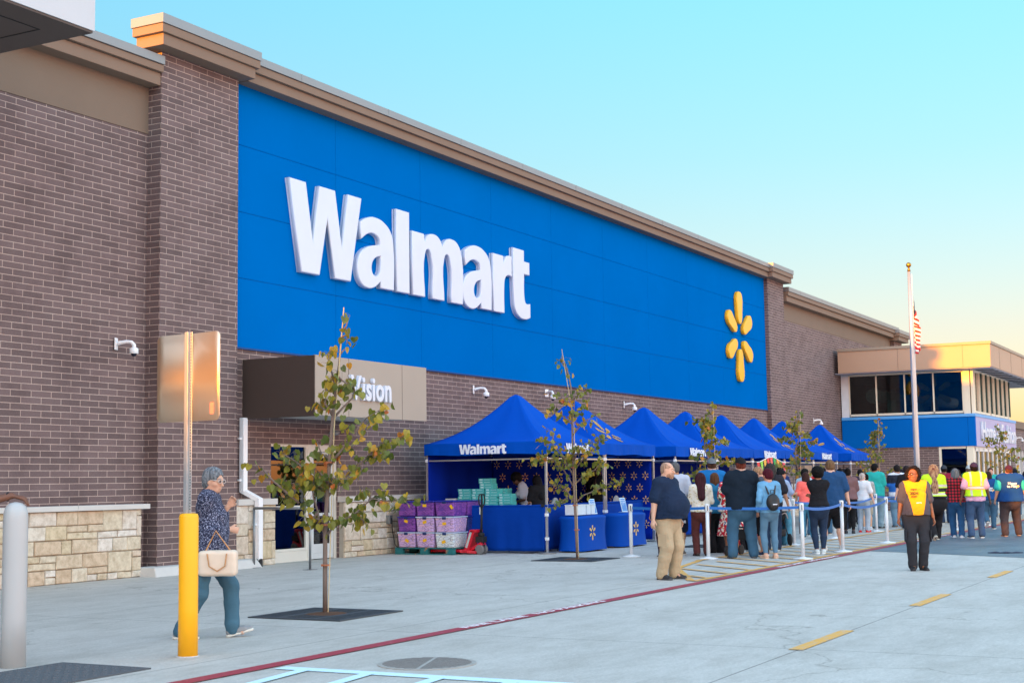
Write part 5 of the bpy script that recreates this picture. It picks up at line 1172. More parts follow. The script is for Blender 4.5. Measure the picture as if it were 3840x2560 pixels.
gen_tree(29.4, 10.95, 3.0, 'third sapling, rising behind the bald man and the cream top woman', 21)
gen_tree(36.4, 11.1, 3.1, 'fourth sapling, in front of the pennants', 22, .7, 230)
gen_tree(46.6, 11.5, 3.2, 'fifth sapling, under the blue belt left of the flagpole', 23, .8, 210)
gen_tree(57.5, 9.6, 3.3, 'farthest sapling, in front of the lilac band', 24, .9, 240)
# ---------------------------------------------------------------- signed-distance modelling of people
V3 = lambda *a: np.array(a, dtype=np.float64)
def unit(v): return v/(np.linalg.norm(v)+1e-9)
def rotm(yaw=0., pitch=0., roll=0.):
    """yaw about z (left positive), pitch about x (up positive), roll about y"""
    cy, sy, cp, sp, cr, sr = math.cos(yaw), math.sin(yaw), math.cos(pitch), math.sin(pitch), math.cos(roll), math.sin(roll)
    return np.array([[cy, -sy, 0], [sy, cy, 0], [0, 0, 1]]) @ np.array([[1, 0, 0], [0, cp, -sp], [0, sp, cp]]) @ np.array([[cr, 0, sr], [0, 1, 0], [-sr, 0, cr]])
class Field:
    def __init__(s, lo, hi, h):
        s.h = h; s.lo = np.array(lo, float); n = np.ceil((np.array(hi)-s.lo)/h).astype(int)+1
        s.ax = [(s.lo[i]+h*np.arange(n[i])).astype(np.float32) for i in range(3)]; s.F = np.full(n, .5, np.float32)
    def _sl(s, lo, hi):
        r = []
        for i in range(3):
            a = int(max(0, math.floor((lo[i]-s.lo[i])/s.h))); b = int(min(s.F.shape[i], math.ceil((hi[i]-s.lo[i])/s.h)+1)); r.append(slice(a, max(a, b)))
        return tuple(r)
    def _P(s, sl, c): return (s.ax[0][sl[0]][:, None, None]-c[0], s.ax[1][sl[1]][None, :, None]-c[1], s.ax[2][sl[2]][None, None, :]-c[2])
    def _mix(s, sl, d, k, sub=False):
        F = s.F[sl]
        if F.size == 0: return
        if sub:
            d = -d; hh = np.clip(.5-.5*(d-F)/k*-1, 0, 1) if False else None
            s.F[sl] = np.maximum(F, d); return
        if k <= 0: s.F[sl] = np.minimum(F, d); return
        e = np.maximum(k-np.abs(F-d), 0)/k; s.F[sl] = np.minimum(F, d)-e*e*k*.25
    def cone(s, a, b, ra, rb, k=.03, flat=1., ax=(0, 1, 0), sub=False):
        a, b = np.asarray(a, float), np.asarray(b, float); m = max(ra, rb)*max(1, flat)+k+3*s.h
        sl = s._sl(np.minimum(a, b)-m, np.maximum(a, b)+m); X, Y, Z = s._P(sl, a); d = b-a; L2 = float(d@d)+1e-9
        t = np.clip((X*d[0]+Y*d[1]+Z*d[2])/L2, 0, 1); vx, vy, vz = X-t*d[0], Y-t*d[1], Z-t*d[2]
        if flat != 1:
            q = vx*ax[0]+vy*ax[1]+vz*ax[2]; g = (1/flat**2-1); D = np.sqrt(vx*vx+vy*vy+vz*vz+q*q*g); D = (D-(ra+(rb-ra)*t))*min(1., flat**.5)
        else: D = np.sqrt(vx*vx+vy*vy+vz*vz)-(ra+(rb-ra)*t)
        s._mix(sl, D.astype(np.float32), k, sub); return s
    def ell(s, c, r, M=None, k=.03, sub=False):
        c = np.asarray(c, float); m = max(r)+k+3*s.h; sl = s._sl(c-m, c+m); X, Y, Z = s._P(sl, c)
        if M is not None: X, Y, Z = (M[0, 0]*X+M[1, 0]*Y+M[2, 0]*Z, M[0, 1]*X+M[1, 1]*Y+M[2, 1]*Z, M[0, 2]*X+M[1, 2]*Y+M[2, 2]*Z)
        q = np.sqrt((X/r[0])**2+(Y/r[1])**2+(Z/r[2])**2); q2 = np.sqrt((X/r[0]**2)**2+(Y/r[1]**2)**2+(Z/r[2]**2)**2)+1e-6
        s._mix(sl, (q*(q-1)/q2).astype(np.float32), k, sub); return s
    def rbox(s, c, hx, r, M=None, k=.01, sub=False):
        c = np.asarray(c, float); m = max(hx)*1.8+k+3*s.h; sl = s._sl(c-m, c+m); X, Y, Z = s._P(sl, c)
        if M is not None: X, Y, Z = (M[0, 0]*X+M[1, 0]*Y+M[2, 0]*Z, M[0, 1]*X+M[1, 1]*Y+M[2, 1]*Z, M[0, 2]*X+M[1, 2]*Y+M[2, 2]*Z)
        a, b, d = np.abs(X)-hx[0]+r, np.abs(Y)-hx[1]+r, np.abs(Z)-hx[2]+r
        D = np.sqrt(np.maximum(a, 0)**2+np.maximum(b, 0)**2+np.maximum(d, 0)**2)+np.minimum(np.maximum(a, np.maximum(b, d)), 0)-r
        s._mix(sl, D.astype(np.float32), k, sub); return s
    def cut(s, n, c, lo=None, hi=None):
        """remove what lies on the side n points to, beyond point c"""
        sl = s._sl(lo, hi) if lo is not None else tuple(slice(0, q) for q in s.F.shape)
        X, Y, Z = s._P(sl, c); n = unit(np.asarray(n, float)); s.F[sl] = np.maximum(s.F[sl], X*n[0]+Y*n[1]+Z*n[2]); return s
    def noise(s, amp, f=9., seed=0, st=(1, 1, 1), rid=False):
        X, Y, Z = s._P(tuple(slice(0, q) for q in s.F.shape), (0, 0, 0)); r = random.Random(seed); o = np.zeros(s.F.shape, np.float32)
        wx = .25*np.sin(f*.7*Z+r.random()*6)+.2*np.sin(f*.9*Y+1)
        for i in range(4):
            a = [r.uniform(-1, 1)*st[j] for j in range(3)]; q = np.sin(f*(1+.6*i)*(a[0]*(X+wx*.15)+a[1]*Y+a[2]*(Z+wx*.2))+r.random()*6)
            o += (1-2*np.abs(q) if rid else q)/(1+.5*i)
        s.F += amp*o*.5; return s
    def mesh(s, name):
        F = s.F; neg = F < 0
        nx, ny, nz = F.shape
        A = neg[:-1, :-1, :-1].astype(np.int8)
        cnt = sum(neg[i:nx-1+i, j:ny-1+j, k:nz-1+k].astype(np.int8) for i in (0, 1) for j in (0, 1) for k in (0, 1))
        act = (cnt > 0) & (cnt < 8); idx = np.argwhere(act)
        if len(idx) == 0: return bpy.data.meshes.new(name)
        vid = np.full(act.shape, -1, np.int64); vid[act] = np.arange(len(idx)); acc = np.zeros((len(idx), 3)); n = np.zeros(len(idx))
        i, j, k = idx.T
        for d in range(3):
            for u in (0, 1):
                for v in (0, 1):
                    o = [0, 0, 0]; o[(d+1) % 3] = u; o[(d+2) % 3] = v; p = (i+o[0], j+o[1], k+o[2]); e = [0, 0, 0]; e[d] = 1; q = (p[0]+e[0], p[1]+e[1], p[2]+e[2])
                    fa, fb = F[p], F[q]; c = (fa < 0) != (fb < 0); t = np.where(c, fa/(fa-fb+1e-12), 0); base = np.array(o, float)
                    acc[c] += base; acc[c, d] += t[c]; n[c] += 1
        P = (idx+acc/np.maximum(n, 1)[:, None])*s.h+s.lo
        quads = []
        for d in range(3):
            e = [0, 0, 0]; e[d] = 1; sl0 = [slice(1, -1)]*3; a = [slice(None)]*3; b = [slice(None)]*3; a[d] = slice(0, -1); b[d] = slice(1, None)
            fa, fb = neg[tuple(a)], neg[tuple(b)]; c = np.argwhere(fa != fb); d1, d2 = (d+1) % 3, (d+2) % 3
            ok = (c[:, d1] > 0) & (c[:, d2] > 0) & (c[:, d1] < F.shape[d1]-1) & (c[:, d2] < F.shape[d2]-1); c = c[ok]
            if not len(c): continue
            s_ = fa[tuple(c.T)]; q = []
            for (u, v) in ((0, 0), (1, 0), (1, 1), (0, 1)): w = c.copy(); w[:, d1] -= 1-u; w[:, d2] -= 1-v; q.append(vid[tuple(w.T)])
            q = np.stack(q, 1); q[~s_] = q[~s_][:, ::-1]; quads.append(q)
        Q = np.concatenate(quads); Q = Q[(Q >= 0).all(1)]
        me = bpy.data.meshes.new(name); me.vertices.add(len(P)); me.vertices.foreach_set('co', P.astype(np.float32).ravel()); me.loops.add(4*len(Q)); me.loops.foreach_set('vertex_index', Q.astype(np.int32).ravel())
        me.polygons.add(len(Q)); me.polygons.foreach_set('loop_start', np.arange(0, 4*len(Q), 4, dtype=np.int32)); me.polygons.foreach_set('loop_total', np.full(len(Q), 4, np.int32)); me.polygons.foreach_set('use_smooth', np.ones(len(Q), bool))
        me.update(calc_edges=True); return me

def skin_mat(c):
    n = 'skin_'+c
    if n in MATS: return MATS[n]
    m = mat(n, c, .5, .05, 14, .15, 120); b = m.node_tree.nodes['Principled BSDF']; b.inputs['Subsurface Weight'].default_value = .0; return m
def cloth_mat(c, var=.06):
    n = 'cloth_'+c
    return MATS[n] if n in MATS else mat(n, c, .92, var, 7, .35, 220, spec=.2)
def denim_mat(c):
    n = 'denim_'+c
    if n in MATS: return MATS[n]
    m = mat(n, c, .9, .16, 5, .4, 260, spec=.2); m.node_tree.nodes['Noise Texture'].inputs['Detail'].default_value = 10; return m
def hair_mat(c, c2=None):
    n = 'hair_'+c+(c2 or '')
    if n in MATS: return MATS[n]
    m, N, L, b = mnodes(n, .7); b.inputs['Specular IOR Level'].default_value = .15; tc = N.new('ShaderNodeTexCoord'); mp = N.new('ShaderNodeMapping'); mp.inputs['Scale'].default_value = (60, 60, 5); w = N.new('ShaderNodeTexNoise'); w.inputs['Scale'].default_value = 1; w.inputs['Detail'].default_value = 3
    L.new(tc.outputs['Object'], mp.inputs[0]); L.new(mp.outputs[0], w.inputs['Vector']); a = lin(c)
    r = ramp(N, [(.35, c), (.65, c2 or c)]); 
    if not c2: r.color_ramp.elements[0].color = tuple(x*.6 for x in a[:3])+(1,); r.color_ramp.elements[1].color = tuple(min(1, x*1.3) for x in a[:3])+(1,)
    L.new(w.outputs[0], r.inputs[0]); L.new(r.outputs[0], b.inputs['Base Color'])
    bp = N.new('ShaderNodeBump'); bp.inputs['Strength'].default_value = .8; bp.inputs['Distance'].default_value = .01; L.new(w.outputs[0], bp.inputs['Height']); L.new(bp.outputs[0], b.inputs['Normal']); return m

def ik(a, c, l1, l2, pole):
    """middle joint of a two-bone limb; the reach is clamped"""
    a, c = np.asarray(a, float), np.asarray(c, float); d = c-a; D = np.linalg.norm(d); u = d/(D+1e-9)
    if D > (l1+l2)*.998: D = (l1+l2)*.998; c = a+u*D
    x = (l1*l1-l2*l2+D*D)/(2*D); h = math.sqrt(max(0, l1*l1-x*x)); p = np.asarray(pole, float); p = unit(p-u*(p@u)); return a+u*x+p*h, c

ARMS = {'down': (.27, .02, .80), 'down_w': (.33, .06, .82), 'front': (.12, .26, 1.05), 'belly': (.05, .24, 1.02), 'phone': (.10, .32, 1.12), 'chest': (.10, .24, 1.22), 'hip': (.20, .12, .98), 'pocket': (.20, .10, .88),
        'back': (.08, -.16, .95), 'swingf': (.27, .26, .86), 'swingb': (.28, -.22, .84), 'face': (.05, .22, 1.44), 'strap': (.12, .16, 1.25), 'cross': (-.08, .22, 1.12)}
def person(label, x, y, face, H=1.72, g=1., belly=0., sex='m', skin='c99a7c', hair=('short', '2a2018'), top=None, bot=None, shoe=('2a2a2c', 'c8c8c4'),
           arms=('down', 'down'), stance=None, head=(0, 0), cap=None, res=.011, lean=0., hips=1., hand_detail=True, beard=None, group='people queueing and strolling outside the store', extra=None, sh=1., lod=0, vest=None):
    s = H/1.75; T = empty('person', (x, y, 0), R(face-90), label, 'person', group)
    g0 = g; rnd = random.Random(int(x*100+y*10)); fem = sex == 'f'; S = sh*(.92 if fem else 1.)
    st = stance or ((-.105, 0, 0), (.105, .02, 0))
    hipw = .09*hips*(g0**.35); hipz = .942; cx = (st[0][0]+st[1][0])/2*.6; cyy = (st[0][1]+st[1][1])/2*.5
    spread = max(abs(st[0][1]-st[1][1]), abs(st[0][0]-st[1][0])*.7); hipz -= .035*max(0, spread-.2)/.3
    P0 = V3(cx, cyy, hipz); M = rotm(0, -lean, 0)      # torso leans forward for positive lean
    up = lambda a, b, c: P0+M @ V3(a, b, c-.93)
    shw = .178*S*(1+.28*(g0-1)); shz = 1.425
    J = {}
    for i, sg in ((0, -1), (1, 1)):
        fx, fy, fz = st[i]; ank = V3(fx, fy, .085+fz); hip = P0+V3(sg*hipw, 0, -.02)
        kn, ank = ik(hip, ank, .435, .42, (sg*.15, 1, 0)); J['h', i], J['k', i], J['a', i] = hip, kn, ank
        shd = up(sg*shw, -.01, shz); a = arms[i]; tgt = ARMS[a] if isinstance(a, str) else a
        hx = tgt[0]+(.05+.5*max(0, g0-1)*.28 if isinstance(a, str) and a in ('down', 'down_w', 'swingf', 'swingb') else 0); w = up(sg*hx, tgt[1]+(belly*.6 if tgt[1] > .15 else 0), tgt[2]+.06)
        el, w = ik(shd, w, .29, .255, (sg*.6, -1, -.35) if tgt[1] > .1 else (sg*.35, -1, -.2)); J['s', i], J['e', i], J['w', i] = shd, el, w
    neck, hc = up(0, -.005, 1.50), None
    HM = M @ rotm(R(head[0]), R(head[1]), 0); nb = up(0, 0, 1.515); hc = nb+HM @ V3(0, .025, .105)
    hp = lambda a, b, c: hc+HM @ V3(a, b, c)
    lo = np.min([v for v in J.values()]+[hc-.2], 0)-.3; hi = np.max([v for v in J.values()]+[hc+.16], 0)+.3
    lo = np.array([lo[0], lo[1], -.02]); hi[2] = hc[2]+.16
    gg = g0; ga = 1+.45*(g0-1)
    # ---- body
    B = Field(lo, hi, res/s)
    def torso(F, t=0., k=.05):
        F.cone(up(0, -.005, .92), up(0, 0, 1.06), .152*gg*(1.04 if fem else 1)*hips+t, .137*gg+t, k, .74)
        F.cone(up(0, 0, 1.06), up(0, .0, 1.30), .135*gg*(.95 if fem else 1)+t, .158*(1+.7*(gg-1))*S+t, k, .70)
        F.cone(up(-.11*S, -.01, 1.385), up(.11*S, -.01, 1.385), .066*ga+t, .066*ga+t, k)
        F.cone(up(0, -.015, 1.36), up(0, -.01, 1.49), .10*ga+t, .058*ga+t*.6, k, .8)
        for sg in (-1, 1):
            F.cone(up(sg*.05, -.012, 1.45), J['s', 0 if sg < 0 else 1]+V3(0, 0, .005), .05*ga+t, .052*ga+t, k)
            F.ell(up(sg*.075*hips, -(.072 if fem else .052)*gg, .90), (.088*hips*ga+t, .078*ga+t, .10+t), M, k)
            if fem: F.ell(up(sg*.072, .10*gg, 1.27), (.066*ga+t, .06*ga+t, .066+t), M, .035)
        if belly: F.ell(up(0, .07+belly*.62, 1.075), (.150*gg+t, .075+belly*.7+t, .165+t), M, .07)
    torso(B)
    for i, sg in ((0, -1), (1, 1)):
        h, kk, a = J['h', i], J['k', i], J['a', i]; la = ga*(1.03 if fem else 1)
        B.cone(h, kk, .088*la, .054*ga, .04); B.cone(kk, kk+(a-kk)*.35+V3(0, -.012, 0), .052*ga, .054*ga, .03); B.cone(kk+(a-kk)*.35+V3(0, -.012, 0), a, .054*ga, .034, .03)
        B.cone(a, a+V3(0, .10, -.045), .034, .03, .02)
        B.cone(J['s', i], J['e', i], .052*ga, .040*ga, .03); B.cone(J['e', i], J['w', i], .040*ga, .026*(1+.3*(ga-1)), .02)
        # hand
        w = J['w', i]; d = unit(w-J['e', i]); bend = arms[i] if isinstance(arms[i], str) else ''
        inw = unit(V3(-sg, .0, 0)-d*(V3(-sg, 0, 0)@d)) if abs(d[0]) < .85 else unit(V3(0, 0, -1)-d*(-d[2])); fwd = np.cross(d, inw)*(-sg); 
        if fwd[1] < 0 and abs(d[0]) < .85: fwd = -fwd
        if not isinstance(arms[i], str) and len(arms[i]) > 3:      # hand laid palm down, fingers curling over what it holds
            d = unit(V3(-.1, .93, -.22)); inw = unit(V3(0, -.25, -1)); inw = unit(inw-d*(inw@d)); fwd = np.cross(d, inw)
        B.cone(w+d*.01, w+d*.085, .026, .038, .015, .55, inw)
        if hand_detail:
            for q, (o, L_) in enumerate(((-.028, .062), (-.010, .076), (.009, .080), (.027, .070))):
                b0 = w+d*.088+fwd*o; b1 = b0+(d*.85+inw*.35)*L_*.55; b2 = b1+(d*.55+inw*.8)*L_*.5; B.cone(b0-d*.02, b1, .0098, .009, .004); B.cone(b1, b2, .009, .0078, .004)
            B.cone(w+d*.03+fwd*.022, w+d*.068+fwd*.05+inw*.012, .0125, .0105, .008); B.cone(w+d*.068+fwd*.05+inw*.012, w+d*.098+fwd*.052+inw*.022, .0105, .009, .004)
        else: B.cone(w+d*.08, w+d*.135+inw*.03, .032, .022, .02, .6, inw)
    # neck and head
    B.cone(up(0, -.012, 1.46), hp(0, -.03, -.06), .056*ga, .053*ga**.5, .03); cheek = (g0-1)*.035
    B.ell(hp(0, -.012, .035), (.077, .098, .088), HM, .02); B.ell(hp(0, .012, -.045), (.062+cheek, .076, .078), HM, .045); B.ell(hp(0, .045, -.088), (.036+cheek*.6, .040, .028), HM, .025)
    if g0 > 1.3: B.ell(hp(0, .02, -.105), (.055, .055, .035), HM, .04)
    B.cone(hp(0, .088, .01), hp(0, .112, -.032), .009, .0155, .012); B.ell(hp(0, .084, .027), (.052, .02, .012), HM, .02)
    B.ell(hp(0, .090, -.066), (.024, .012, .006), HM, .006); B.ell(hp(0, .089, -.077), (.021, .012, .006), HM, .006)
    for sg in (-1, 1):
        B.ell(hp(sg*.077, -.008, -.01), (.010, .020, .032), HM @ rotm(0, 0, 0), .008); B.ell(hp(sg*.031, .094, .008), (.016, .012, .010), HM, .004, sub=True); B.ell(hp(sg*.031, .079, .006), (.016, .014, .012), HM, .003)
        B.ell(hp(sg*.045, .055, -.03), (.024, .03, .022), HM, .02)
    sc = Matrix.Scale(s, 4)
    def put(F, name, m, parent=T, smooth=2):
        me = F.mesh(name); me.transform(sc); o = link(name, me, m, parent, True)
        if smooth and len(me.vertices): q = o.modifiers.new('smooth', 'SMOOTH'); q.factor = .5; q.iterations = smooth
        return o
    body = put(B, 'body', skin_mat(skin))
    # eyes and brows where the face is seen
    if lod >= 1:
        b = MB(); b2 = MB(); b3 = MB()
        for sg in (-1, 1):
            c = hp(sg*.031, .0905, .007)*s; b.ball(c, (.0115*s, .009*s, .007*s), 10, 6); c2 = hp(sg*.031, .0985, .007)*s; b2.ball(c2, (.0055*s, .003*s, .0055*s), 8, 6)
            b3.tube([hp(sg*.012, .1, .028)*s, hp(sg*.03, .101, .034)*s, hp(sg*.05, .088, .028)*s], .0035*s, 5)
        b.build('eyes', mat('eye_white', 'e6dcd2', .3), T, smooth=True); b2.build('pupils', RUBBER, T, smooth=True); b3.build('brows', hair_mat(hair[1] if hair[0] != 'bald' else '4a3a2c'), T)
        b = MB(); b.ball(hp(0, .0985, -.071)*s, (.020*s, .006*s, .0065*s), 10, 6); b.build('lips', mat('lips_'+skin, skin, .5), T, smooth=True) if skin+'x' not in MATS else None
    # ---- upper garment
    if top:
        cm, sleeve, hem, loose = top[:4]; tt = .012+.012*loose; F = Field(lo, hi, res/s); torso(F, tt, .06)
        F.cone(up(0, -.005, hem+.02), up(0, 0, 1.08), (.150*gg*hips)*(1.02)+tt+.02*loose, .138*gg+tt+.012*loose, .05, .76)
        if belly: F.cone(up(0, .04+belly*.5, hem+.05), up(0, .05+belly*.6, 1.1), .14*gg+tt, .135*gg+tt, .07, .8)
        F.cut(M @ V3(0, 0, -1), up(0, 0, hem)); 
        # neck hole
        F.cone(up(0, -.02, 1.475), up(0, .03, 1.62), .062*ga, .13*ga, 0, sub=True)
        if sleeve != 'none':
            for i in (0, 1):
                a, e, w = J['s', i], J['e', i], J['w', i]
                if sleeve == 'short': q = a+(e-a)*.80; F.cone(a, q, .056*ga+tt, .055*ga+tt*1.3, .025); F.cut(e-a, q-(e-a)*.02, q-.16, q+.12) if False else None
                else:
                    q = w-(w-e)*(.05 if sleeve == 'long' else .42); F.cone(a, e, .056*ga+tt*.8, .046*ga+tt*.8, .025); F.cone(e, q, .046*ga+tt*.8, .036*ga+tt*.8, .02)
        F.noise(.0055*(1+loose), 15, int(x*7+y*13), (1, 1, .7), True); F.noise(.003, 34, int(x*5), (1, 1, 1.4))
        o = put(F, 'shirt', cm)
        if len(top) > 4: 
            for c in top[4]: c(T, up, hp, s, J, gg)
    if vest:
        F = Field(lo, hi, res/s); t = .042; torso(F, t, .06); F.cone(up(0, -.005, vest[1]), up(0, 0, 1.08), .156*gg*hips+t+.03, .145*gg+t+.006, .05, .78)
        if belly: F.cone(up(0, .04+belly*.5, vest[1]), up(0, .05+belly*.6, 1.1), .14*gg+t, .135*gg+t, .07, .8)
        F.cut(M @ V3(0, 0, -1), up(0, 0, vest[1])); F.cone(up(0, .02, 1.45), up(0, .05, 1.62), .075*ga, .14*ga, 0, sub=True)
        F.noise(.006, 14, 9, (1, 1, .5), True); put(F, 'vest', vest[0])
    # ---- lower garment
    if bot:
        kind, cm = bot[:2]; F = Field(lo, hi, res/s); t = .012
        if kind in ('skirt', 'dress'):
            hz = bot[2]; F.cone(up(0, 0, 1.04), P0+V3(0, 0, hz+.03-P0[2]), .15*gg*hips, .27*gg, .04, .8); F.ell(P0+V3(0, -.06, -.03), (.16*hips*gg, .14*gg, .14), None, .05); F.noise(.012, 14, 5, (1.4, 1.4, .1)); F.cut((0, 0, -1), (0, 0, hz))
        else:
            F.cone(up(0, -.005, .90), up(0, 0, 1.05), .158*gg*hips*(1.03 if fem else 1)+t*.9, .146*gg+t*.9, .05, .76)
            if belly: F.ell(up(0, .05+belly*.3, .98), (.14*gg, .06+belly*.6, .10), M, .05)
            for i, sg in ((0, -1), (1, 1)):
                h, kk, a = J['h', i], J['k', i], J['a', i]; F.ell(up(sg*.078*hips, -(.072 if fem else .052)*gg, .895), (.094*hips*ga, .082*ga, .105), M, .04)
                if kind == 'skinny': r = (.099*ga*hips**.5, .068*ga, .071*ga, .047)
                elif kind == 'wide': r = (.112*ga, .095, .10, .115)
                elif kind == 'shorts': r = (.112*ga, .098*ga, 0, 0)
                else: r = (.108*ga, .080*ga, .076*ga, .070*ga**.7)
                if kind == 'shorts':
                    q = h+(kk-h)*(bot[2] if len(bot) > 2 else .85); F.cone(h+V3(0, 0, 0), q, r[0], r[1], .03)
                else:
                    F.cone(h, kk, r[0], r[1], .035); e = kk+(a-kk)*(.88 if kind == 'skinny' else .92); mid = kk+(a-kk)*.4+V3(0, -.012 if kind == 'skinny' else 0, 0); F.cone(kk, mid, r[1], r[2]*.97, .03); F.cone(mid, e, r[2]*.97, r[3], .02)
                    if kind != 'skinny': F.cone(e, a+(a-kk)*.02, r[3]*1.03, r[3]*1.0, .02)
            F.cut(M @ V3(0, 0, 1), up(0, 0, 1.06)); F.noise(.0045 if kind != 'skinny' else .002, 17, int(x*11+y), (1.1, 1.1, .8), True); F.noise(.002, 42, int(x*3+1), (1, 1, .9))
        put(F, {'skirt': 'skirt', 'dress': 'skirt', 'shorts': 'shorts'}.get(kind, 'trousers'), cm)
    # ---- shoes
    for i, sg in ((0, -1), (1, 1)):
        a = J['a', i]; fz = st[i][2]; tilt = R(-38 if st[i][1] < -.15 and fz > .02 else (14 if st[i][1] > .2 and fz > 0 else 0)); Mf = rotm(R(-sg*9), tilt, 0)
        o_ = a+V3(0, 0, -.085); fp = lambda u, v, w, o_=o_, Mf=Mf, a=a: a+Mf @ V3(u, v, w-.085)
        F = Field(a-.26, a+.26, min(res/s, .009)); F.cone(fp(0, -.035, .045), fp(0, .10, .036), .044, .042, .03); F.cone(fp(0, .06, .034), fp(sg*.006, .165, .028), .042, .034, .02, .8, Mf @ V3(0, 0, 1)); F.cone(fp(0, -.01, .05), fp(0, -.005, .095), .043, .040, .03); F.cut(Mf @ V3(0, 0, -1), fp(0, 0, .012)); F.cut(Mf @ V3(0, 0, 1), fp(0, 0, .10))
        so = put(F, 'shoe', mat('shoe_'+shoe[0], shoe[0], .6, .06, 9), T, 1)
        F = Field(a-.26, a+.26, min(res/s, .008)); F.cone(fp(0, -.038, .01), fp(sg*.006, .160, .01), .049, .044, .0); F.cut(Mf @ V3(0, 0, 1), fp(0, 0, .026)); F.cut(Mf @ V3(0, 0, -1), fp(0, 0, 0.0)); put(F, 'sole', mat('sole_'+shoe[1], shoe[1], .6, .04), so, 0)
    # ---- hair, beard, cap
    style = hair[0]
    if style != 'bald':
        r2 = min(res, .010)/s; hm = hair_mat(*hair[1:3]); q = .75 if style in ('long',) else .34; F = Field(hc-np.array([.24, .34, q]), hc+np.array([.24, .24, .26]), r2)
        keep = lambda zz, k: (F.cut(HM @ V3(0, k, -1), hp(0, 0, zz)))
        if style in ('short', 'fringe', 'bun', 'crop', 'crop2'):
            t = {'short': .016, 'fringe': .003, 'crop': .009, 'bun': .014, 'crop2': .024}[style]; F.ell(hp(0, -.014, .036), (.077+t, .098+t, .089+t*1.25), HM, .01); F.ell(hp(0, -.03, -.015), (.072+t*.6, .078+t*.6, .07), HM, .03)
            F.noise(.004, 60, 3, (1, 1, .4)); keep(-.012, .95); 
            if style == 'fringe': F.ell(hp(0, .03, .10), (.062, .085, .07), HM, 0, sub=True)
            for sg in (-1, 1): F.ell(hp(sg*.085, .0, -.012), (.022, .026, .034), HM, 0, sub=True)
            if style == 'bun': F.ell(hp(0, -.09, .10), (.055, .055, .05), HM, .02)
        else:
            face_r = (.066, .075, .098)
            if style == 'afro': F.ell(hp(0, -.03, .055), (.128, .130, .125), HM, .01); F.ell(hp(0, -.05, -.02), (.10, .08, .07), HM, .04)
            elif style == 'curly':
                F.ell(hp(0, -.02, .045), (.104, .12, .10), HM, .01); F.ell(hp(.02, -.04, -.06), (.115, .10, .12), HM, .06); F.ell(hp(.085, .01, -.05), (.05, .06, .13), HM, .05)
            elif style == 'grey_short': F.ell(hp(0, -.022, .045), (.094, .115, .097), HM, .01); F.ell(hp(0, -.055, -.03), (.08, .065, .075), HM, .05)
            else:
                F.ell(hp(0, -.015, .038), (.091, .112, .100), HM, .01); F.ell(hp(0, -.035, -.065), (.108, .092, .125), HM, .05)
                if style == 'long':
                    L_ = hair[3] if len(hair) > 3 else .42; bk = M @ V3(0, 0, -1); p = hp(0, -.06, .0); e = p+bk*(L_*.86+.05)+M @ V3(0, -.10-.05*(g0-1), 0); F.cone(p, e, .104, .075, .06, .66, M @ V3(0, 1, 0))
                if style == 'pony': F.cone(hp(0, -.12, .03), hp(0, -.155, -.20), .038, .022, .02); 
            if style == 'curly': F.noise(.014, 46, 8, (1, 1, 1)); F.noise(.008, 95, 4, (1, 1, 1), True)
            elif style == 'afro': F.noise(.006, 70, 8); F.noise(.004, 140, 2)
            elif style == 'grey_short': F.noise(.008, 55, 8, (1, 1, 1), True)
            elif style == 'long' and hair[2:3] and hair[2]: F.noise(.008, 70, 3, (1, 1, .12), True)
            else: F.noise(.005, 62, 3, (1, 1, .12), True)
            if style == 'curly': F.ell(hp(-.05, .10, -.02), (.10, .12, .13), HM, 0, sub=True)
            F.ell(hp(0, .085, -.055), (.062, .075, .105), HM, 0, sub=True); F.ell(hp(0, .10, .0), (.058, .05, .075), HM, 0, sub=True)
            if style in ('afro', 'grey_short'):
                for sg in (-1, 1): F.ell(hp(sg*.09, .035, -.05), (.04, .05, .07), HM, 0, sub=True)
                F.cut(HM @ V3(0, .3, -1), hp(0, 0, -.105))
            if style == 'pony': keep(-.04, .9) if False else None
        put(F, 'hair', hm, T, 1)
    if beard:
        F = Field(hc-.14, hc+.14, .007); F.ell(hp(0, .03, -.075), (.066+cheek, .072, .062), HM, .01); F.noise(.003, 80, 2); F.cut(HM @ V3(0, -.75, 1), hp(0, .05, -.035)); F.cut(HM @ V3(0, -1, 0), hp(0, -.005, 0)); F.ell(hp(0, .112, -.07), (.026, .02, .012), HM, 0, sub=True); put(F, 'beard', hair_mat(beard), T, 1)
    if cap:
        c, back = cap[0], cap[1]; F = Field(hc-np.array([.24, .26, .1]), hc+np.array([.24, .26, .2]), .009/s); F.ell(hp(0, -.014, .036), (.096, .118, .112), HM, 0); F.cut(HM @ V3(0, .12 if not back else -.12, -1), hp(0, 0, .032)); 
        yb = -1 if back else 1; F.cone(hp(-.035, yb*.09, .048), hp(-.03, yb*.165, .036), .034, .03, .01, .28, HM @ V3(0, 0, 1)); F.cone(hp(.035, yb*.09, .048), hp(.03, yb*.165, .036), .034, .03, .01, .28, HM @ V3(0, 0, 1))
        co = put(F, 'cap', cloth_mat(c), T, 1)
        b = MB(); b.ball(hp(0, -.014, .15)*s, .008*s, 8, 6); b.build('cap_button', cloth_mat(c), co)
    if extra:
        for e in extra: e(T, up, hp, s, J, gg)
    return T

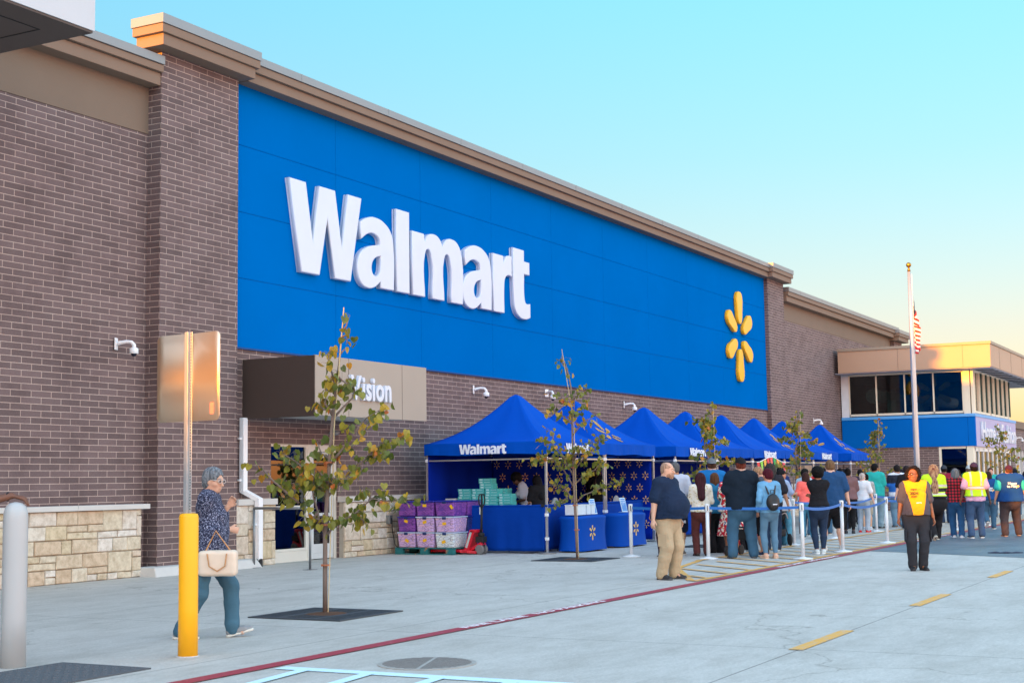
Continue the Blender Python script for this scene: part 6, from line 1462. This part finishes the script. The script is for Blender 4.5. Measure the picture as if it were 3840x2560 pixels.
# ---- accessories, each a function of the finished pose
def glasses(c='1a1a1c', lens=None):
    def f(T, up, hp, s, J, g):
        b = MB()
        for sg in (-1, 1):
            pts = [hp(sg*(.033+.024*math.cos(a)), .106-.004*abs(math.cos(a)), .006+.018*math.sin(a))*s for a in [2*PI*i/12 for i in range(13)]]; b.tube(pts, .0032*s, 5)
            b.tube([hp(sg*.057, .10, .012)*s, hp(sg*.078, .05, .014)*s, hp(sg*.083, -.01, .008)*s], .003*s, 5)
        b.tube([hp(-.01, .108, .01)*s, hp(.01, .108, .01)*s], .003*s, 5); o = b.build('glasses', mat('specs_'+c, c, .3), T)
        if lens:
            b = MB()
            for sg in (-1, 1): b.ball(hp(sg*.033, .104, .006)*s, (.021*s, .006*s, .016*s), 10, 6)
            b.build('lens', mat('specs_'+lens, lens, .15), o, smooth=True)
    return f
def shirt_text(txt, size, col, z, front=False, x=0, sx=1, sec=None):
    def f(T, up, hp, s, J, g):
        me = text_mesh(txt, size, .003, .002, 'print', sx=sx, line=.8); d = (-.137*g-.02) if not front else (.16*g+.055); 
        if not front: me.transform(Matrix.Identity(4))
        else: me.transform(Matrix.Rotation(PI, 4, 'Z'))
        for v in me.vertices: v.co.y += -.05*(abs(v.co.x+x)/.2)**2*(-1 if not front else 1)
        p = up(x, d, z)*s; me.transform(Matrix.Translation(Vector(p))); link('print', me, mat('print_'+col, col, .7), T)
    return f
def backpack(T, up, hp, s, J, g):
    D = mat('pack_black', '17181b', .5, .06); F = Field(up(0, -.3, 1.15)-.32, up(0, -.3, 1.15)+.32, .009)
    F.ell(up(.0, -.22, 1.10), (.135, .09, .17), None, .02); F.ell(up(0, -.27, 1.03), (.10, .06, .10), None, .02); F.cut((0, 1, 0), up(0, -.135, 1.1)); F.noise(.003, 30, 2)
    me = F.mesh('backpack'); me.transform(Matrix.Scale(s, 4)); o = link('backpack', me, D, T, True); b = MB()
    for sg in (-1, 1): b.tube([up(sg*.06, -.15, 1.26)*s, up(sg*.10, -.10, 1.41)*s, up(sg*.115, .0, 1.50)*s, up(sg*.12, .12, 1.38)*s], .017*s, 6)
    b.tube([up(-.04, -.2, 1.27)*s, up(-.03, -.2, 1.34)*s, up(.03, -.2, 1.34)*s, up(.04, -.2, 1.27)*s], .008*s, 5); b.build('strap', D, o)
    b = MB(); b.obox(up(0, -.335, 1.06)*s, (.04, 0, 0), (0, .004, 0), (0, 0, .008)); b.build('badge', PRINTW, o)
def bag(pos, dims, col, strap=None, trim=None):
    def f(T, up, hp, s, J, g):
        c = up(*pos); F = Field(c-.3, c+.3, .008); F.rbox(c, dims, min(dims)*.55); F.noise(.003, 20, 3); me = F.mesh('handbag'); me.transform(Matrix.Scale(s, 4)); o = link('handbag', me, mat('bag_'+col, col, .45, .03, 5), T, True)
        if strap:
            b = MB(); b.tube([c*s+Vector((0, -dims[1]*.6, dims[2]*.9)), up(*strap)*s, c*s+Vector((0, dims[1]*.6, dims[2]*.9))], .008*s, 6); b.build('strap', mat('bag_'+(trim or col), trim or col, .5), o)
        if trim:
            b = MB()
            for sx in (-1, 1): b.tube([c*s+Vector((sx*(dims[0]+.006), -dims[1]*.45, dims[2]*.7)), c*s+Vector((sx*(dims[0]+.012), -dims[1]*.35, -dims[2]*.2)), c*s+Vector((sx*(dims[0]+.012), dims[1]*.05, -dims[2]*.55)), c*s+Vector((sx*(dims[0]+.012), dims[1]*.42, -dims[2]*.2)), c*s+Vector((sx*(dims[0]+.006), dims[1]*.5, dims[2]*.7))], .007*s, 6)
            b.build('carry_handle', mat('bag_'+trim, trim, .5), o, smooth=True)
    return f
def phone(i=1):
    def f(T, up, hp, s, J, g):
        w = J['w', i]; d = unit(w-J['e', i]); c = (w+d*.11+V3(0, .0, .03))*s; b = MB(); b.obox(c, (.037, 0, 0), (0, .02, .07), (0, -.004, .0015)); b.build('phone', RUBBER, T, bevel=.003); b = MB(); b.obox(c+V3(0, -.006, .002), (.033, 0, 0), (0, .017, .062), (0, -.0006, .0002)); b.build('phone_screen', mat('screen', '9cb8d8', .2), T)
    return f
def vest_band(z0, z1, col, g=1., y=0, name='reflective_band', t=.045):
    def f(T, up, hp, s, J, gg):
        b = MB(); n = 32
        k = lambda a, c: up((.150*gg*1+t)*math.cos(a*2*PI), y+(.150*gg+t)*.76*math.sin(a*2*PI), z0+(z1-z0)*c)*s
        b.grid(k, n, 1); b.build(name, mat('band_'+col, col, .4), T, solid=.003)
    return f
# ---------------------------------------------------------------- the people
FLORAL = pattern_mat('red_floral', 'floral', (26, [(0, 'c8102e'), (.38, 'f0e6d2'), (.62, 'd83a3a'), (.74, '2a4a8a'), (.82, 'f4ead8'), (.92, '4a7a3a')]))
SPECK = pattern_mat('navy_speckle', 'speckle', (60, [(0, 'd8dae8'), (.28, '9aa0c0'), (.4, '232a44'), (1, '1a2038')]))
CREAMF = pattern_mat('cream_floral', 'speckle', (22, [(0, '8a8478'), (.22, 'c8b078'), (.35, 'd8d0c0'), (1, 'e2dccf')]))
PLAID = pattern_mat('red_plaid', 'plaid', ('d02030', '701824', '141416'))
CAMO = pattern_mat('camouflage', 'floral', (13, [(0, '5a5c3c'), (.3, '3c4028'), (.55, '8a8260'), (.8, '2a2c22')]))
STRIPE = pattern_mat('block_stripes', 'stripes', [(0, 'dfe2ea'), (.905, 'f0f0f4'), (1.0, '2468b8'), (1.25, '1e2434'), (1.49, 'd8dce8')])
LAVPOLO = mat('lavender_polo', 'b9bccb', .9, .04, 7, .3, 220)
VESTM = pattern_mat('hi_vis', 'vest', ('c6f01a', 1.13))
VEST2 = pattern_mat('hi_vis_black', 'stripes', [(0, '1a1b1e'), (.99, 'c8ee20'), (1.01, 'c9c4b4'), (1.06, 'c8ee20'), (1.08, '1c1d20'), (1.17, 'c8ee20'), (1.19, 'c9c4b4'), (1.25, 'c8ee20')])
PANEL = pattern_mat('yellow_panel_polo', 'panel', ('f5a806', '4a4650'))
DN = denim_mat('40617a'); DL = denim_mat('7595aa'); DD = denim_mat('27374f'); BLK = cloth_mat('1d1d21'); CL = cloth_mat
P_ = person
dim = dict(res=.012)
W1, W2 = ((-.08, -.24, .03), (.08, .20, 0)), ((-.08, .20, 0), (.08, -.26, .04))
def cargo(T, up, hp, s, J, g):
    for i in (1, 0):
        sg = (-1, 1)[i]; m = (J['h', i]*.22+J['k', i]*.78)*s; r = .092*s*(1+.3*(g-1)); b = MB(); b.box(m[0]+sg*r-.014, m[0]+sg*r+.004, m[1]-.075, m[1]+.075, m[2]-.09, m[2]+.09); b.build('cargo_pocket', CL('b5a183') if g > 1.4 else CL('333338'), T, bevel=.01)
def collar(c):
    def f(T, up, hp, s, J, g):
        b = MB(); ga = 1+.45*(g-1)
        b.grid(lambda a, v: up(.066*ga*math.cos(a*2*PI)*(1+.35*v), -.005+.062*ga*math.sin(a*2*PI)*(1+.35*v)+.012, 1.505-.045*v-.03*max(0, math.sin(a*2*PI)))*s, 24, 2); b.build('collar', CL(c), T, smooth=True, solid=.006)
    return f
def placket(T, up, hp, s, J, g):
    b = MB(); b.tube([up(.0, .155*g*.72+.035, 1.40)*s, up(.0, .155*g*.76+.05, 1.27)*s], .008, 6); b.build('zip', mat('zip', 'c8ccd0', .4), T)
P_('heavyset bald man with stubble in navy polo and khaki cargo trousers by the red line', 19.62, 7.98, -98, 1.70, 1.62, .14, skin='c79c84', hair=('fringe', 'a58672'), top=(CL('1b2b44'), 'short', .90, .6), bot=('straight', CL('b5a183')),
   shoe=('26262a', '3c3c40'), arms=((.30, .05, .80), (.37, -.03, .80)), stance=((-.13, .02, 0), (.14, -.04, 0)), beard='a07c66', res=.008, head=(12, -3), lod=1, extra=[collar('1b2b44'), cargo], sh=1.02)
P_('woman with curly dark hair, yellow and grey polo, id badge and black cargo trousers', 22.54, 5.03, 205, 1.58, 1.22, .05, 'f', '8a583c', ('curly', '1c1412'), (PANEL, 'short', .93, .5), ('straight', CL('333338')),
   ('1c1a1c', '221c20'), arms=((.30, .02, .78), (.30, .02, .80)), stance=((-.09, .0, 0), (.09, .05, 0)), res=.008, head=(-48, 0), lod=1, hips=1.12, extra=[glasses(), collar('f5a806'), cargo,
   shirt_text('2024', .06, '4a3010', 1.30, True, .07), shirt_text('EVENT', .03, '4a3010', 1.365, True, .07), shirt_text('STAFF', .03, '4a3010', 1.245, True, .07)])
def badge(T): pass
def lanyard():
    T = [o for o in COL.objects if o.get('label', '').startswith('woman with curly dark hair, yellow')][0]; s = 1.58/1.75; b = MB()
    b.tube([(-.09*s, .03, 1.47*s), (-.05*s, .19*s, 1.33*s), (-.01, .235*s, 1.17*s)], .004, 5); b.tube([(.09*s, .03, 1.47*s), (.05*s, .19*s, 1.33*s), (-.01, .235*s, 1.17*s)], .004, 5); b.build('lanyard', BLK, T)
    b = MB(); b.box(-.05, .03, .245*s, .25*s, 1.07*s, 1.16*s); b.build('id_badge', mat('badge_plastic', 'd0dce4', .3), T, bevel=.003)
    b = MB(); b.box(-.035, -.01, .2505*s, .2515*s, 1.10*s, 1.14*s); b.box(.0, .022, .2505*s, .2515*s, 1.09*s, 1.14*s); b.build('badge_print', mat('badge_print', '5a8ab8', .5), T)
    b = MB(); b.tube([(.16*math.cos(a*2*PI/24)*1.17*s*1.08, .12*math.sin(a*2*PI/24)*1.2*s*1.08, 1.015*s) for a in range(25)], .014, 6); b.build('belt', BLK, T)
lanyard()
P_('grey haired woman in sunglasses and speckled navy top walking with a cream handbag', 10.84, 9.20, -62, 1.65, 1.02, .02, 'f', 'd9a78c', ('grey_short', '8c9298', '4c5258'), (SPECK, 'threeq', .82, 1.0), ('straight', denim_mat('446779')),
   ('8a8c8e', 'd8d4c8'), arms=((.02, .165, 1.295), (-.11, .17, 1.07)), stance=((-.07, .25, .012), (.07, -.25, 0)), res=.007, head=(-26, -4), lod=1, lean=.06, hips=1.1,
   extra=[glasses('cfc8c0', '3a2030'), bag((.23, .17, .80), (.075, .195, .13), 'e0cdb8', (.20, .12, 1.12), 'c08a58')])
def hand_person():
    T = P_('person resting a dark skinned hand with wristband on the grey bollard', 8.265, 9.70, -62, 1.80, 1.1, 0, 'm', '6e4632', ('short', '141110'), (CL('3a4452'), 'short', .92, .5), ('straight', DD), arms=('down', (-.02, .445, 1.285, 1)), res=.006)
    b = MB(); b.tube([(-.016+.033*math.cos(a*PI/6), .432, 1.389+.032*math.sin(a*PI/6)) for a in range(13)], .009, 6); b.build('wristband', RUBBER, T)
hand_person()
# queue, near part
P_('grey haired man in a pale lavender polo and navy shorts behind the bald man', 25.9, 10.35, 20, 1.77, 1.25, .05, 'm', 'a8714e', ('short', '5a5a5c'), (LAVPOLO, 'short', .90, .5), ('shorts', CL('1c2438'), .98), ('6a625c', 'c8c0b4'), arms=('down', 'down'), head=(10, 0), extra=[shirt_text('ICHI', .07, 'e0e4ee', .62, False, .12)], **dim)
P_('woman in a maroon cap with dark hair, mostly hidden behind the bald man', 24.9, 10.15, 40, 1.58, 1.05, 0, 'f', 'a8714e', ('long', '2a1a1c', None, .2), (CL('5a2432'), 'short', .95, .5), ('straight', cloth_mat('3a2226')), cap=('6a2034', False), **dim)
P_('woman with long dark red brown hair in a cream floral blouse and brown trousers', 25.75, 9.78, 30, 1.56, 1.05, 0, 'f', 'b9805c', ('long', '3a1a20', None, .40), (CREAMF, 'threeq', .92, .7), ('straight', CL('5a3230')), ('3a2a24', '2a2422'), arms=('front', 'front'), hips=1.15, **dim)
P_('big man in a bright blue tee and grey backward cap', 28.35, 10.5, 30, 1.86, 1.5, .05, 'm', 'd0a088', ('short', '4a3226'), (CL('1a6aa8'), 'short', .88, .6), ('straight', CL('2a2c32')), cap=('6a7074', True), **dim)
P_('woman with wavy brown shoulder length hair in a teal blue top and wide black trousers', 26.87, 9.9, 35, 1.56, 1.05, 0, 'f', 'c99878', ('bob', '5a3a26'), (CL('2a6f92'), 'long', .86, .8), ('wide', BLK), ('5a2a4a', '3a2030'), arms=('front', 'front'), **dim)
P_('woman in a red floral dress with white shoulder bag, half hidden in the queue', 26.55, 9.45, 25, 1.60, 1.2, 0, 'f', '9a6a4c', ('bob', '2a1e1a'), (FLORAL, 'short', .95, .6), ('dress', FLORAL, .38), ('c83a7a', 'c83a7a'), arms=('front', 'front'), extra=[bag((-.24, .0, .95), (.05, .10, .075), 'ddd8cc', (-.14, 0, 1.42))], **dim)
P_('heavyset man in plain navy tee, jeans and black backward cap, seen from behind', 25.10, 8.73, 32, 1.82, 1.6, .06, 'm', 'd3a08a', ('short', '6a3226'), (CL('16222f'), 'short', .86, .8), ('straight', denim_mat('3c5f78')), ('3a3c40', '4a4a4c'), arms=((.16, .24, 1.08), (.16, .24, 1.08)), stance=((-.19, 0, 0), (.19, .03, 0)), cap=('1a1c20', True), res=.01)
P_('woman with a long dark ponytail in black, holding a phone beside the navy shirt man', 27.6, 9.55, 60, 1.64, 1.1, 0, 'f', 'c08a68', ('pony', '15121a'), (BLK, 'short', .92, .6), ('straight', BLK), arms=('phone', 'phone'), head=(10, -14), extra=[phone(1)], **dim)
P_('man with glasses and cropped hair looking down, in a grey sleeveless top and black shorts', 25.98, 8.62, 95, 1.68, 1.15, .05, 'm', 'd59a80', ('crop', 'a07a5c'), (CL('4a4e56'), 'none', .90, .6), ('shorts', BLK, 1.02), ('1f2a48', 'e4e4e8'), arms=((.25, .05, .80), 'down'), head=(0, -32), extra=[glasses()], **dim)
P_('woman with short dark red hair, light denim shirt, jeans and a black backpack', 25.15, 8.23, 38, 1.60, 1.0, 0, 'f', 'c88a70', ('crop2', '4a1420'), (denim_mat('6ba2c8'), 'long', .90, .5), ('skinny', denim_mat('5c7f98')), ('d0a58c', 'cfae94'), arms=('pocket', 'front'), extra=[backpack], res=.01, head=(20, 0))
P_('man with long grey black hair in a charcoal tee behind the red haired woman', 27.77, 9.05, 20, 1.73, 1.25, 0, 'm', 'b07e62', ('long', '33302f', None, .12), (CL('2c2c33'), 'short', .90, .7), ('straight', DD), head=(0, 0), **dim)
P_('stallholder with black hair facing the queue from under the fifth tent', 38.31, 12.2, 215, 1.74, 1., 0, 'm', 'cf9c86', ('short', '1a1614'), (CL('24386a'), 'short', .92, .5), ('straight', DD), **dim)
P_('man in a black cap and light blue polo beside the stroller', 30.36, 9.66, -30, 1.62, 1.15, .05, 'm', 'b5785a', ('short', '1c1816'), (CL('93a6c4'), 'short', .90, .5), ('wide', denim_mat('5a9ab4')), ('dcdcdc', 'e8e8e8'), arms=('down', 'phone'), cap=('17181c', False), head=(-15, 0), **dim)
P_('woman with a dark brown bob in a bright coral tee and blue jeans', 33.78, 10.15, 30, 1.57, 1.1, 0, 'f', 'c59a80', ('bob', '3a2420'), (CL('ff6f66'), 'short', .93, .5), ('straight', denim_mat('4a86a0')), arms=('front', 'front'), stance=((-.08, 0, 0), (.16, -.1, 0)), **dim)
P_('young man with black hair in a pale tee in front of the coral shirt woman', 35.1, 10.55, -20, 1.66, 1., 0, 'm', 'c89070', ('short', '14110f'), (CL('a9c0cc'), 'short', .92, .5), ('straight', DN), head=(-10, 0), **dim)
P_('dark haired man in a navy tee behind the afro woman', 35.97, 10.3, 20, 1.67, 1., 0, 'm', '7a503a', ('short', '181314'), (CL('2c4a70'), 'short', .92, .5), ('straight', DN), **dim)
P_('woman with a round black afro in a black long sleeve top and dark skinny jeans', 26.86, 7.81, 28, 1.62, 1.02, 0, 'f', '9a6244', ('afro', '0f0d0e'), (BLK, 'long', .97, .3), ('skinny', DD), ('c8d0d0', 'dfe4e4'), arms=('cross', 'cross'), hips=1.15, res=.01, stance=((-.07, 0, 0), (.07, .03, 0)))
P_('tall heavy man with short brown hair in a navy tee and black shorts, white trainers', 28.21, 7.94, 25, 1.78, 1.5, .06, 'm', 'd8a890', ('short', '6e543c'), (CL('24476f'), 'short', .86, .8), ('shorts', BLK, .95), ('cfcac2', 'e6e2dc'), arms=('front', (.34, .02, .84)), stance=((-.17, 0, 0), (.17, .04, 0)), res=.01)
# queue, farther part
P_('woman with black hair in a bun in a mauve brown tee and black leggings', 36.58, 9.85, 25, 1.66, 1.25, .03, 'f', '6e4632', ('bun', '120f10'), (CL('76595a'), 'short', .92, .8), ('skinny', BLK), ('2a2a30', '3a3a3e'), arms=('front', 'front'), hips=1.1, head=(-12, 0), **dim)
P_('person in a bright red top mostly hidden by the woman with the bun', 38.58, 10.6, 20, 1.67, 1., 0, 'f', '5a3c2e', ('bun', '161214'), (CL('c8202a'), 'short', .93, .5), ('straight', DD), **dim)
P_('older person with cropped grey hair in a white top and red shoes', 37.61, 9.75, 0, 1.54, 1.05, 0, 'f', 'd8a894', ('crop', 'b8a8a0'), (CL('dcdde2'), 'short', .93, .6), ('straight', CL('a8b4c0')), ('d82020', 'd82020'), head=(-15, 0), **dim)
P_('boy with black hair in a grey hoodie and beige shorts with a dark cross strap', 39.37, 10.1, 25, 1.52, .98, 0, 'm', 'd0a080', ('short', '0f0f10'), (CL('a9a9a6'), 'long', .88, .9), ('shorts', CL('b4aa98'), .9), ('c8ccd0', 'dfe2e4'), arms=('front', 'front'), extra=[lambda T, up, hp, s, J, g: MB().tube([up(-.1, -.13, 1.43)*s, up(.0, -.185, 1.2)*s, up(.16, -.12, .98)*s], .012, 6).build('cross_strap', BLK, T)], **dim)
P_('woman with long black hair in black behind the boy', 39.3, 10.7, 30, 1.66, 1., 0, 'f', 'a87a5c', ('long', '1a1416', None, .25), (BLK, 'short', .93, .5), ('straight', BLK), **dim)
P_('dark haired man glimpsed between the boy and the teal shirt man', 41.2, 11.1, -10, 1.64, 1., 0, 'm', 'b98a70', ('short', '1c1615'), (CL('5a4a50'), 'short', .93, .5), ('straight', DD), **dim)
P_('bearded man with short black hair in a teal polo and pale grey jeans', 40.56, 10.15, -5, 1.80, 1.3, .05, 'm', '8a5a42', ('short', '0f0e0f'), (CL('2fae a5'.replace(' ', '')), 'short', .86, .7), ('straight', denim_mat('8fa8b2')), ('2a2422', '3a302c'), arms=('front', 'front'), beard='14100f', head=(-18, 0), **dim)
P_('woman with black hair in a peach top right of the bearded man', 42.4, 10.6, -25, 1.66, 1., 0, 'f', 'a87658', ('bun', '15110f'), (CL('c89080'), 'short', .93, .6), ('straight', CL('8a4a55')), **dim)
P_('dark haired person half hidden behind the peach top woman', 43.4, 11.3, 20, 1.66, 1., 0, 'm', '8a5f4a', ('short', '141112'), (CL('3a3040'), 'short', .93, .6), ('straight', BLK), **dim)
P_('man in a navy, royal blue and white block striped polo and light jeans', 41.57, 9.75, 28, 1.76, 1.35, .04, 'm', 'a8775a', ('short', '1f1a1a'), (STRIPE, 'short', .84, .7), ('straight', DL), ('7a6858', '8a7a68'), arms=('front', 'front'), **dim)
P_('person with braids in a royal blue jacket and bright pink shoes', 44.0, 10.2, 40, 1.65, 1.15, 0, 'f', '5a3c2c', ('long', '201a22', None, .25), (CL('1450b0'), 'long', .88, .8), ('straight', CL('20305c')), ('ff2a9a', 'ff5ab0'), **dim)
P_('young man with dark tousled hair in a black tee with gold lettering on the back', 39.9, 9.1, 25, 1.72, 1.1, 0, 'm', 'd8a890', ('short', '2a2020'), (BLK, 'short', .90, .6), ('straight', DD), head=(-20, 0), extra=[shirt_text('CHAMPIONS', .075, 'd8a048', 1.27), lambda T, up, hp, s, J, g: None], **dim)
P_('dark haired person in a pale collar left of the gold lettered tee', 42.3, 9.7, 20, 1.60, 1., 0, 'f', '8a6048', ('bob', '15110f'), (CL('b8bcc8'), 'short', .93, .6), ('straight', DD), **dim)
# walking on the crossing
P_('woman with very long blond and burgundy braids and a black reflective vest, walking away', 33.16, 6.97, 24, 1.72, 1.45, .03, 'f', '7a5040', ('long', '5a1a2a', 'c8a478', .52), (VEST2, 'short', .98, .6), ('straight', CL('222226')), ('4a4a4a', 'c8c0b0'), arms=('front', 'front'), stance=W1, hips=1.22, res=.011)
P_('grey haired woman in a red and black plaid shirt walking beside the braided woman', 34.5, 6.75, 15, 1.60, 1.15, 0, 'f', 'd0a088', ('bob', '6a6e72'), (PLAID, 'long', .90, .8), ('straight', denim_mat('2f5a84')), ('d8dce0', 'e8e8ec'), arms=('down', 'down_w'), stance=((-.08, .12, 0), (.10, -.1, 0)), **dim)
P_('man in a lime hi-vis vest over a pink tee with jeans and a navy cap', 34.27, 6.26, 25, 1.72, 1.15, 0, 'm', '5e4030', ('short', '161212'), (CL('d8a8c4'), 'short', .86, .7), ('straight', denim_mat('40597a')), ('1e1e22', 'e8e4dc'), arms=('down', 'down'), cap=('3a2c44', True), stance=((-.13, 0, 0), (.14, .10, 0)), vest=(VESTM, .97), res=.011)
def happy(z, k=1.): return [shirt_text('Happy\nto Help', .085*k, 'f2f4f8', z, False, 0, .95), lambda T, up, hp, s, J, g: MB().ball(up(.13*k, -.137*g-.036, z-.035)*s, (.028*k, .006, .028*k)).build('yellow_dot', PRINTY, T)]
VB = CL('1a4680')
P_('woman with dark chin length hair in a blue work vest, one foot lifted behind her', 39.97, 6.95, 12, 1.54, 1.05, 0, 'f', '6a4634', ('bob', '2a201e'), (CL('1a4680'), 'short', .92, .6), ('straight', DN), ('3a3430', 'e4dcd4'), arms=('down', 'phone'), stance=((-.09, -.26, .16), (.10, .06, 0)), vest=(VB, .90), extra=happy(1.22, .9), **dim)
P_('large man in blue work vest, teal tee, brown trousers and maroon cap, walking away', 35.41, 5.68, 25, 1.66, 1.65, .08, 'm', 'd09a80', ('short', '5a3a2c'), (CL('35b8b0'), 'short', .90, .7), ('straight', CL('4c4040')), ('2a2228', 'b08a70'), arms=((.36, .03, .85), (.42, .06, .84)), stance=((-.17, -.05, 0), (.20, .08, .01)), cap=('4a2438', True), vest=(VB, .86), extra=happy(1.27), sh=1.1, res=.011)
# crowd at the far doors
far = dict(res=.014, hand_detail=False)
P_('man in a maroon long sleeve top and dark cap beyond the plaid shirt woman', 44.38, 9.0, 20, 1.74, 1.15, 0, 'm', '7a503c', ('short', '1a1618'), (CL('8a2438'), 'long', .90, .7), ('straight', DD), cap=('3a4048', True), **far)
P_('woman with dark hair in a salmon red sweater left of the farther white post', 50.5, 9.9, 25, 1.66, 1.2, 0, 'f', '6a4634', ('afro', '1a1416'), (CL('d8504c'), 'long', .88, .7), ('skinny', BLK), ('a06a4a', 'a06a4a'), **far)
P_('woman with black hair in green camouflage next to the salmon sweater', 46.0, 9.0, 15, 1.61, 1.1, 0, 'f', '9a6a50', ('bob', '161314'), (CAMO, 'short', .90, .7), ('straight', BLK), **far)
P_('bald pink headed man beyond the camouflage woman', 52.0, 9.7, 15, 1.72, 1.1, 0, 'm', 'd8a890', ('fringe', 'b8a89c'), (CL('b4bcc8'), 'short', .90, .7), ('shorts', CL('4a5060'), .95), **far)
P_('man in a pale grey cap left of the hi-vis vest', 47.26, 8.8, 25, 1.74, 1.15, 0, 'm', 'c89880', ('short', '6a5a4c'), (CL('28604c'), 'short', .90, .7), ('straight', DD), cap=('b4b8b4', True), **far)
P_('brown haired person between the camouflage woman and the hi-vis vest', 48.3, 9.5, 25, 1.60, 1.05, 0, 'f', 'c09078', ('bob', '7a5c4a'), (CL('8a7a6c'), 'short', .90, .7), ('straight', DN), **far)
P_('person in a turquoise top between the hi-vis man and the blue vest woman', 50.5, 8.7, 200, 1.68, 1.1, 0, 'm', 'cc9a84', ('short', '5a4032'), (CL('2fa8a0'), 'short', .90, .7), ('straight', DN), **far)
P_('person in a dark top and cap just right of the blue vest woman', 53.0, 8.3, 10, 1.65, 1.1, 0, 'm', 'b08068', ('short', '1c1816'), (CL('24304a'), 'short', .90, .7), ('straight', DN), cap=('20242c', False), **far)
P_('bearded man with dark hair beyond the large man in the vest', 52.0, 7.6, 190, 1.80, 1.15, 0, 'm', 'b57e62', ('short', '1c1614'), (CL('1f2430'), 'short', .90, .7), ('straight', DD), beard='2a1e18', **far)
P_('white haired person at the right edge beyond the large man', 49.65, 7.3, 10, 1.58, 1.1, 0, 'f', 'd0a890', ('bob', 'c4c8c4'), (CL('1c4a9a'), 'short', .90, .7), ('straight', DD), **far)
P_('person in dark clothes far back between the plaid shirt and the salmon sweater', 54.72, 10.6, 25, 1.66, 1.1, 0, 'f', '8a6048', ('bob', '2a2022'), (CL('34303c'), 'short', .90, .7), ('straight', BLK), **far)
# inside the tents
inside = 'helpers inside the tents'
P_('dark curly haired helper in a white tee bending over the teal boxes', 27.15, 14.25, 120, 1.66, 1., 0, 'f', '5a3c2e', ('afro', '0c0a0b'), (CL('c4c6d4'), 'short', .92, .6), ('straight', DD), arms=('front', 'front'), lean=.25, head=(0, -25), group=inside, **dim)
P_('helper with long black hair in a black tee at the first tent counter', 26.75, 13.75, 60, 1.58, 1.05, 0, 'f', 'b98468', ('long', '0e0b10', None, .42), (BLK, 'short', .92, .6), ('straight', BLK), arms=('front', 'phone'), lean=.12, head=(-10, -20), group=inside, **dim)
P_('helper in black standing in the shade of the second tent, hand to the mouth', 30.8, 14.35, 215, 1.80, 1.2, .03, 'm', '3c281e', ('short', '0e0c0c'), (CL('15161c'), 'short', .92, .6), ('straight', BLK), arms=((.12, .1, .95), (.03, .19, 1.36)), group=inside, **dim)
